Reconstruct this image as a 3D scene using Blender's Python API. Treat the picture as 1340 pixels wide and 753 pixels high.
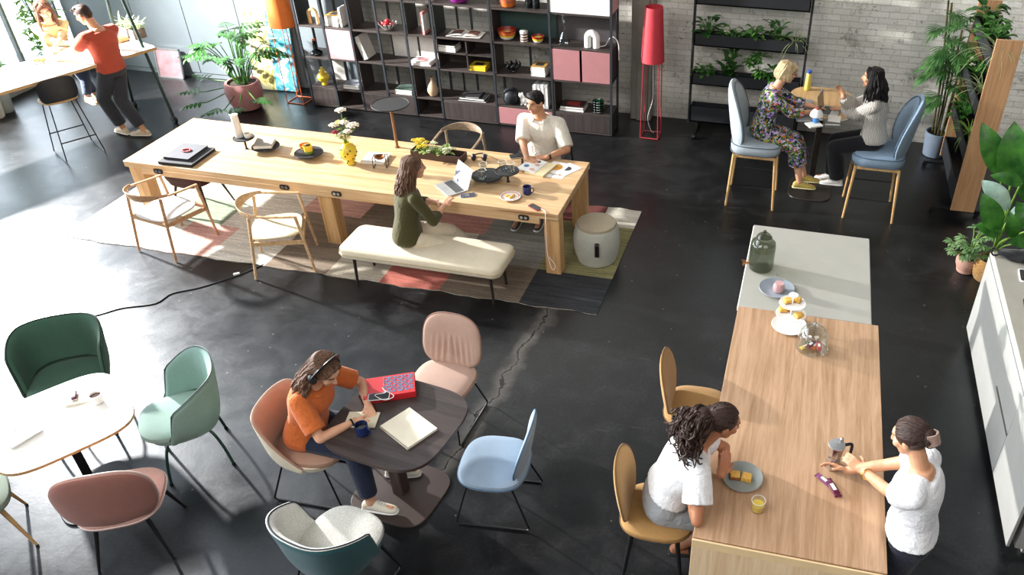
import bpy, math, random
import numpy as np
from mathutils import Vector, Matrix, Euler
random.seed(7)
PI = math.pi
R = math.radians
scn = bpy.context.scene
col = scn.collection
for o in list(bpy.data.objects):
    bpy.data.objects.remove(o)

# ------------------------------------------------------------------ camera
cd = bpy.data.cameras.new('camera')
cam = bpy.data.objects.new('camera', cd)
col.objects.link(cam)
pitch, roll, yaw = 0.617, 0.0095, 0.2225
def camera_axes():
    F = Vector((0, math.cos(pitch), -math.sin(pitch))); U = Vector((0, math.sin(pitch), math.cos(pitch))); X = Vector((1, 0, 0))
    X, U = math.cos(roll)*X + math.sin(roll)*U, -math.sin(roll)*X + math.cos(roll)*U
    Rz = Matrix.Rotation(yaw, 3, 'Z')
    return Rz @ X, Rz @ U, Rz @ F
cX, cU, cF = camera_axes()
cam.matrix_world = Matrix(((cX.x, cU.x, -cF.x, 0), (cX.y, cU.y, -cF.y, 0), (cX.z, cU.z, -cF.z, 4.75), (0, 0, 0, 1)))
cd.sensor_width = 36.0
cd.lens = 1067.0/1340*36
cd.shift_x = (670-817)/1340
cd.shift_y = (383-376.5)/1340
cd.clip_start = 0.1
scn.camera = cam

# ------------------------------------------------------------------ light
scn.view_settings.view_transform = 'Standard'
scn.view_settings.look = 'None'
scn.view_settings.gamma = 1.0
scn.view_settings.use_curve_mapping = False
scn.view_settings.exposure = 0.0
w = bpy.data.worlds.new('world'); scn.world = w; w.use_nodes = True
nt = w.node_tree; nt.nodes.clear()
wo = nt.nodes.new('ShaderNodeOutputWorld'); bg = nt.nodes.new('ShaderNodeBackground')
tc = nt.nodes.new('ShaderNodeTexCoord'); dot = nt.nodes.new('ShaderNodeVectorMath'); dot.operation = 'DOT_PRODUCT'
dot.inputs[1].default_value = Vector((-0.93, 0.20, 0.04)).normalized()
rmp = nt.nodes.new('ShaderNodeValToRGB')
rmp.color_ramp.elements[0].position = 0.78; rmp.color_ramp.elements[0].color = (0.20, 0.20, 0.205, 1)
rmp.color_ramp.elements[1].position = 1.0; rmp.color_ramp.elements[1].color = (13.0, 13.8, 14.8, 1)
mp = nt.nodes.new('ShaderNodeMath'); mp.operation = 'MULTIPLY_ADD'; mp.inputs[1].default_value = 0.5; mp.inputs[2].default_value = 0.5
nt.links.new(tc.outputs['Generated'], dot.inputs[0]); nt.links.new(dot.outputs['Value'], mp.inputs[0])
nt.links.new(mp.outputs[0], rmp.inputs[0]); nt.links.new(rmp.outputs[0], bg.inputs[0]); nt.links.new(bg.outputs[0], wo.inputs[0])
bg.inputs[1].default_value = 1.0

def lamp(name, kind, loc, energy, color, **k):
    d = bpy.data.lights.new(name, kind); d.energy = energy; d.color = color
    for a, b in k.items(): setattr(d, a, b)
    o = bpy.data.objects.new(name, d); col.objects.link(o); o.location = loc
    return o
# low strong light entering by the window wall on the left
key = lamp('window_key_light', 'SPOT', (-11.4, 7.8, 3.4), 10400, (1.0, 0.98, 0.96), shadow_soft_size=0.14, spot_size=R(152), spot_blend=0.8)
key.rotation_euler = (Vector((-4.0, 6.0, 0.6)) - key.location).to_track_quat('-Z', 'Y').to_euler()
# unseen area lamps, added as soft fill from the camera side
fill = lamp('gallery_fill_light', 'AREA', (3.0, 0.2, 6.4), 165, (1.0, 0.97, 0.93), shape='RECTANGLE', size=5.0, size_y=3.0)
fill2 = lamp('gallery_fill_light_2', 'AREA', (-4.5, -0.6, 6.8), 360, (1.0, 0.98, 0.95), shape='RECTANGLE', size=5.0, size_y=3.0)
fill2.rotation_euler = (Vector((-4.6, 10.0, 1.1)) - fill2.location).to_track_quat('-Z', 'Y').to_euler()
fill.rotation_euler = (Vector((0.4, 8.2, 1.2)) - fill.location).to_track_quat('-Z', 'Y').to_euler()


# ------------------------------------------------------------------ material helpers
MATS = {}
def srgb(h):
    if isinstance(h, str):
        h = h.lstrip('#'); c = [int(h[i:i+2], 16)/255 for i in (0, 2, 4)]
    else: c = [x/255 for x in h]
    return tuple((x/12.92 if x <= 0.04045 else ((x+0.055)/1.055)**2.4) for x in c) + (1,)
class NT:
    def __init__(s, name):
        s.m = bpy.data.materials.new(name); s.m.use_nodes = True; s.t = s.m.node_tree
        s.b = s.t.nodes['Principled BSDF']; s.out = s.t.nodes['Material Output']
    def n(s, typ, **k):
        x = s.t.nodes.new(typ)
        for a, b in k.items():
            if a.startswith('i_'):
                key = a[2:].replace('_', ' ')
                x.inputs[key].default_value = b
            else: setattr(x, a, b)
        return x
    def l(s, a, b): s.t.links.new(a, b)
    def coords(s, scale=(1, 1, 1), kind='Object', rot=(0, 0, 0)):
        t = s.n('ShaderNodeTexCoord'); m = s.n('ShaderNodeMapping')
        m.inputs['Scale'].default_value = scale; m.inputs['Rotation'].default_value = rot
        s.l(t.outputs[kind], m.inputs[0]); return m.outputs[0]
    def noise(s, vec, scale, detail=4, rough=.55, dist=0):
        x = s.n('ShaderNodeTexNoise'); x.inputs['Scale'].default_value = scale; x.inputs['Detail'].default_value = detail
        x.inputs['Roughness'].default_value = rough; x.inputs['Distortion'].default_value = dist
        s.l(vec, x.inputs['Vector']); return x.outputs['Fac']
    def ramp(s, fac, stops):
        r = s.n('ShaderNodeValToRGB'); e = r.color_ramp.elements
        while len(e) < len(stops): e.new(.5)
        for i, (p, c) in enumerate(stops): e[i].position = p; e[i].color = c if len(c) == 4 else tuple(c)+(1,)
        s.l(fac, r.inputs[0]); return r.outputs[0]
    def mix(s, fac, a, b, mode='MIX'):
        x = s.n('ShaderNodeMix', data_type='RGBA', blend_type=mode)
        for v, i in ((fac, 0), (a, 6), (b, 7)):
            if hasattr(v, 'links'): s.l(v, x.inputs[i])
            else: x.inputs[i].default_value = v
        return x.outputs[2]
    def math(s, op, a, b=0.0, c=0.0):
        x = s.n('ShaderNodeMath', operation=op)
        for i, v in enumerate((a, b, c)):
            if hasattr(v, 'links'): s.l(v, x.inputs[i])
            else: x.inputs[i].default_value = v
        return x.outputs[0]
    def bump(s, h, strength=.3, dist=.01):
        b = s.n('ShaderNodeBump'); b.inputs['Strength'].default_value = strength; b.inputs['Distance'].default_value = dist
        s.l(h, b.inputs['Height']); s.l(b.outputs[0], s.b.inputs['Normal'])
    def set(s, **k):
        for a, v in k.items():
            i = s.b.inputs[a.replace('_', ' ')]
            if hasattr(v, 'links'): s.l(v, i)
            else: i.default_value = v
def mul(c, f): return tuple(min(1, max(0, x*f)) for x in c[:3]) + (1,)
def plain(name, c, rough=.5, metal=0, spec=.5, var=.06, nscale=8, coat=0, bump=0, bscale=60):
    if name in MATS: return MATS[name]
    t = NT(name); c = srgb(c); v = t.coords()
    f = t.noise(v, nscale, 3)
    t.set(Base_Color=t.ramp(f, [(.3, mul(c, 1-var)), (.7, mul(c, 1+var))]), Roughness=rough, Metallic=metal, Specular_IOR_Level=spec, Coat_Weight=coat)
    if bump: t.bump(t.noise(v, bscale, 3), bump, .004)
    MATS[name] = t.m; return t.m
def fabric(name, c, var=.12, weave=220, rough=.9, sheen=.15, bump=.35, wr=0):
    if name in MATS: return MATS[name]
    t = NT(name); c = srgb(c); v = t.coords()
    f = t.noise(v, weave, 2, .7); g = t.noise(v, 6, 3)
    a = t.ramp(f, [(.3, mul(c, 1-var)), (.7, mul(c, 1+var))])
    b = t.ramp(g, [(.3, (.93, .93, .93, 1)), (.7, (1.05, 1.05, 1.05, 1))])
    t.set(Base_Color=t.mix(1.0, a, b, 'MULTIPLY'), Roughness=rough, Sheen_Weight=sheen, Specular_IOR_Level=.25)
    h = f
    if wr:
        q = t.noise(v, 14, 3, .5, 1.2); h = t.math('ADD', t.math('MULTIPLY', q, wr), t.math('MULTIPLY', f, .12))
        t.bump(h, .6, .02)
    else: t.bump(h, bump, .003)
    MATS[name] = t.m; return t.m
def wood(name, c1, c2, axis='X', scale=1.0, rough=.5, contrast=1.0, dark=None, spec=.35):
    if name in MATS: return MATS[name]
    t = NT(name); c1 = srgb(c1); c2 = srgb(c2)
    st = {'X': (.35, 7, 7), 'Y': (7, .35, 7), 'Z': (7, 7, .35)}[axis]
    v = t.coords(tuple(x*scale for x in st))
    n1 = t.noise(v, 2.2, 5, .6, .9); n2 = t.noise(v, 14, 3, .7, .2)
    f = t.math('ADD', t.math('MULTIPLY', n1, .7), t.math('MULTIPLY', n2, .3))
    stops = [(.5-.17*contrast, c2), (.5+.12*contrast, c1)]
    base = t.ramp(f, stops)
    if dark:
        v2 = t.coords(tuple(x*scale*.35 for x in st)); k = t.noise(v2, 3.0, 4, .6, 1.5)
        base = t.mix(t.ramp(k, [(.60, (0, 0, 0, 1)), (.70, (1, 1, 1, 1))]), base, srgb(dark))
    t.set(Base_Color=base, Roughness=rough, Specular_IOR_Level=spec)
    t.bump(n2, .12, .003)
    MATS[name] = t.m; return t.m
def glass(name, tint='ffffff', gl=.06, refl=1.0):
    if name in MATS: return MATS[name]
    t = NT(name)
    tr = t.n('ShaderNodeBsdfTransparent'); tr.inputs[0].default_value = srgb(tint)
    g = t.n('ShaderNodeBsdfGlossy'); g.inputs['Roughness'].default_value = .03; g.inputs[0].default_value = (1, 1, 1, 1)
    lw = t.n('ShaderNodeLayerWeight'); lw.inputs[0].default_value = .5
    fac = t.math('MINIMUM', t.math('MULTIPLY_ADD', t.math('POWER', lw.outputs['Facing'], 3.5), refl*.55, gl*.45), 1.0)
    mx = t.n('ShaderNodeMixShader'); t.l(fac, mx.inputs[0]); t.l(tr.outputs[0], mx.inputs[1]); t.l(g.outputs[0], mx.inputs[2])
    t.l(mx.outputs[0], t.out.inputs[0]); MATS[name] = t.m; return t.m
def leafmat(name, c1, c2, rough=.45, trans=.25):
    if name in MATS: return MATS[name]
    t = NT(name); v = t.coords(); f = t.noise(v, 9, 3)
    base = t.ramp(f, [(.32, srgb(c1)), (.68, srgb(c2))])
    t.set(Base_Color=base, Roughness=rough, Specular_IOR_Level=.4)
    tl = t.n('ShaderNodeBsdfTranslucent'); t.l(base, tl.inputs[0])
    mx = t.n('ShaderNodeMixShader'); mx.inputs[0].default_value = trans
    t.l(t.b.outputs[0], mx.inputs[1]); t.l(tl.outputs[0], mx.inputs[2]); t.l(mx.outputs[0], t.out.inputs[0])
    MATS[name] = t.m; return t.m

# ------------------------------------------------------------------ mesh builder
def V3(p): return np.array((p[0], p[1], p[2]), float)
def nrm(v):
    n = np.linalg.norm(v); return v/n if n > 1e-9 else v
def cat(pts, n=4, closed=False):
    P = [V3(p) for p in pts]; out = []
    N = len(P)
    for i in range(N if closed else N-1):
        a = P[(i-1) % N] if (closed or i > 0) else 2*P[0]-P[1]
        b = P[i]; c = P[(i+1) % N]
        d = P[(i+2) % N] if (closed or i+2 < N) else 2*P[-1]-P[-2]
        for k in range(n):
            t = k/n
            out.append(.5*((2*b)+(-a+c)*t+(2*a-5*b+4*c-d)*t*t+(-a+3*b-3*c+d)*t**3))
    if not closed: out.append(P[-1])
    return out
def sup(a, b, n, m=32):
    out = []
    for i in range(m):
        t = 2*PI*i/m; c, s = math.cos(t), math.sin(t)
        out.append((a*math.copysign(abs(c)**(2/n), c), b*math.copysign(abs(s)**(2/n), s)))
    return out
class MB:
    def __init__(s): s.v = []; s.f = []; s.m = []
    def add(s, verts, faces, m=0):
        k = len(s.v); s.v += [tuple(map(float, p)) for p in verts]
        for q in faces: s.f.append(tuple(i+k for i in q)); s.m.append(m)
        return s
    def box(s, c, d, rz=0, m=0, rot=None):
        x, y, z = d[0]/2, d[1]/2, d[2]/2
        M = rot if rot is not None else Matrix.Rotation(rz, 3, 'Z')
        vs = [tuple(Vector(c) + M @ Vector((a*x, b*y, e*z))) for e in (-1, 1) for b in (-1, 1) for a in (-1, 1)]
        return s.add(vs, [(0, 2, 3, 1), (4, 5, 7, 6), (0, 1, 5, 4), (1, 3, 7, 5), (3, 2, 6, 7), (2, 0, 4, 6)], m)
    def beam(s, p, q, w, h, m=0, w2=None, h2=None, side=(0, 0, 1)):
        p, q = V3(p), V3(q); d = nrm(q-p); sd = V3(side)
        a = np.cross(d, sd); a = nrm(a) if np.linalg.norm(a) > 1e-4 else nrm(np.cross(d, (1, 0, 0)))
        b = np.cross(a, d); w2 = w if w2 is None else w2; h2 = h if h2 is None else h2
        vs = [p-a*w/2-b*h/2, p+a*w/2-b*h/2, p+a*w/2+b*h/2, p-a*w/2+b*h/2, q-a*w2/2-b*h2/2, q+a*w2/2-b*h2/2, q+a*w2/2+b*h2/2, q-a*w2/2+b*h2/2]
        return s.add(vs, [(0, 3, 2, 1), (4, 5, 6, 7), (0, 1, 5, 4), (1, 2, 6, 5), (2, 3, 7, 6), (3, 0, 4, 7)], m)
    def tube(s, pts, r, seg=8, closed=False, m=0, flat=None):
        P = [V3(p) for p in pts]; n = len(P)
        rr = list(r) if hasattr(r, '__len__') else [r]*n
        T = [nrm(P[(i+1) % n]-P[i-1]) if (closed or 0 < i < n-1) else (nrm(P[1]-P[0]) if i == 0 else nrm(P[-1]-P[-2])) for i in range(n)]
        a = np.cross(T[0], (0, 0, 1)); a = nrm(a) if np.linalg.norm(a) > 1e-3 else np.array((1., 0, 0))
        vs = []
        for i in range(n):
            a = nrm(a-T[i]*np.dot(a, T[i])); b = np.cross(T[i], a)
            fx, fy = flat if flat else (1, 1)
            for k in range(seg):
                t = 2*PI*k/seg; vs.append(P[i]+rr[i]*(fx*math.cos(t)*a+fy*math.sin(t)*b))
        fs = []
        for i in range(n if closed else n-1):
            j = (i+1) % n
            for k in range(seg):
                l = (k+1) % seg; fs.append((i*seg+k, i*seg+l, j*seg+l, j*seg+k))
        if not closed: fs += [tuple(reversed(range(seg))), tuple(range((n-1)*seg, n*seg))]
        return s.add(vs, fs, m)
    def cyl(s, p, q, r, r2=None, seg=16, m=0): return s.tube([p, q], [r, r if r2 is None else r2], seg, m=m)
    def lathe(s, prof, c=(0, 0, 0), seg=24, m=0, cap=True):
        vs = []; n = len(prof)
        for (r, z) in prof:
            for k in range(seg):
                t = 2*PI*k/seg; vs.append((c[0]+r*math.cos(t), c[1]+r*math.sin(t), c[2]+z))
        fs = [(i*seg+k, i*seg+(k+1) % seg, (i+1)*seg+(k+1) % seg, (i+1)*seg+k) for i in range(n-1) for k in range(seg)]
        if cap: fs += [tuple(reversed(range(seg))), tuple(range((n-1)*seg, n*seg))]
        return s.add(vs, fs, m)
    def prism(s, poly, z0, z1, c=(0, 0), rz=0, m=0):
        n = len(poly); cs, sn = math.cos(rz), math.sin(rz)
        q = [(c[0]+x*cs-y*sn, c[1]+x*sn+y*cs) for x, y in poly]
        return s.add([(x, y, z0) for x, y in q]+[(x, y, z1) for x, y in q], [tuple(reversed(range(n))), tuple(range(n, 2*n))]+[(i, (i+1) % n, n+(i+1) % n, n+i) for i in range(n)], m)
    def ell(s, c, r, M=None, seg=14, rings=9, m=0):
        M = M if M is not None else np.eye(3); c = V3(c)
        vs = [c+M@np.array((0, 0, -r[2]))]
        for i in range(1, rings):
            p = -PI/2+PI*i/rings
            for k in range(seg):
                t = 2*PI*k/seg; vs.append(c+M@np.array((r[0]*math.cos(p)*math.cos(t), r[1]*math.cos(p)*math.sin(t), r[2]*math.sin(p))))
        vs.append(c+M@np.array((0, 0, r[2]))); L = len(vs)-1
        fs = [(0, 1+(k+1) % seg, 1+k) for k in range(seg)]
        for i in range(rings-2):
            for k in range(seg):
                a = 1+i*seg; fs.append((a+k, a+(k+1) % seg, a+seg+(k+1) % seg, a+seg+k))
        a = 1+(rings-2)*seg
        fs += [(a+k, a+(k+1) % seg, L) for k in range(seg)]
        return s.add(vs, fs, m)
    def loft(s, rings, m=0, cap=True):
        n = len(rings[0]); vs = [p for r in rings for p in r]
        fs = [(i*n+k, i*n+(k+1) % n, (i+1)*n+(k+1) % n, (i+1)*n+k) for i in range(len(rings)-1) for k in range(n)]
        if cap: fs += [tuple(reversed(range(n))), tuple(range((len(rings)-1)*n, len(rings)*n))]
        return s.add(vs, fs, m)
    def grid(s, fn, nu, nv, m=0):
        vs = [fn(i/nu, j/nv) for i in range(nu+1) for j in range(nv+1)]
        return s.add(vs, [(i*(nv+1)+j, (i+1)*(nv+1)+j, (i+1)*(nv+1)+j+1, i*(nv+1)+j+1) for i in range(nu) for j in range(nv)], m)
    def pad(s, w, h, t, n=3.0, deform=None, seg=36, rings=7, p=4, shape=None, m=0):
        """pillow panel: outline superellipse w x h in (x, z), thickness t in y"""
        ol = sup(w/2, h/2, n, seg); vs = []; fs = []
        rs = [math.sin(PI/2*i/rings) for i in range(1, rings+1)]
        def pt(x, z, sy, r):
            if shape: x = x*shape(z/(h/2))
            q = (x, sy*t/2*(max(0, 1-r**p))**.5, z)
            return deform(*q) if deform else q
        for sd in (1, -1):
            vs.append(pt(0, 0, sd, 0))
            for r in rs[:-1]:
                for (x, z) in ol: vs.append(pt(x*r, z*r, sd, r))
        b = len(vs)
        for (x, z) in ol: vs.append(pt(x, z, 0, 1))
        per = 1+(rings-1)*seg
        for k, sd in enumerate((1, -1)):
            o = k*per
            def fa(q): fs.append(q if sd < 0 else tuple(reversed(q)))
            for j in range(seg): fa((o, o+1+j, o+1+(j+1) % seg))
            for i in range(rings-1):
                for j in range(seg):
                    a0, a1 = o+1+i*seg+j, o+1+i*seg+(j+1) % seg
                    if i < rings-2: b0, b1 = a0+seg, a1+seg
                    else: b0, b1 = b+j, b+(j+1) % seg
                    fa((a0, b0, b1, a1))
        return s.add(vs, fs, m)
    def build(s, name, mat, parent=None, smooth=True, bevel=0, sub=0, angle=40, loc=None, rz=None):
        me = bpy.data.meshes.new(name); me.from_pydata(s.v, [], s.f)
        for mm in (mat if isinstance(mat, (list, tuple)) else [mat]): me.materials.append(mm)
        me.polygons.foreach_set('material_index', s.m); me.update()
        o = bpy.data.objects.new(name, me); col.objects.link(o)
        if smooth:
            me.polygons.foreach_set('use_smooth', [True]*len(me.polygons))
            if not sub and not bevel: me.set_sharp_from_angle(angle=R(angle))
        if bevel:
            b = o.modifiers.new('bevel', 'BEVEL'); b.width = bevel; b.segments = 2; b.limit_method = 'ANGLE'; b.angle_limit = R(40); b.harden_normals = False
            if smooth: me.set_sharp_from_angle(angle=R(70))
        if sub:
            u = o.modifiers.new('subdivision', 'SUBSURF'); u.levels = sub; u.render_levels = sub
        if parent: o.parent = parent
        if loc is not None: o.location = loc
        if rz is not None: o.rotation_euler = (0, 0, rz)
        return o
def tag(o, label, cat, group=None):
    o['label'] = label; o['category'] = cat
    if group: o['group'] = group
    return o
def thing(name, label, cat, loc=(0, 0, 0), rz=0, group=None):
    o = bpy.data.objects.new(name, None); col.objects.link(o)
    o.empty_display_size = .1
    o.location = loc; o.rotation_euler = (0, 0, rz)
    return tag(o, label, cat, group)
def struct(o): o['kind'] = 'structure'; return o
def remesh(mb, name, mat, parent, voxel=.007, smooth=3):
    me = bpy.data.meshes.new(name); me.from_pydata(mb.v, [], mb.f); me.update()
    o = bpy.data.objects.new(name, me); col.objects.link(o)
    r = o.modifiers.new('r', 'REMESH'); r.mode = 'VOXEL'; r.voxel_size = voxel; r.use_smooth_shade = True
    if smooth:
        q = o.modifiers.new('s', 'SMOOTH'); q.factor = .5; q.iterations = smooth
    bpy.context.view_layer.update()
    dg = bpy.context.evaluated_depsgraph_get()
    m2 = bpy.data.meshes.new_from_object(o.evaluated_get(dg)); m2.name = name
    o.modifiers.clear(); o.data = m2; bpy.data.meshes.remove(me)
    m2.materials.clear(); m2.materials.append(mat)
    m2.polygons.foreach_set('use_smooth', [True]*len(m2.polygons)); m2.polygons.foreach_set('material_index', [0]*len(m2.polygons)); m2.update()
    o.parent = parent
    return o
def ptag(o, label): o['label'] = label; return o


# ------------------------------------------------------------------ materials of the room
def concrete():
    t = NT('concrete_floor'); v = t.coords()
    big = t.noise(v, .55, 5, .6, .4); med = t.noise(v, 3.5, 6, .65, .6); fine = t.noise(v, 38, 4, .7)
    f = t.math('ADD', t.math('MULTIPLY', big, .36), t.math('ADD', t.math('MULTIPLY', med, .32), t.math('MULTIPLY', fine, .32)))
    base = t.ramp(f, [(.38, srgb('0b0b0c')), (.50, srgb('171718')), (.62, srgb('2a2a2b'))])
    # chipped light specks
    vor = t.n('ShaderNodeTexVoronoi'); vor.inputs['Scale'].default_value = 5.5; t.l(v, vor.inputs['Vector'])
    sp = t.math('LESS_THAN', t.math('ADD', vor.outputs['Distance'], t.math('MULTIPLY', fine, .12)), .105)
    base = t.mix(t.math('MULTIPLY', sp, .5), base, srgb('8d8a84'))
    # scratches
    v2 = t.coords((1, 14, 1), rot=(0, 0, .5)); sc = t.noise(v2, 2.3, 4, .7, 1.5)
    base = t.mix(t.ramp(sc, [(.66, (0, 0, 0, 1)), (.72, (.22, .22, .22, 1))]), base, srgb('77746f'))
    # one long crack
    A = Vector((-2.108, 6.256, 0.000)); B = Vector((-2.310, 3.596, 0.000)); d = (B-A); L = d.length; d.normalize(); nn = Vector((-d.y, d.x, 0))
    sub = t.n('ShaderNodeVectorMath', operation='SUBTRACT'); t.l(v, sub.inputs[0]); sub.inputs[1].default_value = A
    dn = t.n('ShaderNodeVectorMath', operation='DOT_PRODUCT'); t.l(sub.outputs[0], dn.inputs[0]); dn.inputs[1].default_value = nn
    dd = t.n('ShaderNodeVectorMath', operation='DOT_PRODUCT'); t.l(sub.outputs[0], dd.inputs[0]); dd.inputs[1].default_value = d
    wob = t.math('MULTIPLY_ADD', t.noise(v, 3.2, 6, .65), .34, -.17)
    dist = t.math('ABSOLUTE', t.math('ADD', dn.outputs['Value'], wob))
    inside = t.math('MULTIPLY', t.math('GREATER_THAN', dd.outputs['Value'], 0), t.math('LESS_THAN', dd.outputs['Value'], L))
    halo = t.math('MULTIPLY', inside, t.ramp(t.math('ADD', dist, t.math('MULTIPLY', fine, .05)), [(.03, (.55, .55, .55, 1)), (.14, (0, 0, 0, 1))]))
    base = t.mix(halo, base, srgb('6b665f'))
    crack = t.math('MULTIPLY', inside, t.ramp(dist, [(.004, (1, 1, 1, 1)), (.012, (0, 0, 0, 1))]))
    base = t.mix(crack, base, srgb('0d0d0e'))
    rough = t.ramp(t.math('ADD', t.math('MULTIPLY', med, .6), t.math('MULTIPLY', big, .4)), [(.35, (.27, .27, .27, 1)), (.65, (.40, .40, .40, 1))])
    t.set(Base_Color=base, Roughness=rough, Specular_IOR_Level=.5, Specular_Tint=(.86, .93, 1.0, 1))
    h = t.math('SUBTRACT', t.math('ADD', t.math('MULTIPLY', med, .5), t.math('MULTIPLY', fine, .35)), t.math('MULTIPLY', crack, 1.5))
    t.bump(h, .24, .006)
    return t.m
def brick():
    t = NT('painted_brick'); tcn = t.n('ShaderNodeTexCoord'); sx = t.n('ShaderNodeSeparateXYZ'); cx_ = t.n('ShaderNodeCombineXYZ')
    t.l(tcn.outputs['Object'], sx.inputs[0]); t.l(sx.outputs[0], cx_.inputs[0]); t.l(sx.outputs[2], cx_.inputs[1]); t.l(sx.outputs[1], cx_.inputs[2])
    v = cx_.outputs[0]
    wv = t.n('ShaderNodeVectorMath', operation='ADD'); nz = t.n('ShaderNodeTexNoise'); nz.inputs['Scale'].default_value = 7; t.l(v, nz.inputs['Vector'])
    scl = t.n('ShaderNodeVectorMath', operation='SCALE'); t.l(nz.outputs['Color'], scl.inputs[0]); scl.inputs['Scale'].default_value = .022
    t.l(v, wv.inputs[0]); t.l(scl.outputs[0], wv.inputs[1])
    b = t.n('ShaderNodeTexBrick'); t.l(wv.outputs[0], b.inputs['Vector'])
    for k, x in dict(Scale=1.0).items(): b.inputs[k].default_value = x
    b.inputs['Brick Width'].default_value = .235; b.inputs['Row Height'].default_value = .078; b.inputs['Mortar Size'].default_value = .006; b.inputs['Mortar Smooth'].default_value = .5
    b.inputs['Color1'].default_value = srgb('eae7de'); b.inputs['Color2'].default_value = srgb('dad6cb'); b.inputs['Mortar'].default_value = srgb('cdc8bc')
    n1 = t.noise(v, 1.3, 6, .65, .5); n2 = t.noise(v, 11, 6, .75); n3 = t.noise(v, 55, 4, .7)
    c = t.mix(t.ramp(t.math('ADD', t.math('MULTIPLY', n1, .6), t.math('MULTIPLY', n2, .4)), [(.55, (0, 0, 0, 1)), (.66, (.65, .65, .65, 1))]), b.outputs['Color'], srgb('6d665b'))
    # worn, browner band near the floor
    low = t.ramp(t.math('ADD', sx.outputs[2], t.math('MULTIPLY', n1, .9)), [(.35, (.6, .6, .6, 1)), (1.15, (0, 0, 0, 1))])
    c = t.mix(low, c, srgb('655c50'))
    c = t.mix(t.ramp(n2, [(.60, (0, 0, 0, 1)), (.66, (.6, .6, .6, 1))]), c, srgb('4d443c'))
    t.set(Base_Color=t.mix(1.0, c, t.ramp(n3, [(.3, (.88, .88, .88, 1)), (.7, (1.06, 1.06, 1.06, 1))]), 'MULTIPLY'), Roughness=.85, Specular_IOR_Level=.25)
    h = t.math('ADD', t.math('MULTIPLY', b.outputs['Fac'], -1.0), t.math('ADD', t.math('MULTIPLY', n2, .9), t.math('MULTIPLY', n3, .3)))
    t.bump(h, .55, .012)
    return t.m
M_black = plain('black_metal', '1b1c1e', .45, .3)
M_blackplastic = plain('black_plastic', '151517', .4)
M_white = plain('white_plastic', 'ecebe7', .45)
M_ceramic = plain('white_ceramic', 'eeece6', .25)
M_paper = plain('paper', 'efece4', .8)
M_oak = wood('oak_solid', 'd9b98f', 'b88e5f', 'X', 1.0, .5, 1.0, dark='93683f')
M_oakz = wood('oak_upright', 'd6ad7a', 'b08250', 'Z', 1.0, .5, .8)
M_bar = wood('bar_oak_veneer', 'c09c7c', '9d7a59', 'Y', 1.25, .5, .8)
M_barface = wood('bar_oak_face', 'e6cba6', 'd0ad84', 'Z', 1.2, .5, .8)  # paler than the top: light falling on the end slab put into its colour
M_beech = wood('pale_beech', 'd9b27c', 'c19763', 'Z', 1.2, .5, .6)
M_birch = wood('plywood_edge', 'cfa873', 'a97f4e', 'X', 2, .55, .8)
M_glass = glass('clear_glass', 'eef3f2', .22, 1.7)
M_smoke = glass('smoked_glass', 'b2b8aa', .12, 1.0)
M_pane = glass('window_pane', 'f2f6f8', .05, .6)
M_steel = plain('brushed_steel', 'b9bbbd', .28, 1.0)
M_chrome = plain('polished_metal', 'd8d8d8', .12, 1.0)
M_alu = plain('silver_aluminium', 'b5b6b6', .38, .7)
M_soil = plain('potting_soil', '2b2019', .95, var=.3, nscale=60)

# ------------------------------------------------------------------ floor and walls
f = MB(); f.add([(-13, -1.5, 0), (4.5, -1.5, 0), (4.5, 11.2, 0), (-13, 11.2, 0), (-13, -1.5, -.15), (4.5, -1.5, -.15), (4.5, 11.2, -.15), (-13, 11.2, -.15)],
      [(0, 1, 2, 3), (7, 6, 5, 4), (0, 4, 5, 1), (1, 5, 6, 2), (2, 6, 7, 3), (3, 7, 4, 0)])
struct(f.build('floor', concrete(), smooth=False))
BW = 10.95
wb = MB(); wb.box((-1.4, BW+.12, 3.4), (11.8, .24, 6.8)); struct(wb.build('wall_back', brick(), smooth=False))  # extra height added out of view to keep sky reflections off the floor
M_panel = plain('pale_blue_panel', '8c979d', .32, .25, var=.05, nscale=2.5)
pl = MB()
x = -11.5
for i in range(5):
    x0 = -11.15+.925*i
    if i == 0: pl.box((-11.32, 10.745, 1.75), (.34, .13, 3.5))
    pl.box((x0+.4625, 10.74, 1.79), (.917, .12, 3.42))
pl.box((-9.2, 10.76, .04), (4.6, .13, .08)); pl.box((-9.2, 10.80, 3.4), (4.8, .06, 6.8))  # tall backing slab added above the view to block the sky
struct(pl.build('wall_back_panels', M_panel, bevel=.006))
M_pl = plain('window_wall_base', '8a8d8f', .6)
sb = MB(); sb.box((-11.6, 7.2, .09), (.2, 7.2, .18)); sb.box((-11.6, 5.0, 5.5), (.2, 11.6, 2.55)); struct(sb.build('wall_left', M_pl, bevel=.01))  # upper box added out of view so bright sky enters only through the window
M_frame = plain('window_frame_paint', '9fa3a5', .45, .2)
wf = MB()
for i in range(9): wf.box((-11.6, 10.62-.87*i, 2.2), (.07, .045, 4.1))
for z in (.2, 1.72, 3.0, 4.2): wf.box((-11.6, 7.2, z), (.08, 7.2, .05))
wfo = struct(wf.build('window_1', M_frame, smooth=False))
wp = MB(); wp.box((-11.6, 7.2, 2.2), (.012, 7.1, 4.0)); o = wp.build('window_pane', M_pane, wfo, smooth=False)
# grey conduit beside the shelving and the cast pillar strip
cp = MB(); cp.box((-2.22, BW-.10, 2.0), (.30, .2, 4.0)); cp.box((-2.20, BW-.21, 2.0), (.16, .05, 4.0))
struct(cp.build('trim_1', plain('grey_painted_steel', '8d8a82', .35, .4, var=.15, nscale=3), bevel=.015))


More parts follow.
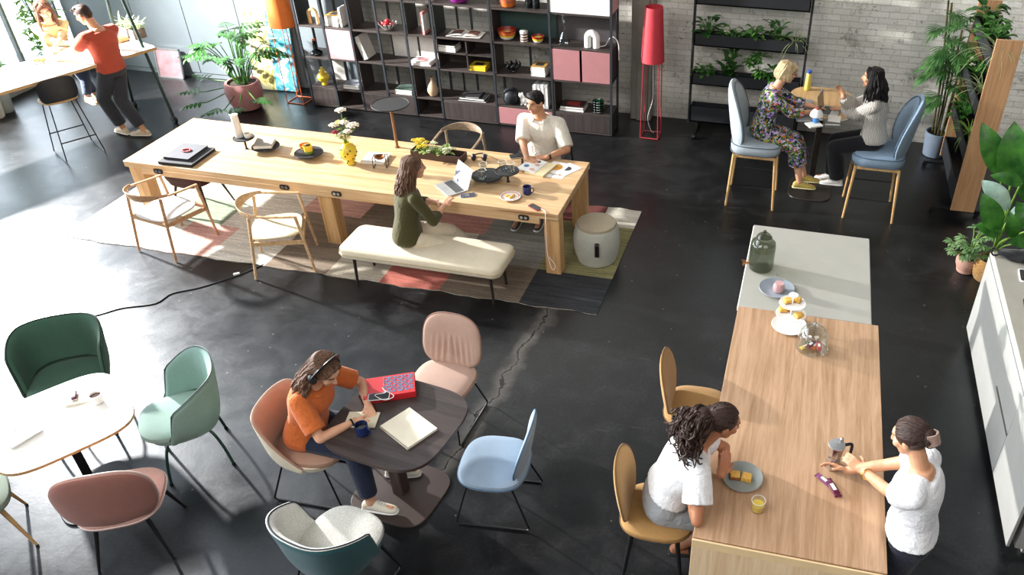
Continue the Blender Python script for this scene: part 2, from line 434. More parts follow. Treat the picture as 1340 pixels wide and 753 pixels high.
# ------------------------------------------------------------------ long oak table
TX0, TX1, TY0, TY1, TZ = -7.11, -2.17, 6.63, 7.82, .735
t = thing('long_table', 'long solid oak table with six block legs standing on the patchwork rug', 'table', ((TX0+TX1)/2, (TY0+TY1)/2, .010))
hx, hy = (TX1-TX0)/2, (TY1-TY0)/2
m = MB(); m.box((0, 0, TZ-.035), (2*hx, 2*hy, .07)); m.box((0, -hy+.02, TZ-.10), (2*hx-.4, .04, .07)); m.box((0, hy-.02, TZ-.10), (2*hx-.4, .04, .07))
m.build('tabletop', M_oak, t, bevel=.006)
xm = (-4.749, 6.735, 0.000)[0]-(TX0+TX1)/2
for sx in (-hx+.09, xm, hx-.09):
    for sy in (-1, 1):
        m = MB(); m.box((sx, sy*(hy-.11), .34), (.16, .15, .68)); m.build('leg', M_oakz, t, bevel=.006)
for px in (-hx+.42, xm-.42, xm+.18, hx-.36):
    m = MB(); m.prism(sup(.055, .028, 4, 20), -.006, .006); o = m.build('power_socket', M_blackplastic, t); o.rotation_euler = (PI/2, 0, 0); o.location = (px, -hy-.004, TZ-.075)
    m = MB(); m.cyl((-.022, 0, .006), (-.022, 0, .009), .016); m.cyl((.022, 0, .006), (.022, 0, .009), .016); m.build('outlet', M_steel, o)

# ------------------------------------------------------------------ patchwork rug
rug_cols = {'cream': 'cfc9ba', 'taupe': '857768', 'grey': '8f8e88', 'pink': 'b98a80', 'rose': 'b06a5e', 'olive': '8f8a63', 'char': '3a3b3d', 'sage': '8f9a86', 'brown': '776a5c', 'sand': 'b3aa99', 'wine': '7a4a46', 'pale': 'd8d3c8', 'ltpink': 'd0a59a'}
def rugmat(n, c):
    t_ = NT('rug_'+n); c = srgb(c); v = t_.coords((2.0, 26, 1)); v2 = t_.coords((30, 110, 1)); a = t_.noise(v, 1, 3, .7); b = t_.noise(v2, 1, 2, .6)
    f_ = t_.math('ADD', t_.math('MULTIPLY', a, .6), t_.math('MULTIPLY', b, .4))
    t_.set(Base_Color=t_.ramp(f_, [(.33, mul(c, .52)), (.64, mul(c, 1.25))]), Roughness=.95, Specular_IOR_Level=.1)
    t_.bump(f_, .8, .006); return t_.m
RN = list(rug_cols); RM = [rugmat(n, rug_cols[n]) for n in RN]
rx0, rx1, ry0, ry1 = -7.75, -1.65, 6.10, 8.17
rows = [(0, .30, [(-7.75, 'pale'), (-6.55, 'ltpink'), (-5.95, 'pale'), (-5.25, 'taupe'), (-4.55, 'sand'), (-3.95, 'rose'), (-3.30, 'brown'), (-2.45, 'char')]),
        (.30, .55, [(-7.75, 'pale'), (-6.9, 'sage'), (-6.2, 'pale'), (-5.45, 'taupe'), (-4.55, 'brown'), (-3.85, 'cream'), (-3.30, 'grey'), (-2.45, 'olive')]),
        (.55, .80, [(-7.75, 'sand'), (-6.4, 'pale'), (-5.5, 'ltpink'), (-4.75, 'brown'), (-3.95, 'pink'), (-3.25, 'grey'), (-2.55, 'olive')]),
        (.80, 1.0, [(-7.75, 'pale'), (-6.2, 'sand'), (-5.0, 'pink'), (-4.0, 'grey'), (-2.9, 'wine'), (-2.05, 'cream')])]
m = MB()
def rz_(x, y): return .0075+.001*math.sin(x*5+y*3)
for (a, b, cells) in rows:
    for i, (x0, nme) in enumerate(cells):
        x1 = cells[i+1][0] if i+1 < len(cells) else rx1
        nxs = max(2, int((x1-x0)/.12))
        for k in range(nxs):
            for q in range(5):
                xa, xb = x0+(x1-x0)*k/nxs, x0+(x1-x0)*(k+1)/nxs
                ya, yb = ry0+(ry1-ry0)*(a+(b-a)*q/5), ry0+(ry1-ry0)*(a+(b-a)*(q+1)/5)
                def wv(x, y): return (x, y+(.012*math.sin(x*9)+.008*math.sin(x*23+1) if y < ry0+.01 or y > ry1-.01 else 0), rz_(x, y))
                m.add([wv(xa, ya), wv(xb, ya), wv(xb, yb), wv(xa, yb)], [(0, 1, 2, 3)], RN.index(nme))
for i in range(60):  # underside skirt so that the rug has an edge
    xa, xb = rx0+(rx1-rx0)*i/60, rx0+(rx1-rx0)*(i+1)/60
    for y in (ry0, ry1):
        wy = lambda x: y+.012*math.sin(x*9)+.008*math.sin(x*23+1)
        m.add([(xa, wy(xa), .001), (xb, wy(xb), .001), (xb, wy(xb), rz_(xb, y)), (xa, wy(xa), rz_(xa, y))], [(0, 1, 2, 3)], RN.index('sand'))
tag(m.build('patchwork_rug', RM), 'large handwoven patchwork rug in cream, taupe, pink, olive and charcoal under the long oak table', 'rug')

# ------------------------------------------------------------------ bar tables
BZ = .92
bx0, bx1, by0, by1, gy1, gx0, gx1 = -.268, .812, 2.99, 5.30, 6.62, -.278, .765
t = thing('bar_table', 'oak veneered bar table with a full slab end, between the two women in white tops', 'table', ((bx0+bx1)/2, (by0+by1)/2, 0))
W, D = bx1-bx0, by1-by0
m = MB(); m.box((0, .01, BZ-.03), (W, D-.02, .06)); m.build('tabletop', M_bar, t, bevel=.003)
m = MB(); m.box((0, -D/2+.03, (BZ-.06)/2), (W, .06, BZ-.06)); m.build('end_panel', M_barface, t, bevel=.003)
m = MB(); m.box((0, -D/2+.004, BZ-.03), (W, .012, .06)); m.build('edge_band', plain('oak_edge', 'e3c596', .5), t, bevel=.002)
m = MB(); m.box((0, D/2-.04, (BZ-.06)/2), (W-.04, .06, BZ-.06)); m.build('end_panel', M_barface, t, bevel=.003)
t = thing('worktop_table', 'light grey laminate table joined to the far end of the oak bar table', 'table', ((gx0+gx1)/2, (by1+gy1)/2, 0))
M_greytop = plain('grey_laminate', 'a9a79d', .5, var=.03); M_whiteedge = plain('white_edge', 'e6e4dc', .5)
W, D = gx1-gx0, gy1-by1-.006
m = MB(); m.box((0, 0, BZ-.016), (W-.012, D-.012, .02)); m.build('tabletop', M_greytop, t, bevel=.002)
m = MB(); m.box((0, 0, BZ-.035), (W, D, .034)); m.build('edge_band', M_whiteedge, t, bevel=.003)
for yy in (-1, 1):
    m = MB(); m.box((0, yy*(D/2-.12), .434), (W-.12, .05, .868)); m.build('end_panel', M_whiteedge, t, bevel=.004)

# ------------------------------------------------------------------ kitchen counter on the right
cx0, cyn, cyf, cz = 1.80, 4.08, 6.64, .93
t = thing('kitchen_counter', 'white kitchen counter with beige grey top at the right edge of the room', 'cabinet', (2.35, (cyn+cyf)/2, 0))
D = cyf-cyn; W = 1.1
M_ctop = plain('beige_grey_worktop', '9b978a', .5, var=.04); M_cfront = plain('white_lacquer', 'aeada8', .42, var=.03)
m = MB(); m.box((0, 0, cz-.012), (W-.03, D-.03, .024)); m.build('worktop', M_ctop, t, bevel=.002)
m = MB(); m.box((0, 0, cz-.030), (W, D, .032)); m.build('edge_band', M_whiteedge, t, bevel=.003)
m = MB(); m.box((.02, 0, .47), (W-.06, D-.02, .78)); m.box((.04, 0, .04), (W-.16, D-.10, .08)); m.build('carcass', M_cfront, t, bevel=.003)
ym = (1.800, 4.783, 0.476)[1]-(cyn+cyf)/2
for (y0, y1, z0, z1) in ((-D/2+.01, ym-.003, .08, .87), (ym+.003, D/2-.01, .08, .87)):
    m = MB(); m.box((-W/2+.005, (y0+y1)/2, (z0+z1)/2), (.022, y1-y0, z1-z0)); m.build('front_panel', M_cfront, t, bevel=.003)
m = MB(); m.box((-W/2-.009, ym+.27, (1.800, 4.783, 0.476)[2]), (.006, .54, .022)); m.build('handle', plain('handle_grey', '6f6d69', .4, .5), t, bevel=.002)


# ------------------------------------------------------------------ shelving unit
M_sh = wood('dark_stained_shelf', '4a413e', '342d2b', 'X', .8, .55, .8); M_shz = wood('dark_stained_panel', '433b39', '2f2927', 'Z', .8, .55, .8)
M_post = plain('blue_grey_post', '353a40', .5, .4); M_doorpink = plain('dusty_pink_front', 'b0787a', .55, var=.03); M_doorlt = plain('pale_pink_front', 'c99a9d', .55, var=.03)
M_teal = plain('teal_panel', '2f4a46', .6); M_greyp = plain('grey_panel', '4c4849', .6); M_whitep = plain('white_panel', 'dcdad4', .6); M_dgreen = plain('dark_side_panel', '232827', .6)
SY0, SY1 = 10.10, 10.47
def sx(k): return -7.0+.41*k
XO = -4.745
t = thing('shelving_unit', 'tall dark shelving unit with open cells, pink doors and drawers along the back wall', 'shelf', (XO, SY0, 0))
ZB = [.035, .30, .745, 1.19, 1.635, 2.08, 2.50]
def lx(k): return sx(k)-XO
SD = SY1-SY0
for k in (0, 1, 2, 3, 4, 5, 7, 9, 11):
    m = MB(); m.box((lx(k), .0, 1.27), (.028, .024, 2.50)); m.build('post', M_post, t, smooth=False)
    m = MB(); m.box((lx(k), SD-.012, 1.27), (.028, .024, 2.50)); m.build('post', M_post, t, smooth=False)
for k in (6, 8):
    m = MB(); m.box((lx(k), SD-.012, 1.27), (.028, .024, 2.50)); m.build('post', M_post, t, smooth=False)
for z in ZB:
    m = MB(); m.box((0, SD/2+.005, z-.012), (4.51, SD+.02, .024)); m.build('shelf_board', M_sh, t, bevel=.002)
def cell(k0, k1, r0, r1, kind, mat):
    x0, x1, z0, z1 = lx(k0)+.016, lx(k1)-.016, ZB[r0]+.003, ZB[r1]-.026
    m = MB()
    if kind == 'back': m.box(((x0+x1)/2, SD-.03, (z0+z1)/2), (x1-x0, .012, z1-z0)); return m.build('back_panel', mat, t, smooth=False)
    if kind in ('door', 'drawer'):
        m.box(((x0+x1)/2, .003, (z0+z1)/2), (x1-x0, .02, z1-z0)); m.box(((x0+x1)/2, .02, (z0+z1)/2), (x1-x0-.03, .012, z1-z0-.03)); return m.build(kind, mat, t, bevel=.003)
def side(k, r0, mat=None, dx=0):
    z0, z1 = ZB[r0]+.003, ZB[r0+1]-.026
    m = MB(); m.box((lx(k)+.02+dx, SD/2, (z0+z1)/2), (.014, SD-.05, z1-z0)); m.build('side_panel', mat or M_shz, t, smooth=False)
# bottom row boxes
for (a, b, kd, mt) in ((0, 1, 'drawer', M_shz), (2, 3.5, 'drawer', M_shz), (3.5, 4, 'drawer', M_shz), (5, 7, 'drawer', M_shz), (7, 9, 'drawer', M_doorpink), (9, 11, 'drawer', M_shz)):
    if a == 2: b = 4
    if a == 3.5: continue
    cell(a, b, 0, 1, kd, mt)
for (a, b) in ((0, 2), (2, 5), (5, 9), (9, 11)): cell(a, b, 0, 1, 'back', M_shz)
for k in (0, 1, 2, 4, 5, 7, 9): side(k, 0)
side(11, 0, None, -.04)
# doors and panels higher up
ptag(cell(1, 2, 2, 3, 'door', M_doorlt), 'pale pink cabinet door')
cell(9, 10, 2, 3, 'door', M_doorpink); cell(10, 11, 2, 3, 'door', M_doorpink)
ptag(cell(9, 11, 4, 5, 'door', M_white), 'white cabinet front at the top')
cell(9, 11, 4, 5, 'back', M_greyp); cell(9, 11, 2, 3, 'back', M_shz)
m = MB(); m.box((lx(11)+.006, SD/2, (ZB[4]+ZB[5])/2), (.014, SD-.05, .40)); ptag(m.build('side_panel', M_doorlt, t, smooth=False), 'pink cabinet side')
cell(7, 9, 3, 4, 'back', M_teal); cell(9, 11, 3, 4, 'back', M_greyp); cell(7.25, 9, 1, 2, 'back', M_greyp)
cell(0.5, 1, 2, 3, 'back', M_greyp); cell(1.5, 2, 3, 4, 'back', M_greyp)
cell(3, 4, 2, 3, 'back', M_whitep); cell(4, 5, 2, 3, 'back', M_whitep); cell(1.5, 2, 1, 2, 'back', M_whitep); cell(.5, 1, 1, 2, 'back', M_whitep)
for k, r, mt in ((0, 3, M_dgreen), (2, 3, M_shz), (4, 3, M_dgreen), (5, 3, M_dgreen), (2, 1, M_shz), (4, 1, M_shz), (7, 3, M_shz), (7, 2, M_shz), (9, 1, M_shz), (5, 2, M_shz), (2, 2, M_shz), (1, 2, M_shz)): side(k, r, mt)
side(11, 2, M_shz, -.04); side(9, 2, M_shz)
for k in (.5, 1.5, 2.5, 3.5, 4.5, 5.5):
    m = MB(); m.box((lx(k), SD-.012, 1.2), (.022, .02, 2.3)); m.build('post', M_dgreen, t, smooth=False)
# 2 x 2 pigeonholes
m = MB(); zm = (ZB[2]+ZB[3])/2
m.box((lx(6)+.03, SD/2, zm), (.018, SD-.04, .40)); m.box((lx(6), SD/2, zm), (.80, SD-.04, .018)); m.box((lx(6), SD-.04, zm), (.80, .012, .42))
m.build('divider', M_shz, t, smooth=False)
for k in (0, 2, 5, 7, 9, 11):
    m = MB(); m.cyl((lx(k), .02, 0), (lx(k), .02, .025), .014); m.build('foot', M_black, t)
    m = MB(); m.cyl((lx(k), SD-.02, 0), (lx(k), SD-.02, .025), .014); m.build('foot', M_black, t)


# ------------------------------------------------------------------ seating
def smooth01(x): x = max(0, min(1, x)); return x*x*(3-2*x)
def rrect(a, b, r, k=8):
    out = []
    for cx1, cy1, a0 in ((a-r, b-r, 0), (-a+r, b-r, 90), (-a+r, -b+r, 180), (a-r, -b+r, 270)):
        for i in range(k+1): q = R(a0+90*i/k); out.append((cx1+r*math.cos(q), cy1+r*math.sin(q)))
    return out
def cushion(m, a, b, z0, z1, n=3.2, seg=36, cx_=0, cy_=0, crown=.01, outline=None):
    h = z1-z0; rings = []
    if outline:
        for (ins, z) in ((.05, z0), (.012, z0+.004), (.003, z0+h*.2), (0, z0+h*.5), (.004, z0+h*.8), (.016, z1-.006), (.05, z1+crown*.3), (.12, z1+crown*.8), (.22, z1+crown)):
            rings.append([(cx_+x, cy_+y, z) for x, y in rrect(a-ins, b-ins, max(.015, outline-ins*.6))])
        return m.loft(rings)
    for (f_, z) in ((.55, z0), (.90, z0+.004), (.975, z0+h*.2), (1, z0+h*.5), (.975, z0+h*.8), (.90, z1-.004), (.70, z1+crown*.5), (.35, z1+crown*.9), (.05, z1+crown)):
        rings.append([(cx_+x*f_, cy_+y*f_, z) for x, y in sup(a, b, n, seg)])
    return m.loft(rings)
def splay_legs(t, mat, zt, top=.15, bot=.23, r0=.017, r1=.009, name='leg', front=None):
    for sx_ in (-1, 1):
        for sy_ in (-1, 1):
            m = MB(); m.tube([(sx_*top, sy_*top, zt), (sx_*bot, sy_*bot, 0.004)], [r0, r1], 10); lg = m.build(name, mat, t)
            m = MB(); m.cyl((sx_*bot, sy_*bot, 0), (sx_*bot, sy_*bot, .012), .011); m.build('foot_cap', M_blackplastic, lg)
def sled(t, mat, zt, w=.225, y0=-.27, y1=.26, tw=.17, ty0=-.15, ty1=.16, r=.0075):
    for s in (-1, 1):
        p = [(s*tw, ty1, zt), (s*w, y1, .03), (s*w, y1-.02, .009), (s*w, y0+.02, .009), (s*w, y0, .03), (s*tw, ty0, zt)]
        m = MB(); m.tube(p, r, 8); m.build('sled_leg', mat, t)
    m = MB(); m.tube([(-tw, ty1-.02, zt), (tw, ty1-.02, zt)], r, 8); m.tube([(-tw, ty0+.02, zt), (tw, ty0+.02, zt)], r, 8); m.build('seat_frame', mat, t)
def tub_chair(label, loc, rz, outer, inner, seat, zs=.46, zback=.83, zarm=.66, thm=118, thick=.045, flare=.14, legs='splay', legmat=None, piping=None, rx=.275, ry=.27, droop=0, name='tub_armchair', group=None, pleats=False):
    t = thing(name, label, 'chair', loc, rz, group)
    TH = R(thm); nth = 44
    def dirv(th):
        s, c = math.sin(th), -math.cos(th); n = 2.5
        k = (abs(s/rx)**n+abs(c/ry)**n)**(-1/n); return s*k, c*k
    def rim(th):
        a = abs(th)/TH
        z = zarm+(zback-zarm)*smooth01((1-a)/.62)**.9
        e = smooth01((1-a)/.16); return (zs-.02)*(1-e)+z*e if droop == 0 else zs-.02+(z-zs+.02)*(e*(1-droop)+droop*smooth01((1-a)/.6))
    def sec(th, k):
        dx, dy = dirv(th); zr = rim(th); zb = zs-.085
        q = []
        for u in (0, .18, .4, .65, .85, 1.0):
            z = zb+(zr-zb)*u; h = (z-zb)/(zback-zb); s = .86+.14*min(1, u*3)+flare*h*h
            q.append((dx*s, dy*s, z))
        L = math.hypot(dx, dy)
        for u in (1.0, .85, .65, .4, .22):
            z = zb+(zr-zb)*u; h = (z-zb)/(zback-zb); s = .86+.14*min(1, u*3)+flare*h*h
            pl_ = .0
            if pleats and u < .85: pl_ = .004*math.sin(th*26)*(1-abs(u-.55)/.4)
            s -= (thick*(.75 if u == 1 else 1)+pl_)/L
            q.append((dx*s, dy*s, z-(0 if u < 1 else .004)))
        return q
    rings = [sec(-TH+2*TH*i/nth, i) for i in range(nth+1)]
    m = MB(); m.loft(rings); m.build('outer_shell', outer, t, sub=1)
    m = MB(); lin = []
    for rg in rings:
        a = [np.array(p) for p in rg]; c = [p for p in a[5:11]]
        ins = []
        for j, p in enumerate(c):
            d = np.array((-p[0], -p[1], 0)); d = nrm(d)*.007
            ins.append(p+d+(np.array((0, 0, .006)) if j < 1 else 0))
        lin.append([tuple(p) for p in c]+[tuple(p) for p in reversed(ins)])
    m.loft(lin); m.build('inner_lining', inner, t, sub=1)
    if piping:
        m = MB(); m.tube([(np.array(rg[5])+np.array(rg[6]))/2+np.array((0, 0, .004)) for rg in rings], .006, 6); m.build('piping', piping, t)
    m = MB(); m.loft([[(x*f_, y*f_+.01, z) for x, y in sup(rx*.96, ry*.96, 2.6, 36)] for f_, z in ((.35, zs-.115), (.75, zs-.10), (.92, zs-.07), (.95, zs-.03))]); m.build('seat_pan', outer, t)
    m = MB(); cushion(m, rx*.86, ry*.94, zs-.05, zs+.015, 2.8, cy_=.035); m.build('seat_cushion', seat, t)
    if legs == 'splay': splay_legs(t, legmat, zs-.09)
    elif legs == 'bent':
        for a in (45, 135, 225, 315):
            c, s = math.cos(R(a)), math.sin(R(a))
            m = MB(); m.tube(cat([(c*.06, s*.06, zs-.115), (c*.20, s*.20, zs-.13), (c*.27, s*.27, .2), (c*.31, s*.31, .012)], 5), .011, 8); lg = m.build('leg', legmat, t)
            m = MB(); m.cyl((c*.31, s*.31, 0), (c*.31, s*.31, .022), .014); m.build('foot_cap', M_blackplastic, lg)
    elif legs == 'sled': sled(t, legmat, zs-.09)
    return t
def side_chair(label, loc, rz, seat, back, legs, legmat, zs=.46, bw=.50, bh=.46, bt=.055, lean=.22, curve=.55, sw=.25, sd=.245, piping=None, shape=None, n=2.6, name='shell_chair', group=None, pleats=None, zoff=-.02, back2=None, st=.075, yb=-.19, legz=None):
    t = thing(name, label, 'chair', loc, rz, group)
    m = MB(); cushion(m, sw, sd, zs-st, zs, 3.0); m.build('seat', seat, t)
    cz_ = zs+zoff+bh/2
    def dfm(x, y, z):
        h = z+bh/2
        return (x, yb-.02-lean*h+curve*x*x*(1.2-.5*h/bh)+y+.35*max(0, .10-h)**1.0*.5, cz_+z)
    def dfp(x, y, z):
        p = dfm(x, y, z)
        if pleats and y > 0:
            k = max(0, 1-abs(z+bh*.18)/(bh*.34))**.7*max(0, 1-abs(x)/(bw*.40))**.7; p = (p[0], p[1]+.010*k*math.sin(x*125+z*10*(1 if x > 0 else -1)), p[2])
        return p
    m = MB()
    if pleats:
        m.pad(bw, bh, bt, n, dfp, shape=shape, seg=128, rings=30)
    else: m.pad(bw, bh, bt, n, dfm, shape=shape)
    m.build('backrest', back, t)
    if back2 is not None:
        m = MB(); m.pad(bw*1.015, bh*1.015, bt*.55, n, lambda x, y, z: dfm(x, y-bt*.38, z), shape=shape); m.build('back_shell', back2, t)
    if piping:
        ol = sup(bw/2*1.005, bh/2*1.005, n, 48)
        m = MB(); m.tube([dfm(x*(shape(z/(bh/2)) if shape else 1), 0, z) for x, z in ol], .0065, 6, closed=True); m.build('piping', piping, t)
        m = MB(); m.tube([(x, y, zs-st*.5) for x, y in sup(sw*1.003, sd*1.003, 3.0, 48)], .005, 6, closed=True); m.build('piping', piping, t)
    zl = zs-st-.005 if legz is None else legz
    if legs == 'sled': sled(t, legmat, zl)
    elif legs == 'splay': splay_legs(t, legmat, zl)
    elif legs == 'bar':
        for sx_ in (-1, 1):
            for sy_ in (-1, 1):
                m = MB(); m.tube([(sx_*.15, sy_*.14, zl), (sx_*.215, sy_*.21, 0.006)], [.016, .011], 10); m.build('leg', legmat, t)
        for s in (-1, 1):
            m = MB(); m.cyl((s*.195, -.19, .22), (s*.195, .19, .22), .008); m.build('stretcher', legmat, t)
    return t
F_dkgreen = fabric('dark_green_fabric', '3d5d4d'); F_mint = fabric('sage_green_fabric', '7b9990'); F_mint2 = fabric('pale_sage_fabric', '93aea4')
F_pinkseat = fabric('dusty_rose_seat', 'c49a90'); F_pinkback = fabric('dusty_rose_back', '9f6d62'); F_greygreen = fabric('grey_green_fabric', '8d9a8d')
F_peach = fabric('peach_fabric', 'b99b89', weave=320); F_cream = fabric('cream_fabric', 'ddd2bb'); F_tan = fabric('tan_fabric', 'a98672'); F_beige = fabric('dusty_beige_fabric', 'b29484', weave=320)
F_blue = fabric('powder_blue_fabric', '8fa2b5', weave=320); F_teal = fabric('teal_fabric', '2a555a'); F_boucle = fabric('white_boucle', 'c9c8c0', var=.2, weave=120, bump=.9)
F_mustard = fabric('mustard_fabric', 'aa8350', var=.14); F_loungeblue = fabric('slate_blue_fabric', '8094a6', weave=180, var=.14); F_loungegrey = fabric('blue_grey_fabric', 'a9b5bc', weave=180, var=.14)
M_dkpiping = plain('dark_piping', '15221d', .6); M_greenleg = plain('green_lacquered_steel', '24403a', .35, .2); M_darkleg = plain('black_lacquered_wood', '1d1c1d', .4)
M_ltpiping = plain('light_piping', 'd9c5bd', .6); M_bluepiping = plain('blue_piping', '55708a', .6)
def RZ(az): return R(az-90)
tub_chair('dark green tub armchair with soft pleats behind the white cafe table', (-5.33, 3.74, 0), RZ(-58), F_dkgreen, F_dkgreen, F_dkgreen, piping=M_dkpiping, legs='bent', legmat=M_greenleg, zback=.84, zarm=.70, thm=112, rx=.31, ry=.29, pleats=True)
tub_chair('sage green tub armchair on thin green legs, right of the white cafe table', (-4.20, 3.60, 0), RZ(222), F_mint, F_mint, F_mint2, piping=M_dkpiping, legs='bent', legmat=M_greenleg, zback=.84, zarm=.66, thm=112, rx=.29, ry=.28, pleats=True)
side_chair('dusty pink shell chair showing its back in front of the white cafe table', (-4.08, 2.82, 0), RZ(118), F_pinkseat, F_pinkseat, 'splay', M_darkleg, bw=.58, bh=.50, bt=.07, lean=.04, curve=.75, back2=F_pinkback, piping=M_ltpiping, zoff=-.07, sw=.26, sd=.25)
side_chair('grey green shell chair on pale wooden legs at the left edge of the photo', (-5.08, 2.56, 0), RZ(52), F_greygreen, F_greygreen, 'splay', M_beech, bw=.54, bh=.36, bt=.07, lean=.16, curve=.75, sw=.26, sd=.25)
tub_chair('peach lined cream shell armchair on a black sled base under the woman in orange', (-3.12, 3.58, 0), RZ(3), F_cream, F_peach, F_tan, legs='sled', legmat=M_black, zback=.80, zarm=.60, thm=105, droop=.75, thick=.03, flare=.12, rx=.285, ry=.28)
side_chair('dusty beige shell chair with a pleated back at the far side of the dark table', (-2.47, 4.42, 0), RZ(-93), F_beige, F_beige, 'sled', M_black, bw=.50, bh=.44, bt=.075, lean=.2, curve=.5, piping=fabric('beige_piping', '8a6b5c'), pleats=True, n=3.0, shape=lambda z: 1-.04*z)
side_chair('powder blue shell chair on a thin black sled base, right of the dark cafe table', (-1.76, 3.70, 0), RZ(186), F_blue, F_blue, 'sled', M_black, bw=.50, bh=.43, bt=.05, lean=.2, curve=.6, piping=M_bluepiping, n=2.2, shape=lambda z: 1-.10*z)
tub_chair('teal tub armchair with a white woolly lining at the bottom edge of the photo', (-2.49, 2.80, 0), RZ(78), F_teal, F_boucle, F_boucle, legs='sled', legmat=M_black, zback=.80, zarm=.66, thm=110, thick=.05, flare=.16, rx=.285, ry=.27, piping=plain('navy_piping', '14202c', .6))
mshape = lambda z: 1-.10*z
for lb, lc, az in (('mustard bar chair with the woman in the white blouse seated on it', (-0.527, 3.373, 0.650), 2), ('empty mustard bar chair tucked under the oak bar table beyond the seated woman', (-0.439, 4.369, 0.650), 2)):
    side_chair(lb, (lc[0], lc[1], 0), RZ(az), F_mustard, F_mustard, 'bar', M_black, zs=.66, bw=.42, bh=.46, bt=.05, lean=.14, curve=.75, n=2.3, shape=mshape, sw=.225, sd=.235, group=None, piping=fabric('mustard_piping', '7a5a33'), name='bar_chair', st=.06, yb=-.185)
# high lounge chairs
def lounge(label, loc, rz, F, pip):
    t = thing('high_back_chair', label, 'chair', loc, rz)
    zs = .80
    m = MB(); cushion(m, .29, .29, zs-.14, zs, 4.0); m.build('seat', F, t)
    for zz in (zs-.02, zs-.12):
        m = MB(); m.tube([(x, y, zz) for x, y in sup(.289, .289, 4.0, 48)], .005, 6, closed=True); m.build('piping', pip, t)
    bh = .74
    def dfm(x, y, z):
        h = z+bh/2
        return (x, -.235-.16*h+1.25*x*x*(1.0-.35*h/bh)+y, zs-.11+h)
    shp = lambda z: 1-.10*z-.12*z*z if z > 0 else 1-.06*z*z
    m = MB(); m.pad(.66, bh, .10, 2.8, dfm, shape=shp); m.build('backrest', F, t)
    ol = sup(.33, bh/2, 2.8, 56)
    m = MB(); m.tube([tuple(np.array(dfm(x*.93*shp(z/(bh/2)), .038, z*.93))) for x, z in ol], .006, 6, closed=True); m.build('piping', pip, t)
    for sx_ in (-1, 1):
        for sy_ in (-1, 1):
            m = MB(); m.tube([(sx_*.235, sy_*.235, .66), (sx_*.265, sy_*.275, 0)], [.019, .014], 10); m.build('leg', M_beech, t)
    m = MB()
    for s in (-1, 1): m.box((0, s*.235, .645), (.50, .03, .04)); m.box((s*.235, 0, .645), (.03, .50, .04))
    m.build('seat_frame', M_beech, t, bevel=.004)
    for s in (-1, 1):
        m = MB(); m.cyl((s*.252, -.25, .26), (s*.252, .25, .26), .007); m.build('footrest', M_black, t)
    return t
lounge('blue grey high back counter chair with the woman in the floral dress on it', (-.44, 8.83, 0), RZ(0), F_loungegrey, plain('grey_piping', '55606a', .7))
lounge('slate blue high back counter chair with the woman in the knit jumper on it', (.92, 8.86, 0), RZ(180), F_loungeblue, plain('blue_seam', '4d6579', .7))

# wooden armchairs
M_ashx = wood('ash_wood', 'c9a07a', 'a87c56', 'X', 1.6, .5, .6); M_cordm = fabric('paper_cord', 'd6c6a4', var=.22, weave=150, bump=.8); F_white = fabric('white_upholstery', 'd6d3ce')
def armchair(label, loc, rz, wd, seatmat, straight=True, name='wooden_armchair'):
    t = thing(name, label, 'chair', loc, rz)
    leg = {}
    for s in (-1, 1):
        m = MB(); m.tube([(s*.265, .30, 0), (s*.255, .235, .655)], [.013, .016], 10); m.build('leg', wd, t)
        m = MB(); m.tube([(s*.265, -.28, 0), (s*.235, -.19, .69)], [.013, .017], 10); m.build('leg', wd, t)
        m = MB(); m.tube(cat([(s*.255, .245, .655), (s*.262, .08, .675), (s*.26, -.10, .70), (s*.235, -.20, .715)], 4), .015, 8, flat=(1.25, .75)); m.build('armrest', wd, t)
        m = MB(); m.beam((s*.257, .26, .36), (s*.245, -.235, .40), .022, .04); m.build('side_rail', wd, t)
    rings = []
    for i in range(25):
        a = -1+2*i/24; th = a*R(78); x = .265*math.sin(th); y = -.06-.235*math.cos(th)
        h = .026+.085*math.cos(a*PI/2)**1.4; tk = .016
        nx, ny = math.sin(th), -math.cos(th); z0 = .715; ln = .25
        rings.append([(x-nx*tk/2, y-ny*tk/2, z0-h/2), (x+nx*tk/2, y+ny*tk/2, z0-h/2), (x+nx*tk/2+nx*h*ln, y+ny*tk/2+ny*h*ln, z0+h/2), (x-nx*tk/2+nx*h*ln, y-ny*tk/2+ny*h*ln, z0+h/2)])
    m = MB(); m.loft(rings); m.build('backrest', wd, t, sub=1)
    m = MB(); m.beam((-.25, .255, .39), (.25, .255, .39), .022, .04); m.build('front_rail', wd, t); m = MB(); m.beam((-.235, -.225, .40), (.235, -.225, .40), .022, .04); m.build('back_rail', wd, t)
    m = MB(); cushion(m, .25, .25, .415, .45, 3.4, crown=.012 if seatmat is not M_cordm else -.012); m.build('seat', seatmat, t)
    return t
armchair('ash armchair with a white upholstered seat, left end of the long table', (-6.40, 6.27, .010), RZ(80), M_ashx, F_white)
armchair('pale armchair with a woven paper cord seat, turned sideways by the rug edge', (-5.06, 6.22, .010), RZ(28), wood('pale_ash', 'd9b88f', 'bd9467', 'X', 1.6, .5, .6), M_cordm)
armchair('grey brown armchair with a curved wooden back on the far side of the table', (-3.86, 8.14, .0), RZ(-92), wood('grey_ash', '98826a', '75644f', 'X', 1.6, .5, .6), F_greygreen)
armchair('black armchair under the man in the white shirt', (-2.79, 8.16, 0), RZ(-92), M_darkleg, fabric('black_upholstery', '1c1c1e'))
side_chair('dark brown shell chair pushed under the left end of the long table', (-6.62, 7.03, .010), RZ(92), fabric('dark_brown_fabric', '4b3230'), fabric('dark_brown_fabric', '4b3230'), 'splay', M_darkleg, bw=.46, bh=.34, zs=.45, lean=.1, curve=.5, zoff=-.10)
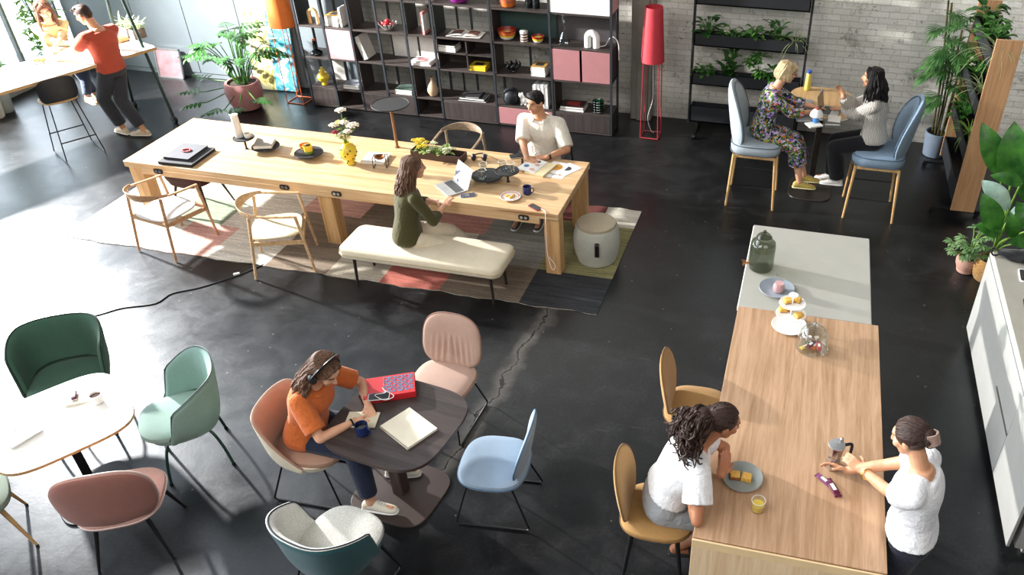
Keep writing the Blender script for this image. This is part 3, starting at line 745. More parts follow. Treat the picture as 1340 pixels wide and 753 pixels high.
# bench
t = thing('upholstered_bench', 'cream upholstered bench on dark metal legs under the woman in olive', 'bench', (-3.405, 6.20, .010))
m = MB(); cushion(m, .845, .26, .345, .455, outline=.09); m.build('seat', fabric('cream_bench_fabric', 'd8ccb2', weave=180), t)
m = MB(); m.tube([(x, y, .395) for x, y in rrect(.847, .262, .09)], .006, 6, closed=True); m.build('piping', fabric('bench_piping', 'b5a685'), t)
M_brz = plain('dark_bronze_metal', '3a322e', .45, .4)
m = MB()
for s in (-1, 1): m.box((0, s*.175, .325), (1.45, .03, .03)); m.box((s*.715, 0, .325), (.03, .35, .03))
m.build('frame', M_brz, t, bevel=.003)
for sx_ in (-1, 1):
    for sy_ in (-1, 1):
        m = MB(); m.tube([(sx_*.715, sy_*.172, .32), (sx_*.73, sy_*.178, 0)], [.018, .013], 10); m.build('leg', M_brz, t)
# pouf
t = thing('storage_pouf', 'round grey green stool with a beige top and a black strap handle on the rug', 'stool', (-1.90, 7.06, .010), R(-75))
m = MB(); m.lathe([(.185, .004), (.20, .012), (.228, .10), (.243, .22), (.24, .32), (.222, .405), (.205, .425)], seg=64)
m.build('body', fabric('pouf_felt', 'b4b4a8', var=.16, weave=160), t)
m = MB(); m.lathe([(.205, .41), (.208, .43), (.20, .45), (.15, .458), (.02, .46)], seg=48); m.build('cushion', fabric('beige_pouf_top', 'a79a82'), t)
m = MB(); m.tube(cat([(.238, 0, .33), (.262, 0, .325), (.266, 0, .26), (.262, 0, .19), (.242, 0, .18)], 4), .014, 8, flat=(1.6, .5)); m.build('strap_handle', M_blackplastic, t)
# bar stool with black shell at the high table
t = thing('bar_stool', 'black shell bar stool on thin wire legs at the bright high table', 'stool', (-9.14, 7.94, 0), RZ(150))
def dfm(x, y, z): return (x, -.17-.18*(z+.15)+.9*x*x+y, .90+z)
m = MB(); m.pad(.44, .34, .02, 3.4, dfm); m.build('backrest', plain('black_shell', '17191f', .55), t)
m = MB(); cushion(m, .21, .20, .735, .765, 3.0); m.build('seat', M_birch, t)
M_wire = plain('dark_wire', '2b2d31', .35, .7)
for s in (-1, 1):
    m = MB(); m.tube([(s*.15, .15, .735), (s*.23, .24, .02), (s*.23, .20, .008), (s*.23, -.20, .008), (s*.23, -.24, .02), (s*.15, -.15, .735)], .007, 8); m.build('wire_leg', M_wire, t)
m = MB(); m.cyl((-.21, .22, .26), (.21, .22, .26), .008); m.cyl((-.21, -.22, .26), (.21, -.22, .26), .008); m.build('footrest', M_blackplastic, t)


# ------------------------------------------------------------------ small tables
def cafe_table(label, c, z, a, b, n, rz, top, edge, base, bc, ba, bb, column, cr=(.045, .03), edge_t=.022):
    t = thing('cafe_table', label, 'table', (c[0], c[1], 0), rz)
    m = MB(); m.prism(sup(a*.995, b*.995, n, 64), z-.006, z); m.build('tabletop', top, t)
    m = MB(); m.prism(sup(a, b, n, 64), z-edge_t, z-.004); m.build('edge_band', edge, t)
    ox, oy = bc
    m = MB(); m.loft([[(ox+x*f_, oy+y*f_, zz) for x, y in sup(ba, bb, 4, 48)] for f_, zz in ((1, 0), (1, .008), (.985, .014), (.2, .018))]); m.build('base_plate', base, t)
    m = MB(); m.prism(sup(cr[0], cr[1], 6, 24), .015, z-edge_t, c=(ox, oy)); m.build('column', column, t, bevel=.003)
    return t
M_wtop = plain('white_laminate', 'efece6', .35, var=.02)
cafe_table('white cafe table with rounded corners and a plywood edge at the left', (-4.70, 3.10), .745, .40, .43, 4, R(-34), M_wtop, M_birch, M_black, (0, 0), .26, .26, M_black, (.045, .03))
M_dktop = wood('dark_smoked_oak', '453c39', '352e2c', 'X', 1.0, .42, .5); M_bronze = plain('bronze_steel', '4c403c', .42, .35, var=.04)
cafe_table('dark brown cafe table with rounded corners where the woman in orange sits', (-2.43, 3.64), .745, .43, .41, 3.6, R(-8), M_dktop, M_bronze, M_bronze, (-.08, -.02), .32, .29, M_bronze, (.05, .05))
cafe_table('pale wooden bar height table between the two high back chairs', (.22, 9.27), 1.10, .375, .48, 3.2, 0, wood('pale_oak_top', 'cda877', 'b48c5b', 'Y', 1.2, .45, .7), M_whiteedge, plain('dark_brown_steel', '322a26', .4, .3), (.02, -.06), .26, .30, plain('dark_brown_steel', '322a26', .4, .3), (.035, .035))
# high table on A-frames with castors
t = thing('high_table', 'long white high table on dark green A frames with castors, beside the man in red', 'table', (-9.44, 8.10, 0), R(70))
HL0, HL1, HW = -2.0, 1.32, .42
m = MB(); m.box(((HL0+HL1)/2, 0, 1.035), (HL1-HL0, 2*HW, .008)); m.build('tabletop', plain('white_high_top', 'e9e4dc', .4), t, smooth=False)
m = MB(); m.box(((HL0+HL1)/2, 0, 1.015), (HL1-HL0, 2*HW, .032)); m.build('edge_band', M_birch, t, smooth=False)
M_dkgr = plain('dark_green_steel', '203430', .4, .2)
for X_ in (HL0+.3, HL1-.12):
    for s in (-1, 1):
        m = MB(); m.tube([(X_, s*.50, .085), (X_, s*.10, 2.15)], .021, 10); lg = m.build('leg', M_dkgr, t)
        m = MB(); m.cyl((X_-.022, s*.50, .05), (X_+.022, s*.50, .05), .05, seg=20); m.cyl((X_-.03, s*.50, .05), (X_+.03, s*.50, .05), .016); m.build('castor', M_blackplastic, lg)
    m = MB(); m.cyl((X_, -.32, .98), (X_, .32, .98), .016); m.build('crossbar', M_dkgr, t)
m = MB(); m.cyl((HL0+.3, 0, .98), (HL1-.12, 0, .98), .016); m.cyl((HL0+.3, 0, 2.15), (HL1-.12, 0, 2.15), .02); m.build('rail', M_dkgr, t)


# ------------------------------------------------------------------ people
def A3(*v): return np.array(v, float)
UP = A3(0, 0, 1)
def skinmat(n, c, c2):
    t_ = NT('skin_'+n); v = t_.coords(); f_ = t_.noise(v, 14, 3)
    t_.set(Base_Color=t_.ramp(f_, [(.3, srgb(c2)), (.7, srgb(c))]), Roughness=.5, Specular_IOR_Level=.35)
    t_.b.inputs['Subsurface Weight'].default_value = .06; t_.b.inputs['Subsurface Radius'].default_value = (.012, .005, .003)
    return t_.m
def hairmat(n, c, c2):
    t_ = NT('hair_'+n); v = t_.coords((60, 60, 9)); f_ = t_.noise(v, 1.5, 4, .7, .6)
    t_.set(Base_Color=t_.ramp(f_, [(.32, srgb(c2)), (.68, srgb(c))]), Roughness=.55, Specular_IOR_Level=.25)
    t_.bump(f_, .6, .006); return t_.m
M_eye = plain('eye_white', 'c9bfb4', .3); M_iris = plain('iris_brown', '1d120c', .25); M_brow = plain('eyebrow_brown', '2a1c15', .7); M_lip = plain('lips', 'b8736a', .45)
def rc(m, p, r0, q, r1, seg=14):
    """round cone with hemispherical ends"""
    p, q = A3(*p), A3(*q); d = nrm(q-p); pts = []; rr = []
    for a in (-80, -55, -28): pts.append(p+d*r0*math.sin(R(a))); rr.append(r0*math.cos(R(a)))
    pts += [p, q]; rr += [r0, r1]
    for a in (28, 55, 80): pts.append(q+d*r1*math.sin(R(a))); rr.append(r1*math.cos(R(a)))
    m.tube(pts, rr, seg)
def fr(m, p, r0, q, r1, seg=16): m.tube([p, q], [r0, r1], seg)
def ik(a, c, l1, l2, pole):
    a, c = A3(*a), A3(*c); v = c-a; d = np.linalg.norm(v); mx = (l1+l2)*.985
    if d > mx: c = a+v/d*mx; v = c-a; d = mx
    d = max(d, abs(l1-l2)+.03)
    u = nrm(v); x = (l1*l1-l2*l2+d*d)/(2*d); h = math.sqrt(max(0, l1*l1-x*x))
    p = A3(*pole); p = p-u*np.dot(p, u)
    return a+u*x+nrm(p)*h, c
def hand_prims(m, wr, d, nrmv, thumb, k=1.0, curl=.5, spread=.12, point=False):
    """palm, four separate fingers, thumb. d: finger direction, nrmv: back of the hand normal, thumb: direction of the thumb side"""
    d = nrm(A3(*d)); n = A3(*nrmv); n = nrm(n-d*np.dot(n, d)); s = A3(*thumb); s = nrm(s-d*np.dot(s, d)-n*np.dot(s, n))
    pl_ = .088*k
    for o_ in (-.028, -.010, .010, .028):
        rc(m, wr+s*o_*.55*k-d*.008, .0145*k, wr+d*pl_+s*o_*k, .0115*k, 10)
    for i, (o_, L) in enumerate(((.029, .072), (.010, .081), (-.010, .076), (-.028, .060))):
        L *= k; base = wr+d*(pl_+.002)+s*o_*k; dd = nrm(d+s*o_*spread*18*.25/k); cv = curl*(1+.12*i)
        if point and i == 0: cv = .1
        p = base
        for j, fl in enumerate((.46, .30, .24)):
            ang = cv*(.45+.55*j); v = nrm(dd*math.cos(ang)-n*math.sin(ang)); q = p+v*L*fl
            rc(m, p, (.0088-.0009*j)*k, q, (.0082-.0009*j)*k, 8); p = q
    tb = wr+d*.022*k+s*.030*k; v = nrm(d*.62+s*.72-n*.30); q = tb+v*.042*k
    rc(m, tb, .0135*k, q, .0105*k, 8); v2 = nrm(d*.9+s*.28-n*.32*(1+curl)); rc(m, q, .0103*k, q+v2*.034*k, .0085*k, 8)
class Person:
    def __init__(s, label, hip, az, lean=8, chest_az=None, H=1.70, fem=True, hands=None, hand_dir=(None, None), hand_n=(None, None), curl=(.5, .5), elbows=(None, None), feet=None, foot_az=(None, None), knee=(None, None),
                 head_az=None, head_pitch=10, head_tilt=0, skin=None, bend=.5, side=0, sit_loc=None, shrug=0, neck_f=.03):
        k = H/1.70; s.k = k; s.fem = fem; s.skin = skin
        s.root = thing('person', label, 'person', (hip[0], hip[1], 0 if sit_loc is None else sit_loc)); s.o = A3(*s.root.location)
        s.hip = A3(*hip)-s.o
        ca = az if chest_az is None else chest_az
        f0 = A3(math.cos(R(az)), math.sin(R(az)), 0); f1 = A3(math.cos(R(ca)), math.sin(R(ca)), 0)
        r0 = A3(f0[1], -f0[0], 0); r1 = A3(f1[1], -f1[0], 0)
        s.f0, s.f1, s.r0, s.r1 = f0, f1, r0, r1
        L = .50*k; a0, a1 = R(lean*bend), R(lean)
        d0 = UP*math.cos(a0)+f0*math.sin(a0); d1 = UP*math.cos(a1)+f1*math.sin(a1)
        d1 = nrm(d1+r1*side)
        P0 = s.hip; P2 = P0+d0*L*.5+d1*L*.5
        s.bz = lambda t: (1-t)**2*P0+2*t*(1-t)*(P0+d0*L*.5)+t*t*P2
        s.bd = lambda t: nrm(d0*(1-t)+d1*t)
        s.neck = P2; s.d1 = d1
        def frame(t):
            u = s.bd(t); r = nrm(r0*(1-t)+r1*t); r = nrm(r-u*np.dot(r, u)); f_ = np.cross(u, r); return r, f_, u
        s.frame = frame
        # head
        ha = R(ca if head_az is None else head_az); hp = R(head_pitch)
        hf = A3(math.cos(ha)*math.cos(hp), math.sin(ha)*math.cos(hp), -math.sin(hp)); hr = A3(math.sin(ha), -math.cos(ha), 0); hu = np.cross(hr, hf)
        tl = R(head_tilt); hr, hu = hr*math.cos(tl)+hu*math.sin(tl), hu*math.cos(tl)-hr*math.sin(tl)
        s.hf, s.hr, s.hu = hf, hr, hu; s.HM = np.array((hr, hf, hu)).T
        nk = s.neck+d1*.085*k+nrm(A3(hf[0], hf[1], 0))*neck_f*k; s.nk = nk
        s.hc = nk+hu*.115*k+hf*.022*k
        # arms
        rr, ff, uu = frame(.90); sw = (.165 if fem else .195)*k; s.sh = {}; s.el = {}; s.wr = {}
        s.chest = s.bz(.9)
        for i, sg in enumerate((-1, 1)):   # 0 left, 1 right
            shp = s.bz(.93)+rr*sg*sw-uu*(.015-shrug)*k; s.sh[i] = shp
            tgt = A3(*hands[i])-s.o
            pole = A3(*elbows[i]) if elbows[i] is not None else (-UP*1.0+rr*sg*.55-ff*.35)
            s.el[i], s.wr[i] = ik(shp, tgt, .285*k, .250*k, pole)
        s.ARM = ((.046, .038, .034, .026) if fem else (.052, .044, .038, .029))
        # legs
        s.hj, s.kn, s.an, s.ft = {}, {}, {}, {}
        for i, sg in enumerate((-1, 1)):
            hj = s.hip+r0*sg*.088*k-UP*.01; s.hj[i] = hj
            fa = az if foot_az[i] is None else foot_az[i]; s.ft[i] = A3(math.cos(R(fa)), math.sin(R(fa)), 0)
            tg = A3(*feet[i])-s.o; pole = A3(*knee[i]) if knee[i] is not None else (f0*1.0+UP*.55+r0*sg*.1)
            s.kn[i], s.an[i] = ik(hj, tg, .425*k, .425*k, pole)
        s.hd, s.hn, s.curl = hand_dir, hand_n, curl
        s.body()
    def torso_rings(s, t0, t1, off=0, n=14, scale=1.0, drop=0, bust=True):
        k = s.k
        prof = ([(-.16, .125, .085), (-.06, .168, .112), (.06, .172, .115), (.2, .150, .102), (.36, .128, .092), (.52, .138, .100), (.68, .148, .112), (.82, .155, .103), (.93, .128, .080), (1.0, .080, .062), (1.06, .056, .056)] if s.fem else
                [(-.16, .120, .085), (-.06, .160, .110), (.06, .162, .112), (.2, .152, .108), (.36, .148, .106), (.52, .160, .112), (.68, .178, .120), (.82, .186, .112), (.93, .150, .086), (1.0, .088, .066), (1.06, .060, .060)])
        ts = [p[0] for p in prof]; rings = []
        for i in range(n+1):
            t = t0+(t1-t0)*i/n; tt = max(ts[0], min(ts[-1], t))
            rx_ = np.interp(tt, ts, [p[1] for p in prof])*k*scale+off; ry_ = np.interp(tt, ts, [p[2] for p in prof])*k*scale+off
            tc_ = max(0, min(1, t)); c = s.bz(tc_)+s.bd(tc_)*(t-tc_)*.5*k; r, f_, u = s.frame(tc_)
            bf = .022*k*math.exp(-((t-.68)/.11)**2) if (s.fem and bust) else 0
            ring = []
            for x, y in sup(rx_, ry_, 2.4, 24):
                p = c+r*x+f_*(y+(bf if y > 0 else 0)); ring.append(p)
            rings.append(ring)
        return rings
    def body(s):
        m = MB(); k = s.k; a, b, c, d = s.ARM
        m.loft(s.torso_rings(-.16, 1.06))
        r, f_, u = s.frame(.93)
        for i, sg in enumerate((-1, 1)):
            rc(m, s.bz(.95)+r*sg*.04*k, .055*k, s.sh[i], a*k*1.08)
            rc(m, s.sh[i], a*k, s.el[i], b*k*.95); rc(m, s.el[i], b*k*.93, s.el[i]*.65+s.wr[i]*.35, c*k*1.04); rc(m, s.el[i]*.65+s.wr[i]*.35, c*k*1.04, s.wr[i], d*k*.92)
            fd = nrm(s.wr[i]-s.el[i]) if s.hd[i] is None else nrm(A3(*s.hd[i]))
            n_ = UP if s.hn[i] is None else A3(*s.hn[i])
            th = np.cross(fd, n_)*(1 if sg < 0 else -1)
            hand_prims(m, s.wr[i], fd, n_, th, .98*k if s.fem else 1.08*k, s.curl[i])
            rc(m, s.hj[i], .078*k, s.kn[i], .054*k); rc(m, s.kn[i], .054*k, s.kn[i]*.68+s.an[i]*.32, .052*k); rc(m, s.kn[i]*.68+s.an[i]*.32, .052*k, s.an[i], .036*k)
            an = s.an[i]; rc(m, an-UP*.035-s.ft[i]*.03, .034*k, an-UP*.055+s.ft[i]*.15*k, .026*k)
        # neck and head
        H = s.HM; hc = s.hc; L = lambda x, y, z: hc+H@(A3(x, y, z)*k)
        rc(m, s.neck-s.d1*.02, (.052 if s.fem else .060)*k, L(0, -.025, -.075), (.050 if s.fem else .057)*k)
        m.ell(L(0, -.018, .022), A3(.073, .092, .088)*k, H, 20, 14); m.ell(L(0, .018, -.03), A3(.061, .070, .080)*k, H, 20, 14)
        m.ell(L(0, .045, -.085), A3(.036, .036, .030)*k, H); m.ell(L(0, .055, .038), A3(.052, .03, .026)*k, H)
        for sg in (-1, 1):
            m.ell(L(sg*.040, .052, -.022), A3(.024, .030, .024)*k, H); m.ell(L(sg*.074, -.012, -.012), A3(.010, .020, .032)*k, H)
        rc(m, L(0, .086, .012), .0085*k, L(0, .104, -.024), .0125*k, 10); m.ell(L(0, .092, -.030), A3(.018, .012, .010)*k, H)
        o = remesh(m, 'body', s.skin, s.root, .0058, 2)
        for sg in (-1, 1):
            e = MB(); e.ell(L(sg*.031, .0605, .006), A3(.0125, .0115, .0062)*k, H, 12, 8); eo = e.build('eye', M_eye, s.root)
            e = MB(); e.ell(L(sg*.031, .0685, .0055), A3(.0066, .0048, .0060)*k, H, 10, 6); e.build('iris', M_iris, eo)
            e = MB(); e.tube([L(sg*.014, .0825, .030), L(sg*.032, .0785, .036), L(sg*.050, .0600, .032)], [.0045*k, .0052*k, .0025*k], 6); e.build('eyebrow', M_brow, s.root)
        e = MB(); e.ell(L(0, .0815, -.056), A3(.023, .0085, .0050)*k, H, 12, 6); e.ell(L(0, .0795, -.065), A3(.019, .0085, .0055)*k, H, 12, 6); e.build('lips', M_lip, s.root)
    def hl(s, x, y, z): return s.hc+s.HM@(A3(x, y, z)*s.k)
    # ---- clothing
    def top(s, name, mat, t0=-.02, t1=1.0, off=.014, sleeve=.5, sl=.016, wide=0, collar=False, neckhole=True, flare=0, puff=0):
        m = MB(); k = s.k; a, b, c, d = s.ARM
        rings = s.torso_rings(t0, t1, off); n = len(rings)
        if flare:
            for i, rg in enumerate(rings):
                w_ = flare*max(0, 1-i/(n*.55)); cc = sum(rg)/len(rg); rings[i] = [p+(p-cc)*w_ for p in rg]
        m.loft(rings); r, f_, u = s.frame(.93)
        for i, sg in enumerate((-1, 1)):
            rc(m, s.bz(.93)+r*sg*.05*k-u*.005, .060*k+off*.3, s.sh[i], a*k+sl)
            sh, el, wr = s.sh[i], s.el[i], s.wr[i]
            if sleeve <= 1: m.tube([sh, sh+(el-sh)*sleeve*.5, sh+(el-sh)*sleeve], [a*k+sl, a*k+sl+wide*.5+puff, (a+(b-a)*sleeve)*k+sl+wide], 16)
            else:
                rc(m, sh, a*k+sl, el, b*k+sl+puff); q = sleeve-1; e2 = el+(wr-el)*q
                m.tube([el, el+(e2-el)*.5, e2], [b*k*.96+sl+puff, c*k+sl+wide*.7+puff, (c+(d-c)*q)*k+sl+wide-puff*.6], 16)
        o = remesh(m, name, mat, s.root, .008, 3)
        if collar:
            q = MB(); r, f_, u = s.frame(1.0); pts = []
            cc = s.neck-u*.012*k
            for i in range(25):
                an = R(-150+300*i/24); pts.append((cc+r*math.sin(an)*.098*k-f_*math.cos(an)*.086*k+f_*.006, an))
            ringsq = []
            for p, an in pts:
                out = nrm(r*math.sin(an)-f_*math.cos(an)); up_ = u*.030*k
                ringsq.append([p+out*.004, p+up_-out*.004, p+up_+out*.004, p+out*.030*k+u*.006, p+out*.026*k])
            q.loft(ringsq); q.build('collar', mat, o)
        return o
    def trousers(s, name, mat, frac=.92, off=.014, wide=0, t1=.18, waist=None):
        m = MB(); k = s.k
        m.loft(s.torso_rings(-.17, t1, off))
        for i in (0, 1):
            rc(m, s.hj[i], .078*k+off+wide*.3, s.kn[i], .056*k+off+wide*.6)
            e = s.kn[i]+(s.an[i]-s.kn[i])*frac
            m.tube([s.kn[i], s.kn[i]*.6+e*.4, e], [.056*k+off+wide*.6, .054*k+off*.9+wide*.8, .040*k+off+wide], 16)
            rc(m, s.kn[i], .056*k+off+wide*.55, s.kn[i]+nrm(s.an[i]-s.kn[i])*.02, .056*k+off+wide*.55)
        return remesh(m, name, mat, s.root, .009, 3)
    def skirt(s, name, mat, frac=.9, off=.016, wide=.02, t1=.2):
        m = MB(); k = s.k; m.loft(s.torso_rings(-.17, t1, off))
        for i in (0, 1):
            rc(m, s.hj[i], .082*k+off, s.hj[i]+(s.kn[i]-s.hj[i])*min(1, frac), .058*k+off+wide)
        a = (s.hj[0]+s.hj[1])/2; b = (s.kn[0]+s.kn[1])/2
        rc(m, a, .085*k, a+(b-a)*min(1, frac), .055*k+off)
        if frac > 1:
            for i in (0, 1):
                e = s.kn[i]+(s.an[i]-s.kn[i])*(frac-1); fr(m, s.kn[i], .058*k+off+wide, e, .055*k+off+wide*1.4)
            e = [(s.kn[i]+(s.an[i]-s.kn[i])*(frac-1)) for i in (0, 1)]; fr(m, b, .05, (e[0]+e[1])/2, .05)
        return remesh(m, name, mat, s.root, .009, 3)
    def shoes(s, mat, sole=None, name='shoe', low=True, sandal=False):
        for i in (0, 1):
            an = s.an[i]; f_ = s.ft[i]; r = A3(f_[1], -f_[0], 0); k = s.k; gz = an[2]-.085*k
            m = MB(); rings = []
            def ring(x, w, zt, zb): 
                c = A3(an[0], an[1], 0)+f_*x*k
                return [A3(*(c+r*w*k*px))+UP*(gz+zb+(zt-zb)*pz) for px, pz in ((-.75, 0), (.75, 0), (1, .25), (.85, .7), (.35, 1), (-.35, 1), (-.85, .7), (-1, .25))]
            if sandal:
                for x, w in ((-.07, .028), (-.05, .036), (.05, .040), (.13, .046), (.17, .040), (.19, .025)): rings.append(ring(x, w, .026, 0))
                m.loft(rings); so = m.build(name, mat, s.root, bevel=.004)
                m = MB(); c = A3(an[0], an[1], gz)
                m.tube(cat([c+f_*.09*k+r*.045*k+UP*.03, c+f_*.07*k+r*.03*k+UP*.065, c+f_*.07*k-r*.03*k+UP*.065, c+f_*.09*k-r*.045*k+UP*.03], 4), .011, 8, flat=(.4, 1.7)); m.build('strap', mat, so)
                continue
            for x, w, zt in ((-.075, .022, .05), (-.06, .034, .082), (-.02, .037, .098), (.03, .037, .095), (.08, .041, .070), (.13, .044, .055), (.17, .038, .046), (.195, .020, .036)): rings.append(ring(x, w, zt, .012))
            m.loft(rings); so = m.build(name, mat, s.root, sub=1)
            m = MB(); rings = []
            for x, w in ((-.082, .024), (-.062, .037), (-.02, .040), (.03, .040), (.08, .044), (.13, .047), (.175, .041), (.203, .022)): rings.append(ring(x, w, .024, 0))
            m.loft(rings); m.build('sole', sole or mat, so, sub=1)
            if low:
                m = MB()
                for x in (.055, .075, .095):
                    c = A3(an[0], an[1], gz)+f_*x*k+UP*(.095-.45*(x-.03)); m.tube([c-r*.018, c+UP*.004, c+r*.018], .0035, 6)
                m.build('laces', M_white, so)
    # ---- hair
    def hair(s, mat, kind, n=70, seed=1, length=.3, fringe=False, spreadk=1.0, wave=.012, part=0, thick=.013, maxth=114, back=0.0):
        rnd = random.Random(seed); m = MB(); L = s.hl; k = s.k; H = s.HM
        cap = [(0, -.026, .026, .083, .098, .092)]
        if kind == 'short': cap = [(0, -.024, .034, .080, .094, .084), (0, .015, .088, .062, .062, .034), (0, -.055, -.005, .070, .055, .07)]
        for (x, y, z, a, b, c) in cap: m.ell(L(x, y, z), A3(a, b, c)*k, H, 20, 14)
        def strand(th, y0, ln, w_, rad, out=1.0, flick=0):
            # th: angle round the head measured from the back
            pts = []; rs = []; ph = rnd.uniform(0, 6.3); top = A3(math.sin(th)*.02, -.02-.02*math.cos(th), .108)
            side_ = A3(math.sin(th)*.084, -.026-math.cos(th)*.098, .02)
            loc = [top, (top+side_)*.5+A3(math.sin(th)*.022, -math.cos(th)*.024, .028), side_]
            for q in loc: pts.append(L(*q)); rs.append(rad)
            base = pts[-1]; outv = nrm(H@A3(math.sin(th), -math.cos(th), 0)); outv[2] *= .3
            for j in range(1, 7):
                t = j/6; p = base-UP*ln*t-nrm(A3(s.hf[0], s.hf[1], 0))*back*ln*t+outv*(.018*math.sin(t*PI*.7)*out+.01*t)*k*spreadk
                p = p+s.hr*w_*math.sin(ph+t*9)*t**.5+outv*w_*.8*math.cos(ph*1.7+t*8)*t**.5
                # keep clear of the back and shoulders
                c = s.bz(.9); v = p-c; hz = math.hypot(v[0], v[1])
                if p[2] < s.neck[2] and hz < .125*k and t > .2:
                    vv = A3(v[0], v[1], 0); p = c+nrm(vv)*.125*k+UP*v[2]
                pts.append(p); rs.append(rad*(1-.55*t**2))
            m.tube(cat(pts, 2), np.interp(np.linspace(0, 1, (len(pts)-1)*2+1), np.linspace(0, 1, len(rs)), rs), 6)
        if kind in ('long', 'curly', 'bob'):
            for i in range(n):
                th = rnd.uniform(-1, 1)*R(maxth); ln = length*rnd.uniform(.75, 1.08)*(1-.12*abs(th)/2.2)
                strand(th, 0, ln, wave*rnd.uniform(.5, 1.3)*(1 if abs(th) < 1.4 else .4), thick*k*rnd.uniform(.7, 1.15), 1 if kind != 'curly' else 1.5)
            for sg in (-1, 1):   # front hair falling from the parting past the temple
                for j in range(7 if back < .5 else 0):
                    p0 = L(part+sg*.006, .045-.02*j, .106-.002*j); p1 = L(sg*(.055+.003*j), .052-.018*j, .070); p2 = L(sg*(.083+.002*j), .004-.014*j, .0); p3 = L(sg*.088, -.022-.012*j, -.075)
                    m.tube(cat([p0, p1, p2, p3], 4), [thick*k*1.05]*9+[thick*k*.9]*3+[thick*k*.5], 6)
        if kind == 'bob' or fringe:
            for j in range(16):
                x = -.055+.11*j/15; m.tube(cat([L(x*.4, .03, .106), L(x*.9, .075, .082), L(x*1.05+.008*rnd.uniform(-1, 1), .088, .046)], 4), [.011*k]*6+[.009*k, .006*k, .003*k], 6)
        if kind == 'short':
            for j in range(60):
                x = rnd.uniform(-.055, .055); y = rnd.uniform(-.07, .06); q = (x, y, .092-.8*(x*x+y*y*.6)/.1*.35)
                m.tube(cat([L(*q), L(q[0]*1.08+rnd.uniform(-.01, .01), q[1]+.010, q[2]+.012), L(q[0]*1.12+rnd.uniform(-.012, .012), q[1]+.022, q[2]+.008)], 3), [.010*k]*4+[.007*k, .004*k, .002*k], 6)
        if kind in ('updo', 'pony'):
            d1 = A3(0, -1, -.10 if kind == 'updo' else -.2)
            for j in range(110):
                th = R(rnd.uniform(-180, 180)); ah = abs(th)
                zz = .72 if ah > 2.2 else (.30 if ah > 1.4 else -.55); d0 = nrm(A3(math.sin(th)*1.0, -math.cos(th), zz+rnd.uniform(-.12, .5))); pts = []
                for q in range(8):
                    d_ = nrm(d0*(1-q/7)+d1*(q/7)+A3(rnd.uniform(-.03, .03), 0, rnd.uniform(-.03, .03))); pts.append(L(.083*d_[0]*1.0, -.026+.098*d_[1]*1.0, .026+.092*d_[2]*1.0))
                m.tube(pts, [.005*k]+[.0085*k]*6+[.006*k], 6)
        return m
M_skinA = skinmat('light', 'e0ad8d', 'd39c7c'); M_skinB = skinmat('olive', 'cf9b78', 'bf8a67'); M_skinC = skinmat('tan', 'b97e5c', 'a86f4e')
M_hbrown = hairmat('brown', '7a5a45', '3c2a20'); M_hblack = hairmat('black', '1d1817', '0c0a0a'); M_hblond = hairmat('blond', 'd8c29a', 'a98c62'); M_hdbrown = hairmat('dark_brown', '46322a', '20150f'); M_hlight = hairmat('auburn', '6b4a38', '3b271d')

# 1 woman in olive shirt on the bench
p = Person('woman in an olive shirt and cream trousers on the bench, typing on a laptop', (-3.62, 6.26, .55), 20, 16, 48, 1.68, True,
    hands=((-3.374, 6.510, 0.800), (-3.283, 6.468, 0.800)), feet=((-3.16, 6.80, .10), (-2.96, 6.52, .10)), head_az=40, head_pitch=2, skin=M_skinA, curl=(.5, .45), hand_n=((0, -.2, 1), (0, -.2, 1)), knee=((.8, .3, .9), (.9, .0, .9)), elbows=((.1, .6, -1), (.4, -.7, -1)), bend=.3)
p.top('shirt', fabric('olive_shirt_fabric', '494526', weave=90, wr=1.0), -.14, .99, .020, 1.45, .016, flare=.14)
p.trousers('trousers', fabric('cream_trousers', 'd9cdb4', wr=1.0), .9, .016, .012)
p.shoes(plain('white_shoe', 'e4dfd3', .6)); p.hair(M_hbrown, 'long', 90, 3, .27, wave=.022, maxth=100, back=.2).build('hair', M_hbrown, p.root)

# 2 man in white shirt at the far side of the long table
p = Person('man in a short sleeved white shirt at the far side of the long table', (-2.80, 8.14, .56), -90, 6, -92, 1.80, False,
    hands=((-2.633, 7.745, 0.785), (-2.826, 7.639, 0.785)), feet=((-2.70, 7.62, .10), (-2.95, 7.58, .10)), head_az=-112, head_pitch=12, skin=M_skinB, hand_dir=((-1, -.25, -.05), (1, -.35, -.05)), hand_n=((0, -.1, 1), (0, -.1, 1)), curl=(.45, .45), elbows=((1, .5, -.5), (-1, .5, -.5)))
s1 = p.top('shirt', fabric('white_linen', 'e3dccd', weave=110, wr=1.0), -.10, .99, .022, .92, .022, .014, collar=True)
p.trousers('trousers', fabric('dark_trousers', '2a2c33', wr=.8)); p.shoes(plain('grey_shoe', '4b4a4a', .6), M_white); p.hair(M_hblack, 'short', seed=5).build('hair', M_hblack, p.root)
m = MB(); wv = nrm(p.wr[0]-p.el[0]); c = p.wr[0]-wv*.025; m.cyl(c-wv*.009, c+wv*.009, .034); w_ = m.build('watch', M_black, p.root); m = MB(); m.cyl(c+UP*.028, c+UP*.040, .018); m.build('watch_dial', M_chrome, w_)
m = MB()
for i in range(4): q = p.hip*0+p.bz(.86-.2*i)+p.frame(.8-.2*i)[1]*(.137-.008*i); m.ell(q, (.006, .006, .006))
m.build('buttons', M_paper, s1)

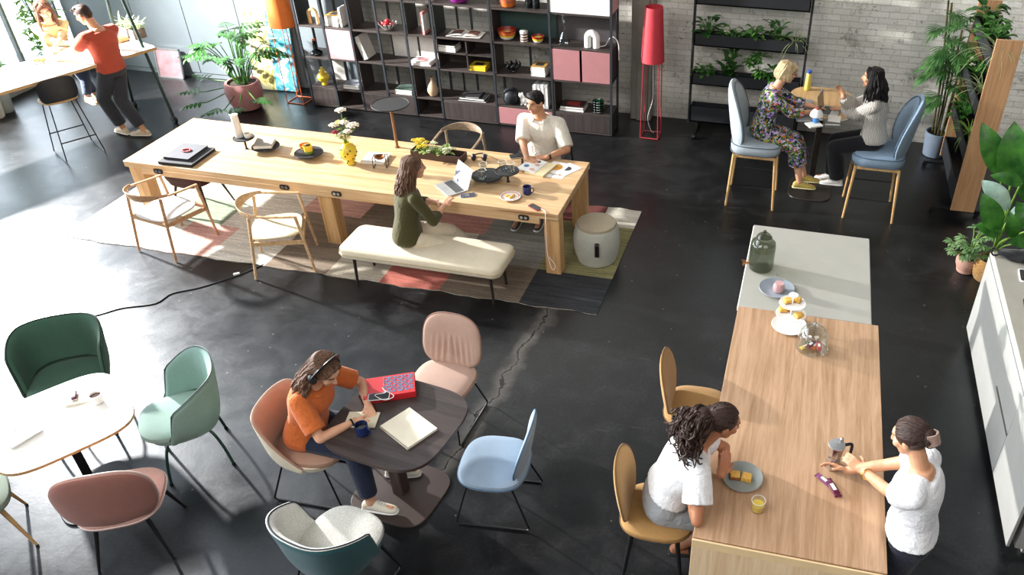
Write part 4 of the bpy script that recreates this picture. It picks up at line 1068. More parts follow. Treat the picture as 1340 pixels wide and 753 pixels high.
# 3 woman in orange with headphones
hp3 = (-3.14, 3.60, .545)
p = Person('woman in an orange blouse with black headphones writing in a notebook', hp3, 8, 24, -2, 1.68, True,
    hands=((-2.676, 3.705, 0.765), (-2.696, 3.544, 0.765)), feet=((-2.62, 3.76, .10), (-2.62, 3.40, .125)), head_az=-14, head_pitch=36, skin=M_skinA, curl=(.18, .75), hand_dir=((.62, -.75, -.12), (.95, .1, -.25)), hand_n=((0, 0, 1), (0, -.5, 1)), foot_az=(15, 5), elbows=((.2, .9, -.5), (.0, -.9, -.6)), bend=.5)
p.top('blouse', fabric('orange_blouse', 'c96a34', weave=90, wr=1.0), -.12, .99, .022, .80, .022, .012, collar=True, flare=.10)
p.trousers('jeans', fabric('navy_denim', '20283d', wr=.8), .86, .014, .012); p.shoes(plain('cream_sneaker', 'dcd6c4', .6), M_white)
p.hair(M_hbrown, 'long', 140, 8, .33, wave=.036, spreadk=2.0, maxth=96, back=.45).build('hair', M_hbrown, p.root)
m = MB(); arc = []
for i in range(17): a = R(-98+196*i/16); arc.append(p.hl(math.sin(a)*.108, -.012, .018+math.cos(a)*.116))
m.tube(arc, .0125, 8, flat=(1.8, .7)); hd_ = m.build('headphones', M_blackplastic, p.root)
for sg in (-1, 1):
    m = MB(); m.ell(p.hl(sg*.108, -.012, -.008), A3(.024, .038, .046), p.HM); m.build('ear_cup', M_blackplastic, hd_)
m = MB(); wv = nrm(p.wr[1]-p.el[1]); c = p.wr[1]-wv*.02; m.cyl(c-wv*.006, c+wv*.006, .030); m.build('bracelet', M_black, p.root)

# 4 woman in white blouse on the bar chair
mc = (-0.527, 3.373, 0.650)
p = Person('woman in a white blouse and grey skirt seated at the oak bar', (mc[0]+.02, mc[1]+.02, .75), 12, 30, 20, 1.68, True,
    hands=((-0.164, 3.417, 1.020), (-0.333, 3.325, 0.900)), feet=((-0.291, 3.533, 0.360), (-0.382, 3.384, 0.330)), head_az=25, head_pitch=22, skin=M_skinC, curl=(.8, .6), hand_dir=((.15, .45, .85), (.3, .6, -.1)), hand_n=((.4, -1, 0), (.1, -.4, 1)), elbows=((.9, .1, -.6), (.1, -.7, -.9)), neck_f=.045, bend=.55)
p.top('blouse', fabric('white_cotton', 'e6e6e6', weave=90, wr=1.0), .20, .99, .026, .66, .030, .022, flare=.12)
p.skirt('skirt', fabric('grey_skirt', 'a3a6a9', wr=1.2), .95, .020, .02, .26); p.shoes(plain('black_sandal', '17171a', .6), name='sandal', sandal=True)
m = p.hair(M_hdbrown, 'pony', seed=4)
rnd = random.Random(6)
m.ell(p.hl(0, -.150, -.035), A3(.088, .075, .095), p.HM, 16, 12)
for i in range(230):
    p0 = p.hl(rnd.uniform(-.07, .07), rnd.uniform(-.19, -.08), rnd.uniform(-.05, .05)); ph = rnd.uniform(0, 6); ln = rnd.uniform(.05, .24); a_ = rnd.uniform(-1, 1)
    pts = [p0+(-nrm(A3(p.hf[0], p.hf[1], 0))*(.08*math.sin(t*2.6)+.055*t*rnd.uniform(.6, 1.6)))+p.hr*(a_*.14*t**.7+.016*math.sin(ph+t*17))-UP*(ln*t**1.3)+UP*.016*math.cos(ph+t*17) for t in np.linspace(0, 1, 9)]
    m.tube(cat(pts, 2), np.linspace(.009, .004, 17), 5)
m.build('hair', M_hdbrown, p.root)
m = MB(); m.tube([p.hl(math.cos(a)*.045, -.122+.0*a, .005+math.sin(a)*.040) for a in np.linspace(0, 2*PI, 14)[:-1]], .012, 8, closed=True); m.build('hair_tie', M_hdbrown, p.root)
m = MB(); wv = nrm(p.wr[0]-p.el[0]); c = p.wr[0]-wv*.03; m.cyl(c-wv*.003, c+wv*.003, .034); m.build('bracelet', M_chrome, p.root)

# 5 woman in white t-shirt standing at the right of the bar
p = Person('woman in a white t-shirt and navy trousers standing beside the oak bar', (.95, 3.33, .92), 172, 6, 160, 1.68, True,
    hands=((0.613, 3.659, 1.040), (0.567, 3.601, 1.050)), feet=((1.0, 3.25, .10), (1.04, 3.44, .10)), head_az=150, head_pitch=24, skin=M_skinB, curl=(.55, .6), hand_dir=((-.75, .55, .15), (-.9, .25, .1)), hand_n=((.2, -.6, .8), (.2, .7, .7)), elbows=((.5, -.7, -.7), (.6, .9, -.7)), knee=((-1, 0, 0), (-1, 0, 0)), neck_f=.04, bend=.6)
p.top('t_shirt', fabric('white_jersey', 'e9e9ea', weave=110, wr=1.0), .10, .97, .022, .50, .024, .018, flare=.12)
p.trousers('trousers', fabric('navy_trousers', '1e2231', wr=.8), .95, .016, .02, .3); p.shoes(plain('black_shoe', '1a1a1c', .6))
m = p.hair(M_hdbrown, 'updo', seed=9)
m.ell(p.hl(0, -.118, .012), A3(.050, .042, .055), p.HM, 14, 10)
m.build('hair', M_hdbrown, p.root)
m = MB()
for i in range(7):
    q = -.030+.010*i
    for sg in (-1, 1): m.tube(cat([p.hl(sg*.004, -.168, .020+q), p.hl(sg*.022, -.163, .020+q), p.hl(sg*.042, -.130, .016+q)], 3), .0042, 6)
m.tube([p.hl(0, -.168, -.015), p.hl(0, -.168, .055)], .006, 8); m.build('hair_claw', plain('tortoise_clip', '9c8175', .35), p.root)
m = MB(); wv = nrm(p.wr[0]-p.el[0]); c = p.wr[0]-wv*.05; m.tube([c+np.cross(wv, UP)*math.cos(a)*.036+np.cross(np.cross(wv, UP), wv)*math.sin(a)*.036 for a in np.linspace(0, 2*PI, 20)[:-1]], .004, 6, closed=True); m.build('bracelet', plain('gold_bangle', 'c89b4a', .25, 1.0), p.root)

# 6 blonde woman in floral dress
def floral():
    t_ = NT('floral_dress'); v = t_.coords(); vo = t_.n('ShaderNodeTexVoronoi'); vo.inputs['Scale'].default_value = 48; nz = t_.n('ShaderNodeTexNoise'); nz.inputs['Scale'].default_value = 12
    t_.l(v, nz.inputs['Vector']); ad = t_.n('ShaderNodeVectorMath', operation='ADD'); sc = t_.n('ShaderNodeVectorMath', operation='SCALE'); sc.inputs['Scale'].default_value = .12
    t_.l(nz.outputs['Color'], sc.inputs[0]); t_.l(v, ad.inputs[0]); t_.l(sc.outputs[0], ad.inputs[1]); t_.l(ad.outputs[0], vo.inputs['Vector'])
    sp = t_.n('ShaderNodeSeparateColor'); t_.l(vo.outputs['Color'], sp.inputs[0])
    r = t_.n('ShaderNodeValToRGB'); r.color_ramp.interpolation = 'CONSTANT'; e = r.color_ramp.elements
    cols = ['5b7a2e', 'b7a3c8', '2f4a2a', '7a56a0', 'c9bfd6', '3d5c2c', '22304a', 'cf6a2f', '8fae4a', '1f2c22', 'b9a8d0', '4a6f3a']
    while len(e) < len(cols): e.new(.5)
    for i, c in enumerate(cols): e[i].position = i/len(cols); e[i].color = srgb(c)
    t_.l(sp.outputs[0], r.inputs[0]); t_.set(Base_Color=r.outputs[0], Roughness=.85, Specular_IOR_Level=.2); return t_.m
M_floral = floral()
p = Person('woman with short blonde hair in a floral dress by the brick wall', (-.40, 8.84, .89), 4, 14, 8, 1.68, True,
    hands=((.14, 9.02, 1.14), (.12, 8.86, 1.14)), feet=((.14, 8.86, .36), (.10, 8.72, .34)), head_az=15, head_pitch=14, skin=M_skinA, curl=(.4, .4), hand_dir=((.9, .2, -.1), (.8, .5, -.1)), neck_f=.05)
p.top('dress_top', M_floral, -.05, .99, .022, 1.55, .018, .01, flare=.1); p.skirt('dress_skirt', M_floral, 1.5, .02, .022, .2)
p.shoes(plain('yellow_shoe', 'b8a24e', .55), plain('yellow_sole', 'd8cf9a', .6)); p.hair(M_hblond, 'bob', 70, 12, .10, wave=.006, thick=.014).build('hair', M_hblond, p.root)
m = MB()
for sg in (-1, 1): m.tube([p.hl(sg*.031+math.cos(a)*.020, .098, .006+math.sin(a)*.017) for a in np.linspace(0, 2*PI, 14)[:-1]], .0025, 6, closed=True); m.tube([p.hl(sg*.05, .096, .01), p.hl(sg*.078, .0, .01)], .0025, 6)
m.build('glasses', plain('red_frame', 'a1252b', .4), p.root)

# 7 woman in the knit jumper
def knit():
    t_ = NT('knit_jumper'); v = t_.coords((1, 1, 1)); wv_ = t_.n('ShaderNodeTexWave'); wv_.inputs['Scale'].default_value = 22; wv_.inputs['Distortion'].default_value = 3.0; wv_.inputs['Detail'].default_value = 2; t_.l(v, wv_.inputs['Vector'])
    t_.set(Base_Color=t_.ramp(wv_.outputs['Fac'], [(.2, srgb('9b938a')), (.7, srgb('d2ccc2'))]), Roughness=.95, Specular_IOR_Level=.15); t_.bump(wv_.outputs['Fac'], .8, .012); return t_.m
p = Person('woman with long black hair in a light knit jumper, gesturing with one hand', (.84, 8.88, .89), 180, 10, 176, 1.68, True,
    hands=((.46, 9.06, 1.13), (0.432, 8.873, 1.340)), feet=((.52, 8.86, .36), (.46, 9.0, .34)), head_az=172, head_pitch=0, skin=M_skinB, curl=(.4, .7), hand_dir=((-.9, 0, -.05), (-.45, .25, .8)), hand_n=((0, -.1, 1), (.5, .8, .3)), elbows=((.1, -.4, -1), (.2, .6, -1)), neck_f=.04)
p.top('jumper', knit(), .0, 1.0, .030, 1.93, .024, .012, puff=.016, flare=.06); p.trousers('trousers', fabric('black_trousers', '131316', wr=.7), .95, .018, .03); p.shoes(plain('white_sneaker', 'e3e2de', .55), M_white)
p.hair(M_hblack, 'curly', 130, 15, .27, wave=.026, spreadk=1.8).build('hair', M_hblack, p.root)

# 8 man in the red t-shirt leaning at the high table
p = Person('man in a red t-shirt and dark trousers standing at the bright high table', (-8.84, 8.60, .92), 172, 0, 168, 1.74, False,
    hands=((-9.32, 8.42, 1.085), (-9.26, 8.92, 1.085)), feet=((-8.96, 8.56, .10), (-8.66, 8.58, .10)), head_az=188, head_pitch=22, neck_f=.05, skin=M_skinB, curl=(.3, .3), hand_dir=((-.8, -.1, -.2), (-.8, .2, -.2)), elbows=((.6, -.7, -.3), (.6, .8, -.3)), knee=((-1, -.2, 0), (-1, -.4, 0)), bend=.6, foot_az=(165, 190))
p.top('t_shirt', fabric('brick_red_jersey', 'b04a35', wr=.7), -.02, .98, .020, .62, .020, .012); p.trousers('trousers', fabric('charcoal_trousers', '34353a', wr=.8), .86, .016, .02, .22)
p.shoes(plain('beige_boot', 'c9b99c', .6), plain('cream_sole', 'e5dcc8', .6)); p.hair(M_hdbrown, 'short', seed=22).build('hair', M_hdbrown, p.root)

# 9 woman in yellow behind the high table
p = Person('woman with long hair in a pale yellow top behind the bright high table', (-10.05, 9.02, .84), -20, 14, -30, 1.68, True,
    hands=((-9.72, 8.66, 1.08), (-9.60, 8.92, 1.08)), feet=((-9.68, 8.86, .36), (-9.68, 9.0, .36)), head_az=-35, head_pitch=18, skin=M_skinA, curl=(.4, .4), head_tilt=-8)
p.top('top', fabric('pale_yellow_cotton', 'd9c48a', wr=.7), -.05, .98, .02, .5, .02, .01); p.trousers('jeans', fabric('blue_denim', '4a5670', wr=.8)); p.shoes(plain('tan_shoe', 'b08d68', .6)); p.hair(M_hlight, 'long', 70, 31, .28, wave=.014).build('hair', M_hlight, p.root)


# ------------------------------------------------------------------ small things
M_blackmatt = plain('matt_black', '1a1a1b', .7); M_dkgrey = plain('dark_grey_cover', '3d3e42', .6); M_navy = plain('cobalt_enamel', '1c2b5e', .25); M_yellow = plain('yellow_glaze', 'e8c93a', .3)
M_red = plain('red_print', 'c8232b', .45); M_orange = plain('orange_glaze', 'cc6a2c', .35); M_screen = plain('dark_glass_screen', '14161a', .12); M_key = plain('dark_keys', '2a2b2d', .6)
M_blueink = plain('turquoise_print', '2e93b5', .5); M_cake = plain('cake_crumb', 'd9a94f', .85, var=.2, nscale=60, bump=.5); M_crust = plain('cake_crust', '8a5527', .8, var=.2, nscale=50); M_wine = plain('wine_foil', '5e1a38', .3)
def book(label, c, w, d, h, rz, cover, pages=None, name='book', group=None, cat_='book', mark=None):
    t = thing(name, label, cat_, c, rz, group)
    m = MB(); m.box((0, 0, h*.06), (w, d, h*.12)); m.box((0, 0, h*.94), (w, d, h*.12)); m.box((-w/2+.002, 0, h/2), (.004, d, h)); m.build('cover', cover, t, smooth=False)
    m = MB(); m.box((.0, 0, h/2), (w-.010, d-.008, h*.76)); m.build('pages', pages or M_paper, t, smooth=False)
    if mark is not None:
        m = MB(); m.box((.0, .0, h+.0006), (w*.55, d*.5, .0012)); m.build('cover_print', mark, t, smooth=False)
    return t
def stack(specs, c, rz=0):
    z = c[2]
    for (label, w, d, h, dr, cover, pages, mark) in specs:
        book(label, (c[0], c[1], z+.0005), w, d, h, rz+dr, cover, pages, mark=mark); z += h+.001
def disc_tray(label, c, h, r, name='disc_tray', cat_='tray', pole=M_blackmatt, pr=.011):
    t = thing(name, label, cat_, c)
    m = MB(); m.lathe([(r*.97, h-.008), (r, h-.006), (r, h), (r*.985, h+.004), (r*.965, h+.004), (r*.95, h)], seg=48); m.build('disc', M_blackmatt, t)
    m = MB(); m.cyl((0, 0, .002), (0, 0, h-.008), pr); m.cyl((0, 0, 0), (0, 0, .004), pr*1.8); m.build('stem', pole, t)
    return t
def mug(label, c, r, h, mat, rz=0, inner=None, name='mug', liquid=None):
    t = thing(name, label, 'cup', c, rz)
    m = MB(); m.lathe([(r*.85, 0), (r*.97, .006), (r, h*.3), (r, h), (r*.92, h), (r*.91, h*.3), (r*.8, .008)], seg=28); m.build('body', mat, t)
    if inner is not None: m = MB(); m.lathe([(.001, h*.72), (r*.90, h*.72), (r*.90, h*.73), (.001, h*.73)], seg=24); m.build('drink', inner, t)
    m = MB(); m.tube(cat([(r*.95, 0, h*.82), (r*1.45, 0, h*.78), (r*1.55, 0, h*.5), (r*1.35, 0, h*.25), (r*.95, 0, h*.2)], 4), r*.13, 8); m.build('handle', mat, t)
    return t
def bowl(label, c, r, h, mats, name='bowl', cat_='bowl', foot=.45):
    t = thing(name, label, cat_, c)
    n = len(mats); prof = [(r*foot, 0), (r*(foot+.12), .004)]+[(r*(foot+.12+(1-foot-.12)*(i/6)**.6), h*i/6) for i in range(1, 7)]
    inn = [(x-.006, z+.003 if i < len(prof)-1 else z) for i, (x, z) in reversed(list(enumerate(prof)))][:-1]+[(.002, .008)]
    m = MB(); m.lathe(prof+inn, seg=36); o = m.build('body', list(mats), t)
    if n > 1:
        for p_ in o.data.polygons:
            z = p_.center.z; rr_ = math.hypot(p_.center.x, p_.center.y); p_.material_index = min(n-1, int(z/h*n))
    return t
def glass_cup(label, c, r, h, drink=None, name='drinking_glass', lvl=.5, group=None):
    t = thing(name, label, 'glass', c, 0, group)
    m = MB(); m.lathe([(.001, .002), (r*.86, .002), (r*.88, .006), (r, h)], seg=28, cap=False); m.build('body', M_glass, t); m = MB(); m.tube([(r*math.cos(a), r*math.sin(a), h) for a in np.linspace(0, 2*PI, 29)[:-1]], .0018, 6, closed=True); m.build('rim', plain('glass_rim', 'dfe6e4', .1), t)
    if drink is not None: m = MB(); m.lathe([(.001, .009), (r*.86, .009), (r*(.86+.1*lvl), h*lvl), (.001, h*lvl)], seg=28, cap=False); m.build('drink', drink, t)
    return t
def phone(label, c, rz, w=.075, l=.15, body=M_blackplastic):
    t = thing('phone', label, 'phone', c, rz)
    m = MB(); m.prism(sup(w/2, l/2, 8, 40), 0, .008); m.build('body', body, t, bevel=.001)
    m = MB(); m.prism(sup(w/2*.93, l/2*.94, 8, 40), .008, .0088); m.build('screen', M_screen, t, smooth=False)
    return t
def laptop(label, c, rz, open_=105, body=M_alu, screen=None, w=.32, d=.22, closed=False, deck=None):
    t = thing('laptop', label, 'laptop', c, rz)     # the screen stands on the -y side... the user sits at -y, hinge at +y
    m = MB(); m.prism(sup(w/2, d/2, 14, 48), 0, .012); b = m.build('base', body, t, bevel=.001)
    if closed:
        m = MB(); m.prism(sup(w/2, d/2, 14, 48), .0125, .019); m.build('lid', body, t, bevel=.001); return t
    m = MB()
    for r_ in range(5):
        for k in range(12): m.box((-w*.41+k*w*.0745, .075-r_*.019, .0128), (w*.062, .0155, .0015))
    m.build('keyboard', deck or M_key, t, smooth=False)
    m = MB(); m.prism(sup(.05, .032, 10, 24), .0118, .0126, c=(0, -.067)); m.build('touchpad', plain('pad_grey', 'a5a6a6', .4, .5), t, smooth=False)
    a = R(open_); y0, z0 = d/2, .010
    def q(x, s, o): return (x, y0-math.cos(a)*s+math.sin(a)*o, z0+math.sin(a)*s+math.cos(a)*o)
    # panel: s runs from the hinge to the top, o is the outward offset
    for (x0, x1, s0, s1, o0, o1, nm, mt) in ((-w/2, w/2, 0, d, 0, .006, 'lid', body), (-w/2+.006, w/2-.006, .008, d-.006, -.0006, .0001, 'screen', screen or M_screen)):
        m = MB(); vs = [q(x, s, o) for o in (o0, o1) for s in (s0, s1) for x in (x0, x1)]
        m.add(vs, [(0, 2, 3, 1), (4, 5, 7, 6), (0, 1, 5, 4), (1, 3, 7, 5), (3, 2, 6, 7), (2, 0, 4, 6)]); m.build(nm, mt, t, smooth=False)
    return t
def cable(name, label, pts, r, mat, cat_='cable', n=6):
    m = MB(); m.tube(cat(pts, n), r, 6); return tag(m.build(name, mat), label, cat_)

# --- long table, from left to right
c = (-6.479, 6.871, 0.746)
book('wide dark grey folder lying under a smaller notebook, left end of the long table', (c[0], c[1], c[2]), .40, .44, .035, R(2), M_dkgrey, M_blackmatt, name='folder', cat_='folder')
c = (-6.480, 6.873, 0.800)
book('smaller grey notebook lying on the wide dark folder', (c[0]-.02, c[1]+.02, .783), .30, .36, .028, R(2), plain('grey_cover', '5a5b60', .6), M_blackmatt, name='notebook', cat_='notebook')
m = MB()
for i in range(16): a = 2*PI*i/16; m.ell((c[0]+.045*math.cos(a)-.01, c[1]+.035*math.sin(a)+.02, .8195), (.010, .010, .008), seg=8, rings=5)
tag(m.build('bead_bracelet', M_red), 'red bead bracelet lying on the grey notebook', 'bracelet')
b = (-5.984, 7.215, 0.745); disc_tray('black disc tray on a tall stem holding the white pitcher', b, .14, .115)
t = thing('pitcher', 'tall white pitcher standing on a raised black disc', 'jug', (b[0]-.045, b[1], b[2]+.1455))
m = MB(); m.lathe([(.043, 0), (.046, .01), (.042, .12), (.037, .24), (.040, .26), (.034, .258), (.036, .12), (.036, .012)], seg=28); m.build('body', M_ceramic, t)
m = MB(); m.loft([[(-.030, -.02, .225), (-.030, .02, .225), (-.032, 0, .215)], [(-.062, -.006, .262), (-.062, .006, .262), (-.06, 0, .254)]]); m.build('spout', M_ceramic, t)
t = thing('tea_light_holder', 'small white candle holder beside the white pitcher', 'candle', (b[0]+.055, b[1]+.005, b[2]+.1455))
m = MB(); m.lathe([(.034, 0), (.038, .01), (.037, .05), (.033, .05), (.032, .012)], seg=24); m.build('holder', M_ceramic, t); m = MB(); m.lathe([(.001, .013), (.030, .013), (.030, .036), (.001, .036)], seg=20); m.build('candle', plain('candle_wax', 'c9b58c', .5), t)
b = (-5.736, 7.216, 0.745); disc_tray('low black disc tray with a grey book on it', (b[0]-.02, b[1]+.03, b[2]), .05, .15)
book('grey covered book on the low black disc tray', (b[0]-.03, b[1]+.04, .7995), .20, .22, .04, R(20), plain('speckled_cover', '9d9588', .8, var=.2, nscale=80))
b = (-5.194, 7.193, 0.745); disc_tray('low black disc tray with two yellow cups', (b[0]-.01, b[1]+.02, b[2]), .05, .155)
bowl('yellow brown bowl on the black disc tray beside the striped cup', (b[0]-.075, b[1]+.075, .7995), .065, .055, [M_yellow, M_orange])
t = thing('cup', 'yellow and green cup filled with snacks on the black disc tray', 'cup', (b[0]+.01, b[1]-.005, .7995))
m = MB(); m.lathe([(.040, 0), (.044, .03), (.050, .095), (.046, .095), (.040, .03), (.036, .01)], seg=24); o = m.build('body', [plain('green_glaze', '7d9440', .35), M_yellow], t)
for p_ in o.data.polygons: p_.material_index = 0 if p_.center.z < .035 else 1
m = MB()
for i in range(9): a = i*2.4; m.ell((.022*math.cos(a)*(i/9)**.5, .022*math.sin(a)*(i/9)**.5, .090+.006*(i % 3)), (.014, .010, .009), seg=8, rings=5)
m.build('snacks', plain('dark_snack', '4a2c20', .5, var=.4, nscale=40), t)
# vase with flowers
b = (-4.683, 7.166, 0.745); t = thing('flower_vase', 'yellow vase with black dots holding white and red flowers', 'vase', b)
m = MB(); m.lathe([(.050, 0), (.058, .01), (.046, .04), (.060, .06), (.088, .10), (.094, .14), (.082, .19), (.050, .225), (.036, .235), (.040, .25), (.034, .25), (.03, .235)], seg=36); m.build('body', M_yellow, t)
m = MB()
for i in range(26):
    a = i*2.4; z = .02+.19*((i*7) % 26)/26; r_ = float(np.interp(z, [0, .01, .04, .06, .1, .14, .19, .225], [.05, .058, .046, .06, .088, .094, .082, .05])); nx, ny = math.cos(a), math.sin(a)
    m.ell((r_*nx, r_*ny, z), (.009, .009, .009), seg=8, rings=6)
m.build('dots', M_blackmatt, t)
M_stem = leafmat('flower_stem', '5d7a33', '86a048'); M_petalw = plain('cream_petal', 'ece3cf', .7, var=.08); M_petalr = plain('crimson_petal', '9e1f33', .6); M_petaly = plain('yellow_petal', 'd8cf6a', .6)
rnd = random.Random(3)
def blossom(m, p, r_, n, rn, k=None):
    for i in range(n):
        a = i*2.399; rad = r_*(i/n)**.5; q = (p[0]+rad*math.cos(a), p[1]+rad*math.sin(a), p[2]+r_*.4*(1-(i/n))+rn.uniform(-.004, .004))
        m.ell(q, (r_*.24, r_*.24, r_*.15), seg=6, rings=4)
def flowers(t, specs, top):
    st = MB()
    for (dx, dy, h, kind, r_) in specs:
        e = (dx, dy, top+h); st.tube(cat([(0, 0, top-.12), (dx*.25, dy*.25, top+h*.3), (dx*.8, dy*.8, top+h*.75), e], 4), .0032, 6)
        f_ = MB(); blossom(f_, e, r_, 26, rnd); f_.build('flower', {'w': M_petalw, 'r': M_petalr, 'y': M_petaly}[kind], t)
        for j in range(4): leaf(st, (dx*(.3+.15*j), dy*(.3+.15*j), top+h*(.35+.12*j)), rnd.uniform(0, 6.3), .5, .06, .018, .8)
    st.build('stems', M_stem, t)

# ------------------------------------------------------------------ plants
def leaf(m, o, az, el, L, W, droop=.6, n=5, fold=.18, prof=None, twist=0):
    p = A3(*o); side_ = A3(-math.sin(az), math.cos(az), 0); vs = []; ns = n+1
    if twist: side_ = side_*math.cos(twist)+UP*math.sin(twist)
    e = el
    for i in range(ns):
        t_ = i/n; w_ = W/2*(prof(t_) if prof else math.sin(PI*min(1, t_*.92+.05))**.8*(1 if t_ < .98 else .12))
        d = A3(math.cos(az)*math.cos(e), math.sin(az)*math.cos(e), math.sin(e)); nn = np.cross(d, side_)
        vs += [p-side_*w_+nn*w_*fold*2, p, p+side_*w_+nn*w_*fold*2]
        p = p+d*L/n; e -= droop/n
    fs = []
    for i in range(n):
        a = i*3; fs += [(a, a+1, a+4, a+3), (a+1, a+2, a+5, a+4)]
    m.add(vs, fs)
def lobed(m, o, az, el, L, W, droop=.6, lobes=7):
    p = A3(*o); d0 = A3(math.cos(az)*math.cos(el), math.sin(az)*math.cos(el), math.sin(el)); e = el
    n = lobes
    for i in range(n+1):
        t_ = i/n; ln = W*(.62-.35*t_)*(1 if i < n else .9)
        for sg in ((-1, 1) if i < n else (0,)):
            aa = az+sg*(1.45-.85*t_); leaf(m, p, aa, e+.05-(.15 if sg else 0), ln if sg else L*.35, L*.22, .45, 3, .12)
        d = A3(math.cos(az)*math.cos(e), math.sin(az)*math.cos(e), math.sin(e)); q = p+d*L/n; s_ = A3(-math.sin(az), math.cos(az), 0)
        m.add([p-s_*L*.035, p+s_*L*.035, q+s_*L*.03, q-s_*L*.03], [(0, 1, 2, 3)]); p = q; e -= droop/n
L_dark = leafmat('dark_leaf', '1e3d1c', '3a6a2c'); L_mid = leafmat('mid_leaf', '36662a', '5d9440'); L_light = leafmat('light_leaf', '6b9a3e', '9fc35a'); L_pale = leafmat('variegated_leaf', '7d9a58', 'c4cf98'); L_palm = leafmat('palm_leaf', '2f5c2e', '5f8d4a'); L_ban = leafmat('banana_leaf', '245420', '48802f', .3); L_gloss = leafmat('glossy_leaf', '20481f', '437a30', .3)
def pot(t, prof, mat, soil_z, soil_r, seg=36):
    m = MB(); m.lathe(prof, seg=seg); m.build('pot', mat, t); m = MB(); m.lathe([(.001, soil_z-.02), (soil_r, soil_z-.02), (soil_r, soil_z), (.001, soil_z+.008)], seg=24); m.build('soil', M_soil, t)
# philodendron in a pink pot
b = (-7.994, 9.826, 0.000); t = thing('potted_philodendron', 'large plant with deeply cut leaves in a dusty pink pot, in front of the painting', 'plant', (b[0]+.10, b[1]-.03, 0))
pot(t, [(.14, 0), (.19, .02), (.235, .12), (.255, .25), (.25, .36), (.225, .40), (.20, .40), (.225, .33)], plain('dusty_pink_clay', 'b07a76', .7), .37, .21)
rnd = random.Random(11); st = MB(); lv = MB()
for i in range(36):
    az = i*2.399+rnd.uniform(-.3, .3); f_ = ((i*7) % 36)/36; rad = .16+.50*f_; h = .50+.58*(1-f_**1.6)+rnd.uniform(-.10, .10)-.30*(f_ > .78); p0 = (.07*math.cos(az), .07*math.sin(az), .36); e = (rad*math.cos(az), rad*math.sin(az), h)
    st.tube(cat([p0, (rad*.45*math.cos(az), rad*.45*math.sin(az), .36+(h-.36)*.62), (e[0]*.85, e[1]*.85, h-.01), e], 4), .007, 6)
    lobed(lv, e, az+rnd.uniform(-.4, .4), rnd.uniform(-.25, .35), rnd.uniform(.20, .28), rnd.uniform(.20, .26), rnd.uniform(.3, .8), 5)
st.build('stems', L_mid, t); lv.build('foliage', leafmat('philodendron_leaf', '244f1e', '3f7530', .45, .15), t)
# bamboo palm in a grey blue pot
t = thing('potted_palm', 'tall palm with narrow leaves in a blue grey pot against the brick wall', 'plant', (1.80, 10.60, 0))
pot(t, [(.125, 0), (.14, .01), (.165, .30), (.165, .33), (.15, .33), (.148, .27)], plain('blue_grey_pot', '6f7c8c', .6), .29, .146)
rnd = random.Random(5); cn = MB(); lv = MB()
for i in range(7):
    a = i*.9; r_ = .05+.03*(i % 2); lean = rnd.uniform(.05, .20); h = rnd.uniform(1.3, 2.1); sy_ = math.sin(a) if math.sin(a) < 0 else .25*math.sin(a); tp = (r_*math.cos(a)+lean*math.cos(a)*1.2, r_*math.sin(a)+lean*sy_, h)
    cn.tube(cat([(r_*math.cos(a), r_*math.sin(a), .28), ((r_+lean*.4)*math.cos(a), r_*math.sin(a)+lean*.4*sy_, h*.55), tp], 6), .013, 7)
    for q in range(6):
        f_ = .38+.62*q/6; fz = .28+(h-.28)*f_; fx, fy = (r_+lean*f_)*math.cos(a), r_*math.sin(a)+lean*f_*sy_; az = rnd.uniform(0, 6.28)
        if math.sin(az) > .12: az = -az
        L_ = rnd.uniform(.22, .36); el = rnd.uniform(.35, 1.0); p = A3(fx, fy, fz); e = el
        for j in range(9):
            d = A3(math.cos(az)*math.cos(e), math.sin(az)*math.cos(e), math.sin(e)); p2 = p+d*L_/9; cn.tube([p, p2], .004, 5)
            if j > 2:
                for sg in (-1, 1): leaf(lv, p2, az+sg*(1.0-.08*j), e-.05, .25*(1-.03*j), .030, .45, 4, .12)
            p = p2; e -= .12
        leaf(lv, p, az, e, .26, .036, .5, 4)
cn.build('canes', leafmat('palm_cane', '2b3a22', '6b5a38'), t); lv.build('foliage', L_palm, t)
# big banana-like plant in a basket
b = (2.029, 7.596, 0.000); t = thing('potted_strelitzia', 'big plant with broad paddle leaves in a woven basket pot beside the kitchen counter', 'plant', (b[0]+.07, b[1]+.06, 0))
m = MB()
prof = [(.10, 0), (.115, .01)]+[(.118+.028*math.sin(PI*i/12)+(.006 if i % 2 else 0), .02+.23*i/12) for i in range(13)]+[(.12, .255), (.105, .25), (.11, .15)]
m.lathe(prof, seg=40); m.build('basket', fabric('woven_seagrass', '9a7443', var=.4, weave=60, bump=1.0), t)
m = MB(); m.lathe([(.001, .2), (.11, .2), (.11, .22), (.001, .225)], seg=20); m.build('soil', M_soil, t)
st = MB(); lv = MB(); rnd = random.Random(2)
bp = lambda t_: min(1.0, math.sin(PI*min(1, .05+t_*.95))**.85*(1.12-.18*t_))*(1 if t_ < .99 else .05)
def blade(m, p, q, W, n=10, sag=.05, fold=.14):
    p, q = A3(*p), A3(*q); d = nrm(q-p); s_ = nrm(np.cross(d, A3(-.15, -.75, .62))); nn = np.cross(s_, d); vs = []
    for i in range(n+1):
        t_ = i/n; w_ = W/2*bp(t_); c_ = p+(q-p)*t_+nn*sag*math.sin(PI*t_)
        vs += [c_-s_*w_+nn*(w_*fold+.006*math.sin(i*2.1)), c_-s_*w_*.5+nn*w_*fold*.4, c_, c_+s_*w_*.5+nn*w_*fold*.4, c_+s_*w_+nn*(w_*fold+.006*math.sin(i*1.7+1))]
    m.add(vs, [(i*5+k, i*5+k+1, i*5+k+6, i*5+k+5) for i in range(n) for k in range(4)])
to = A3(*t.location); lp = MB()
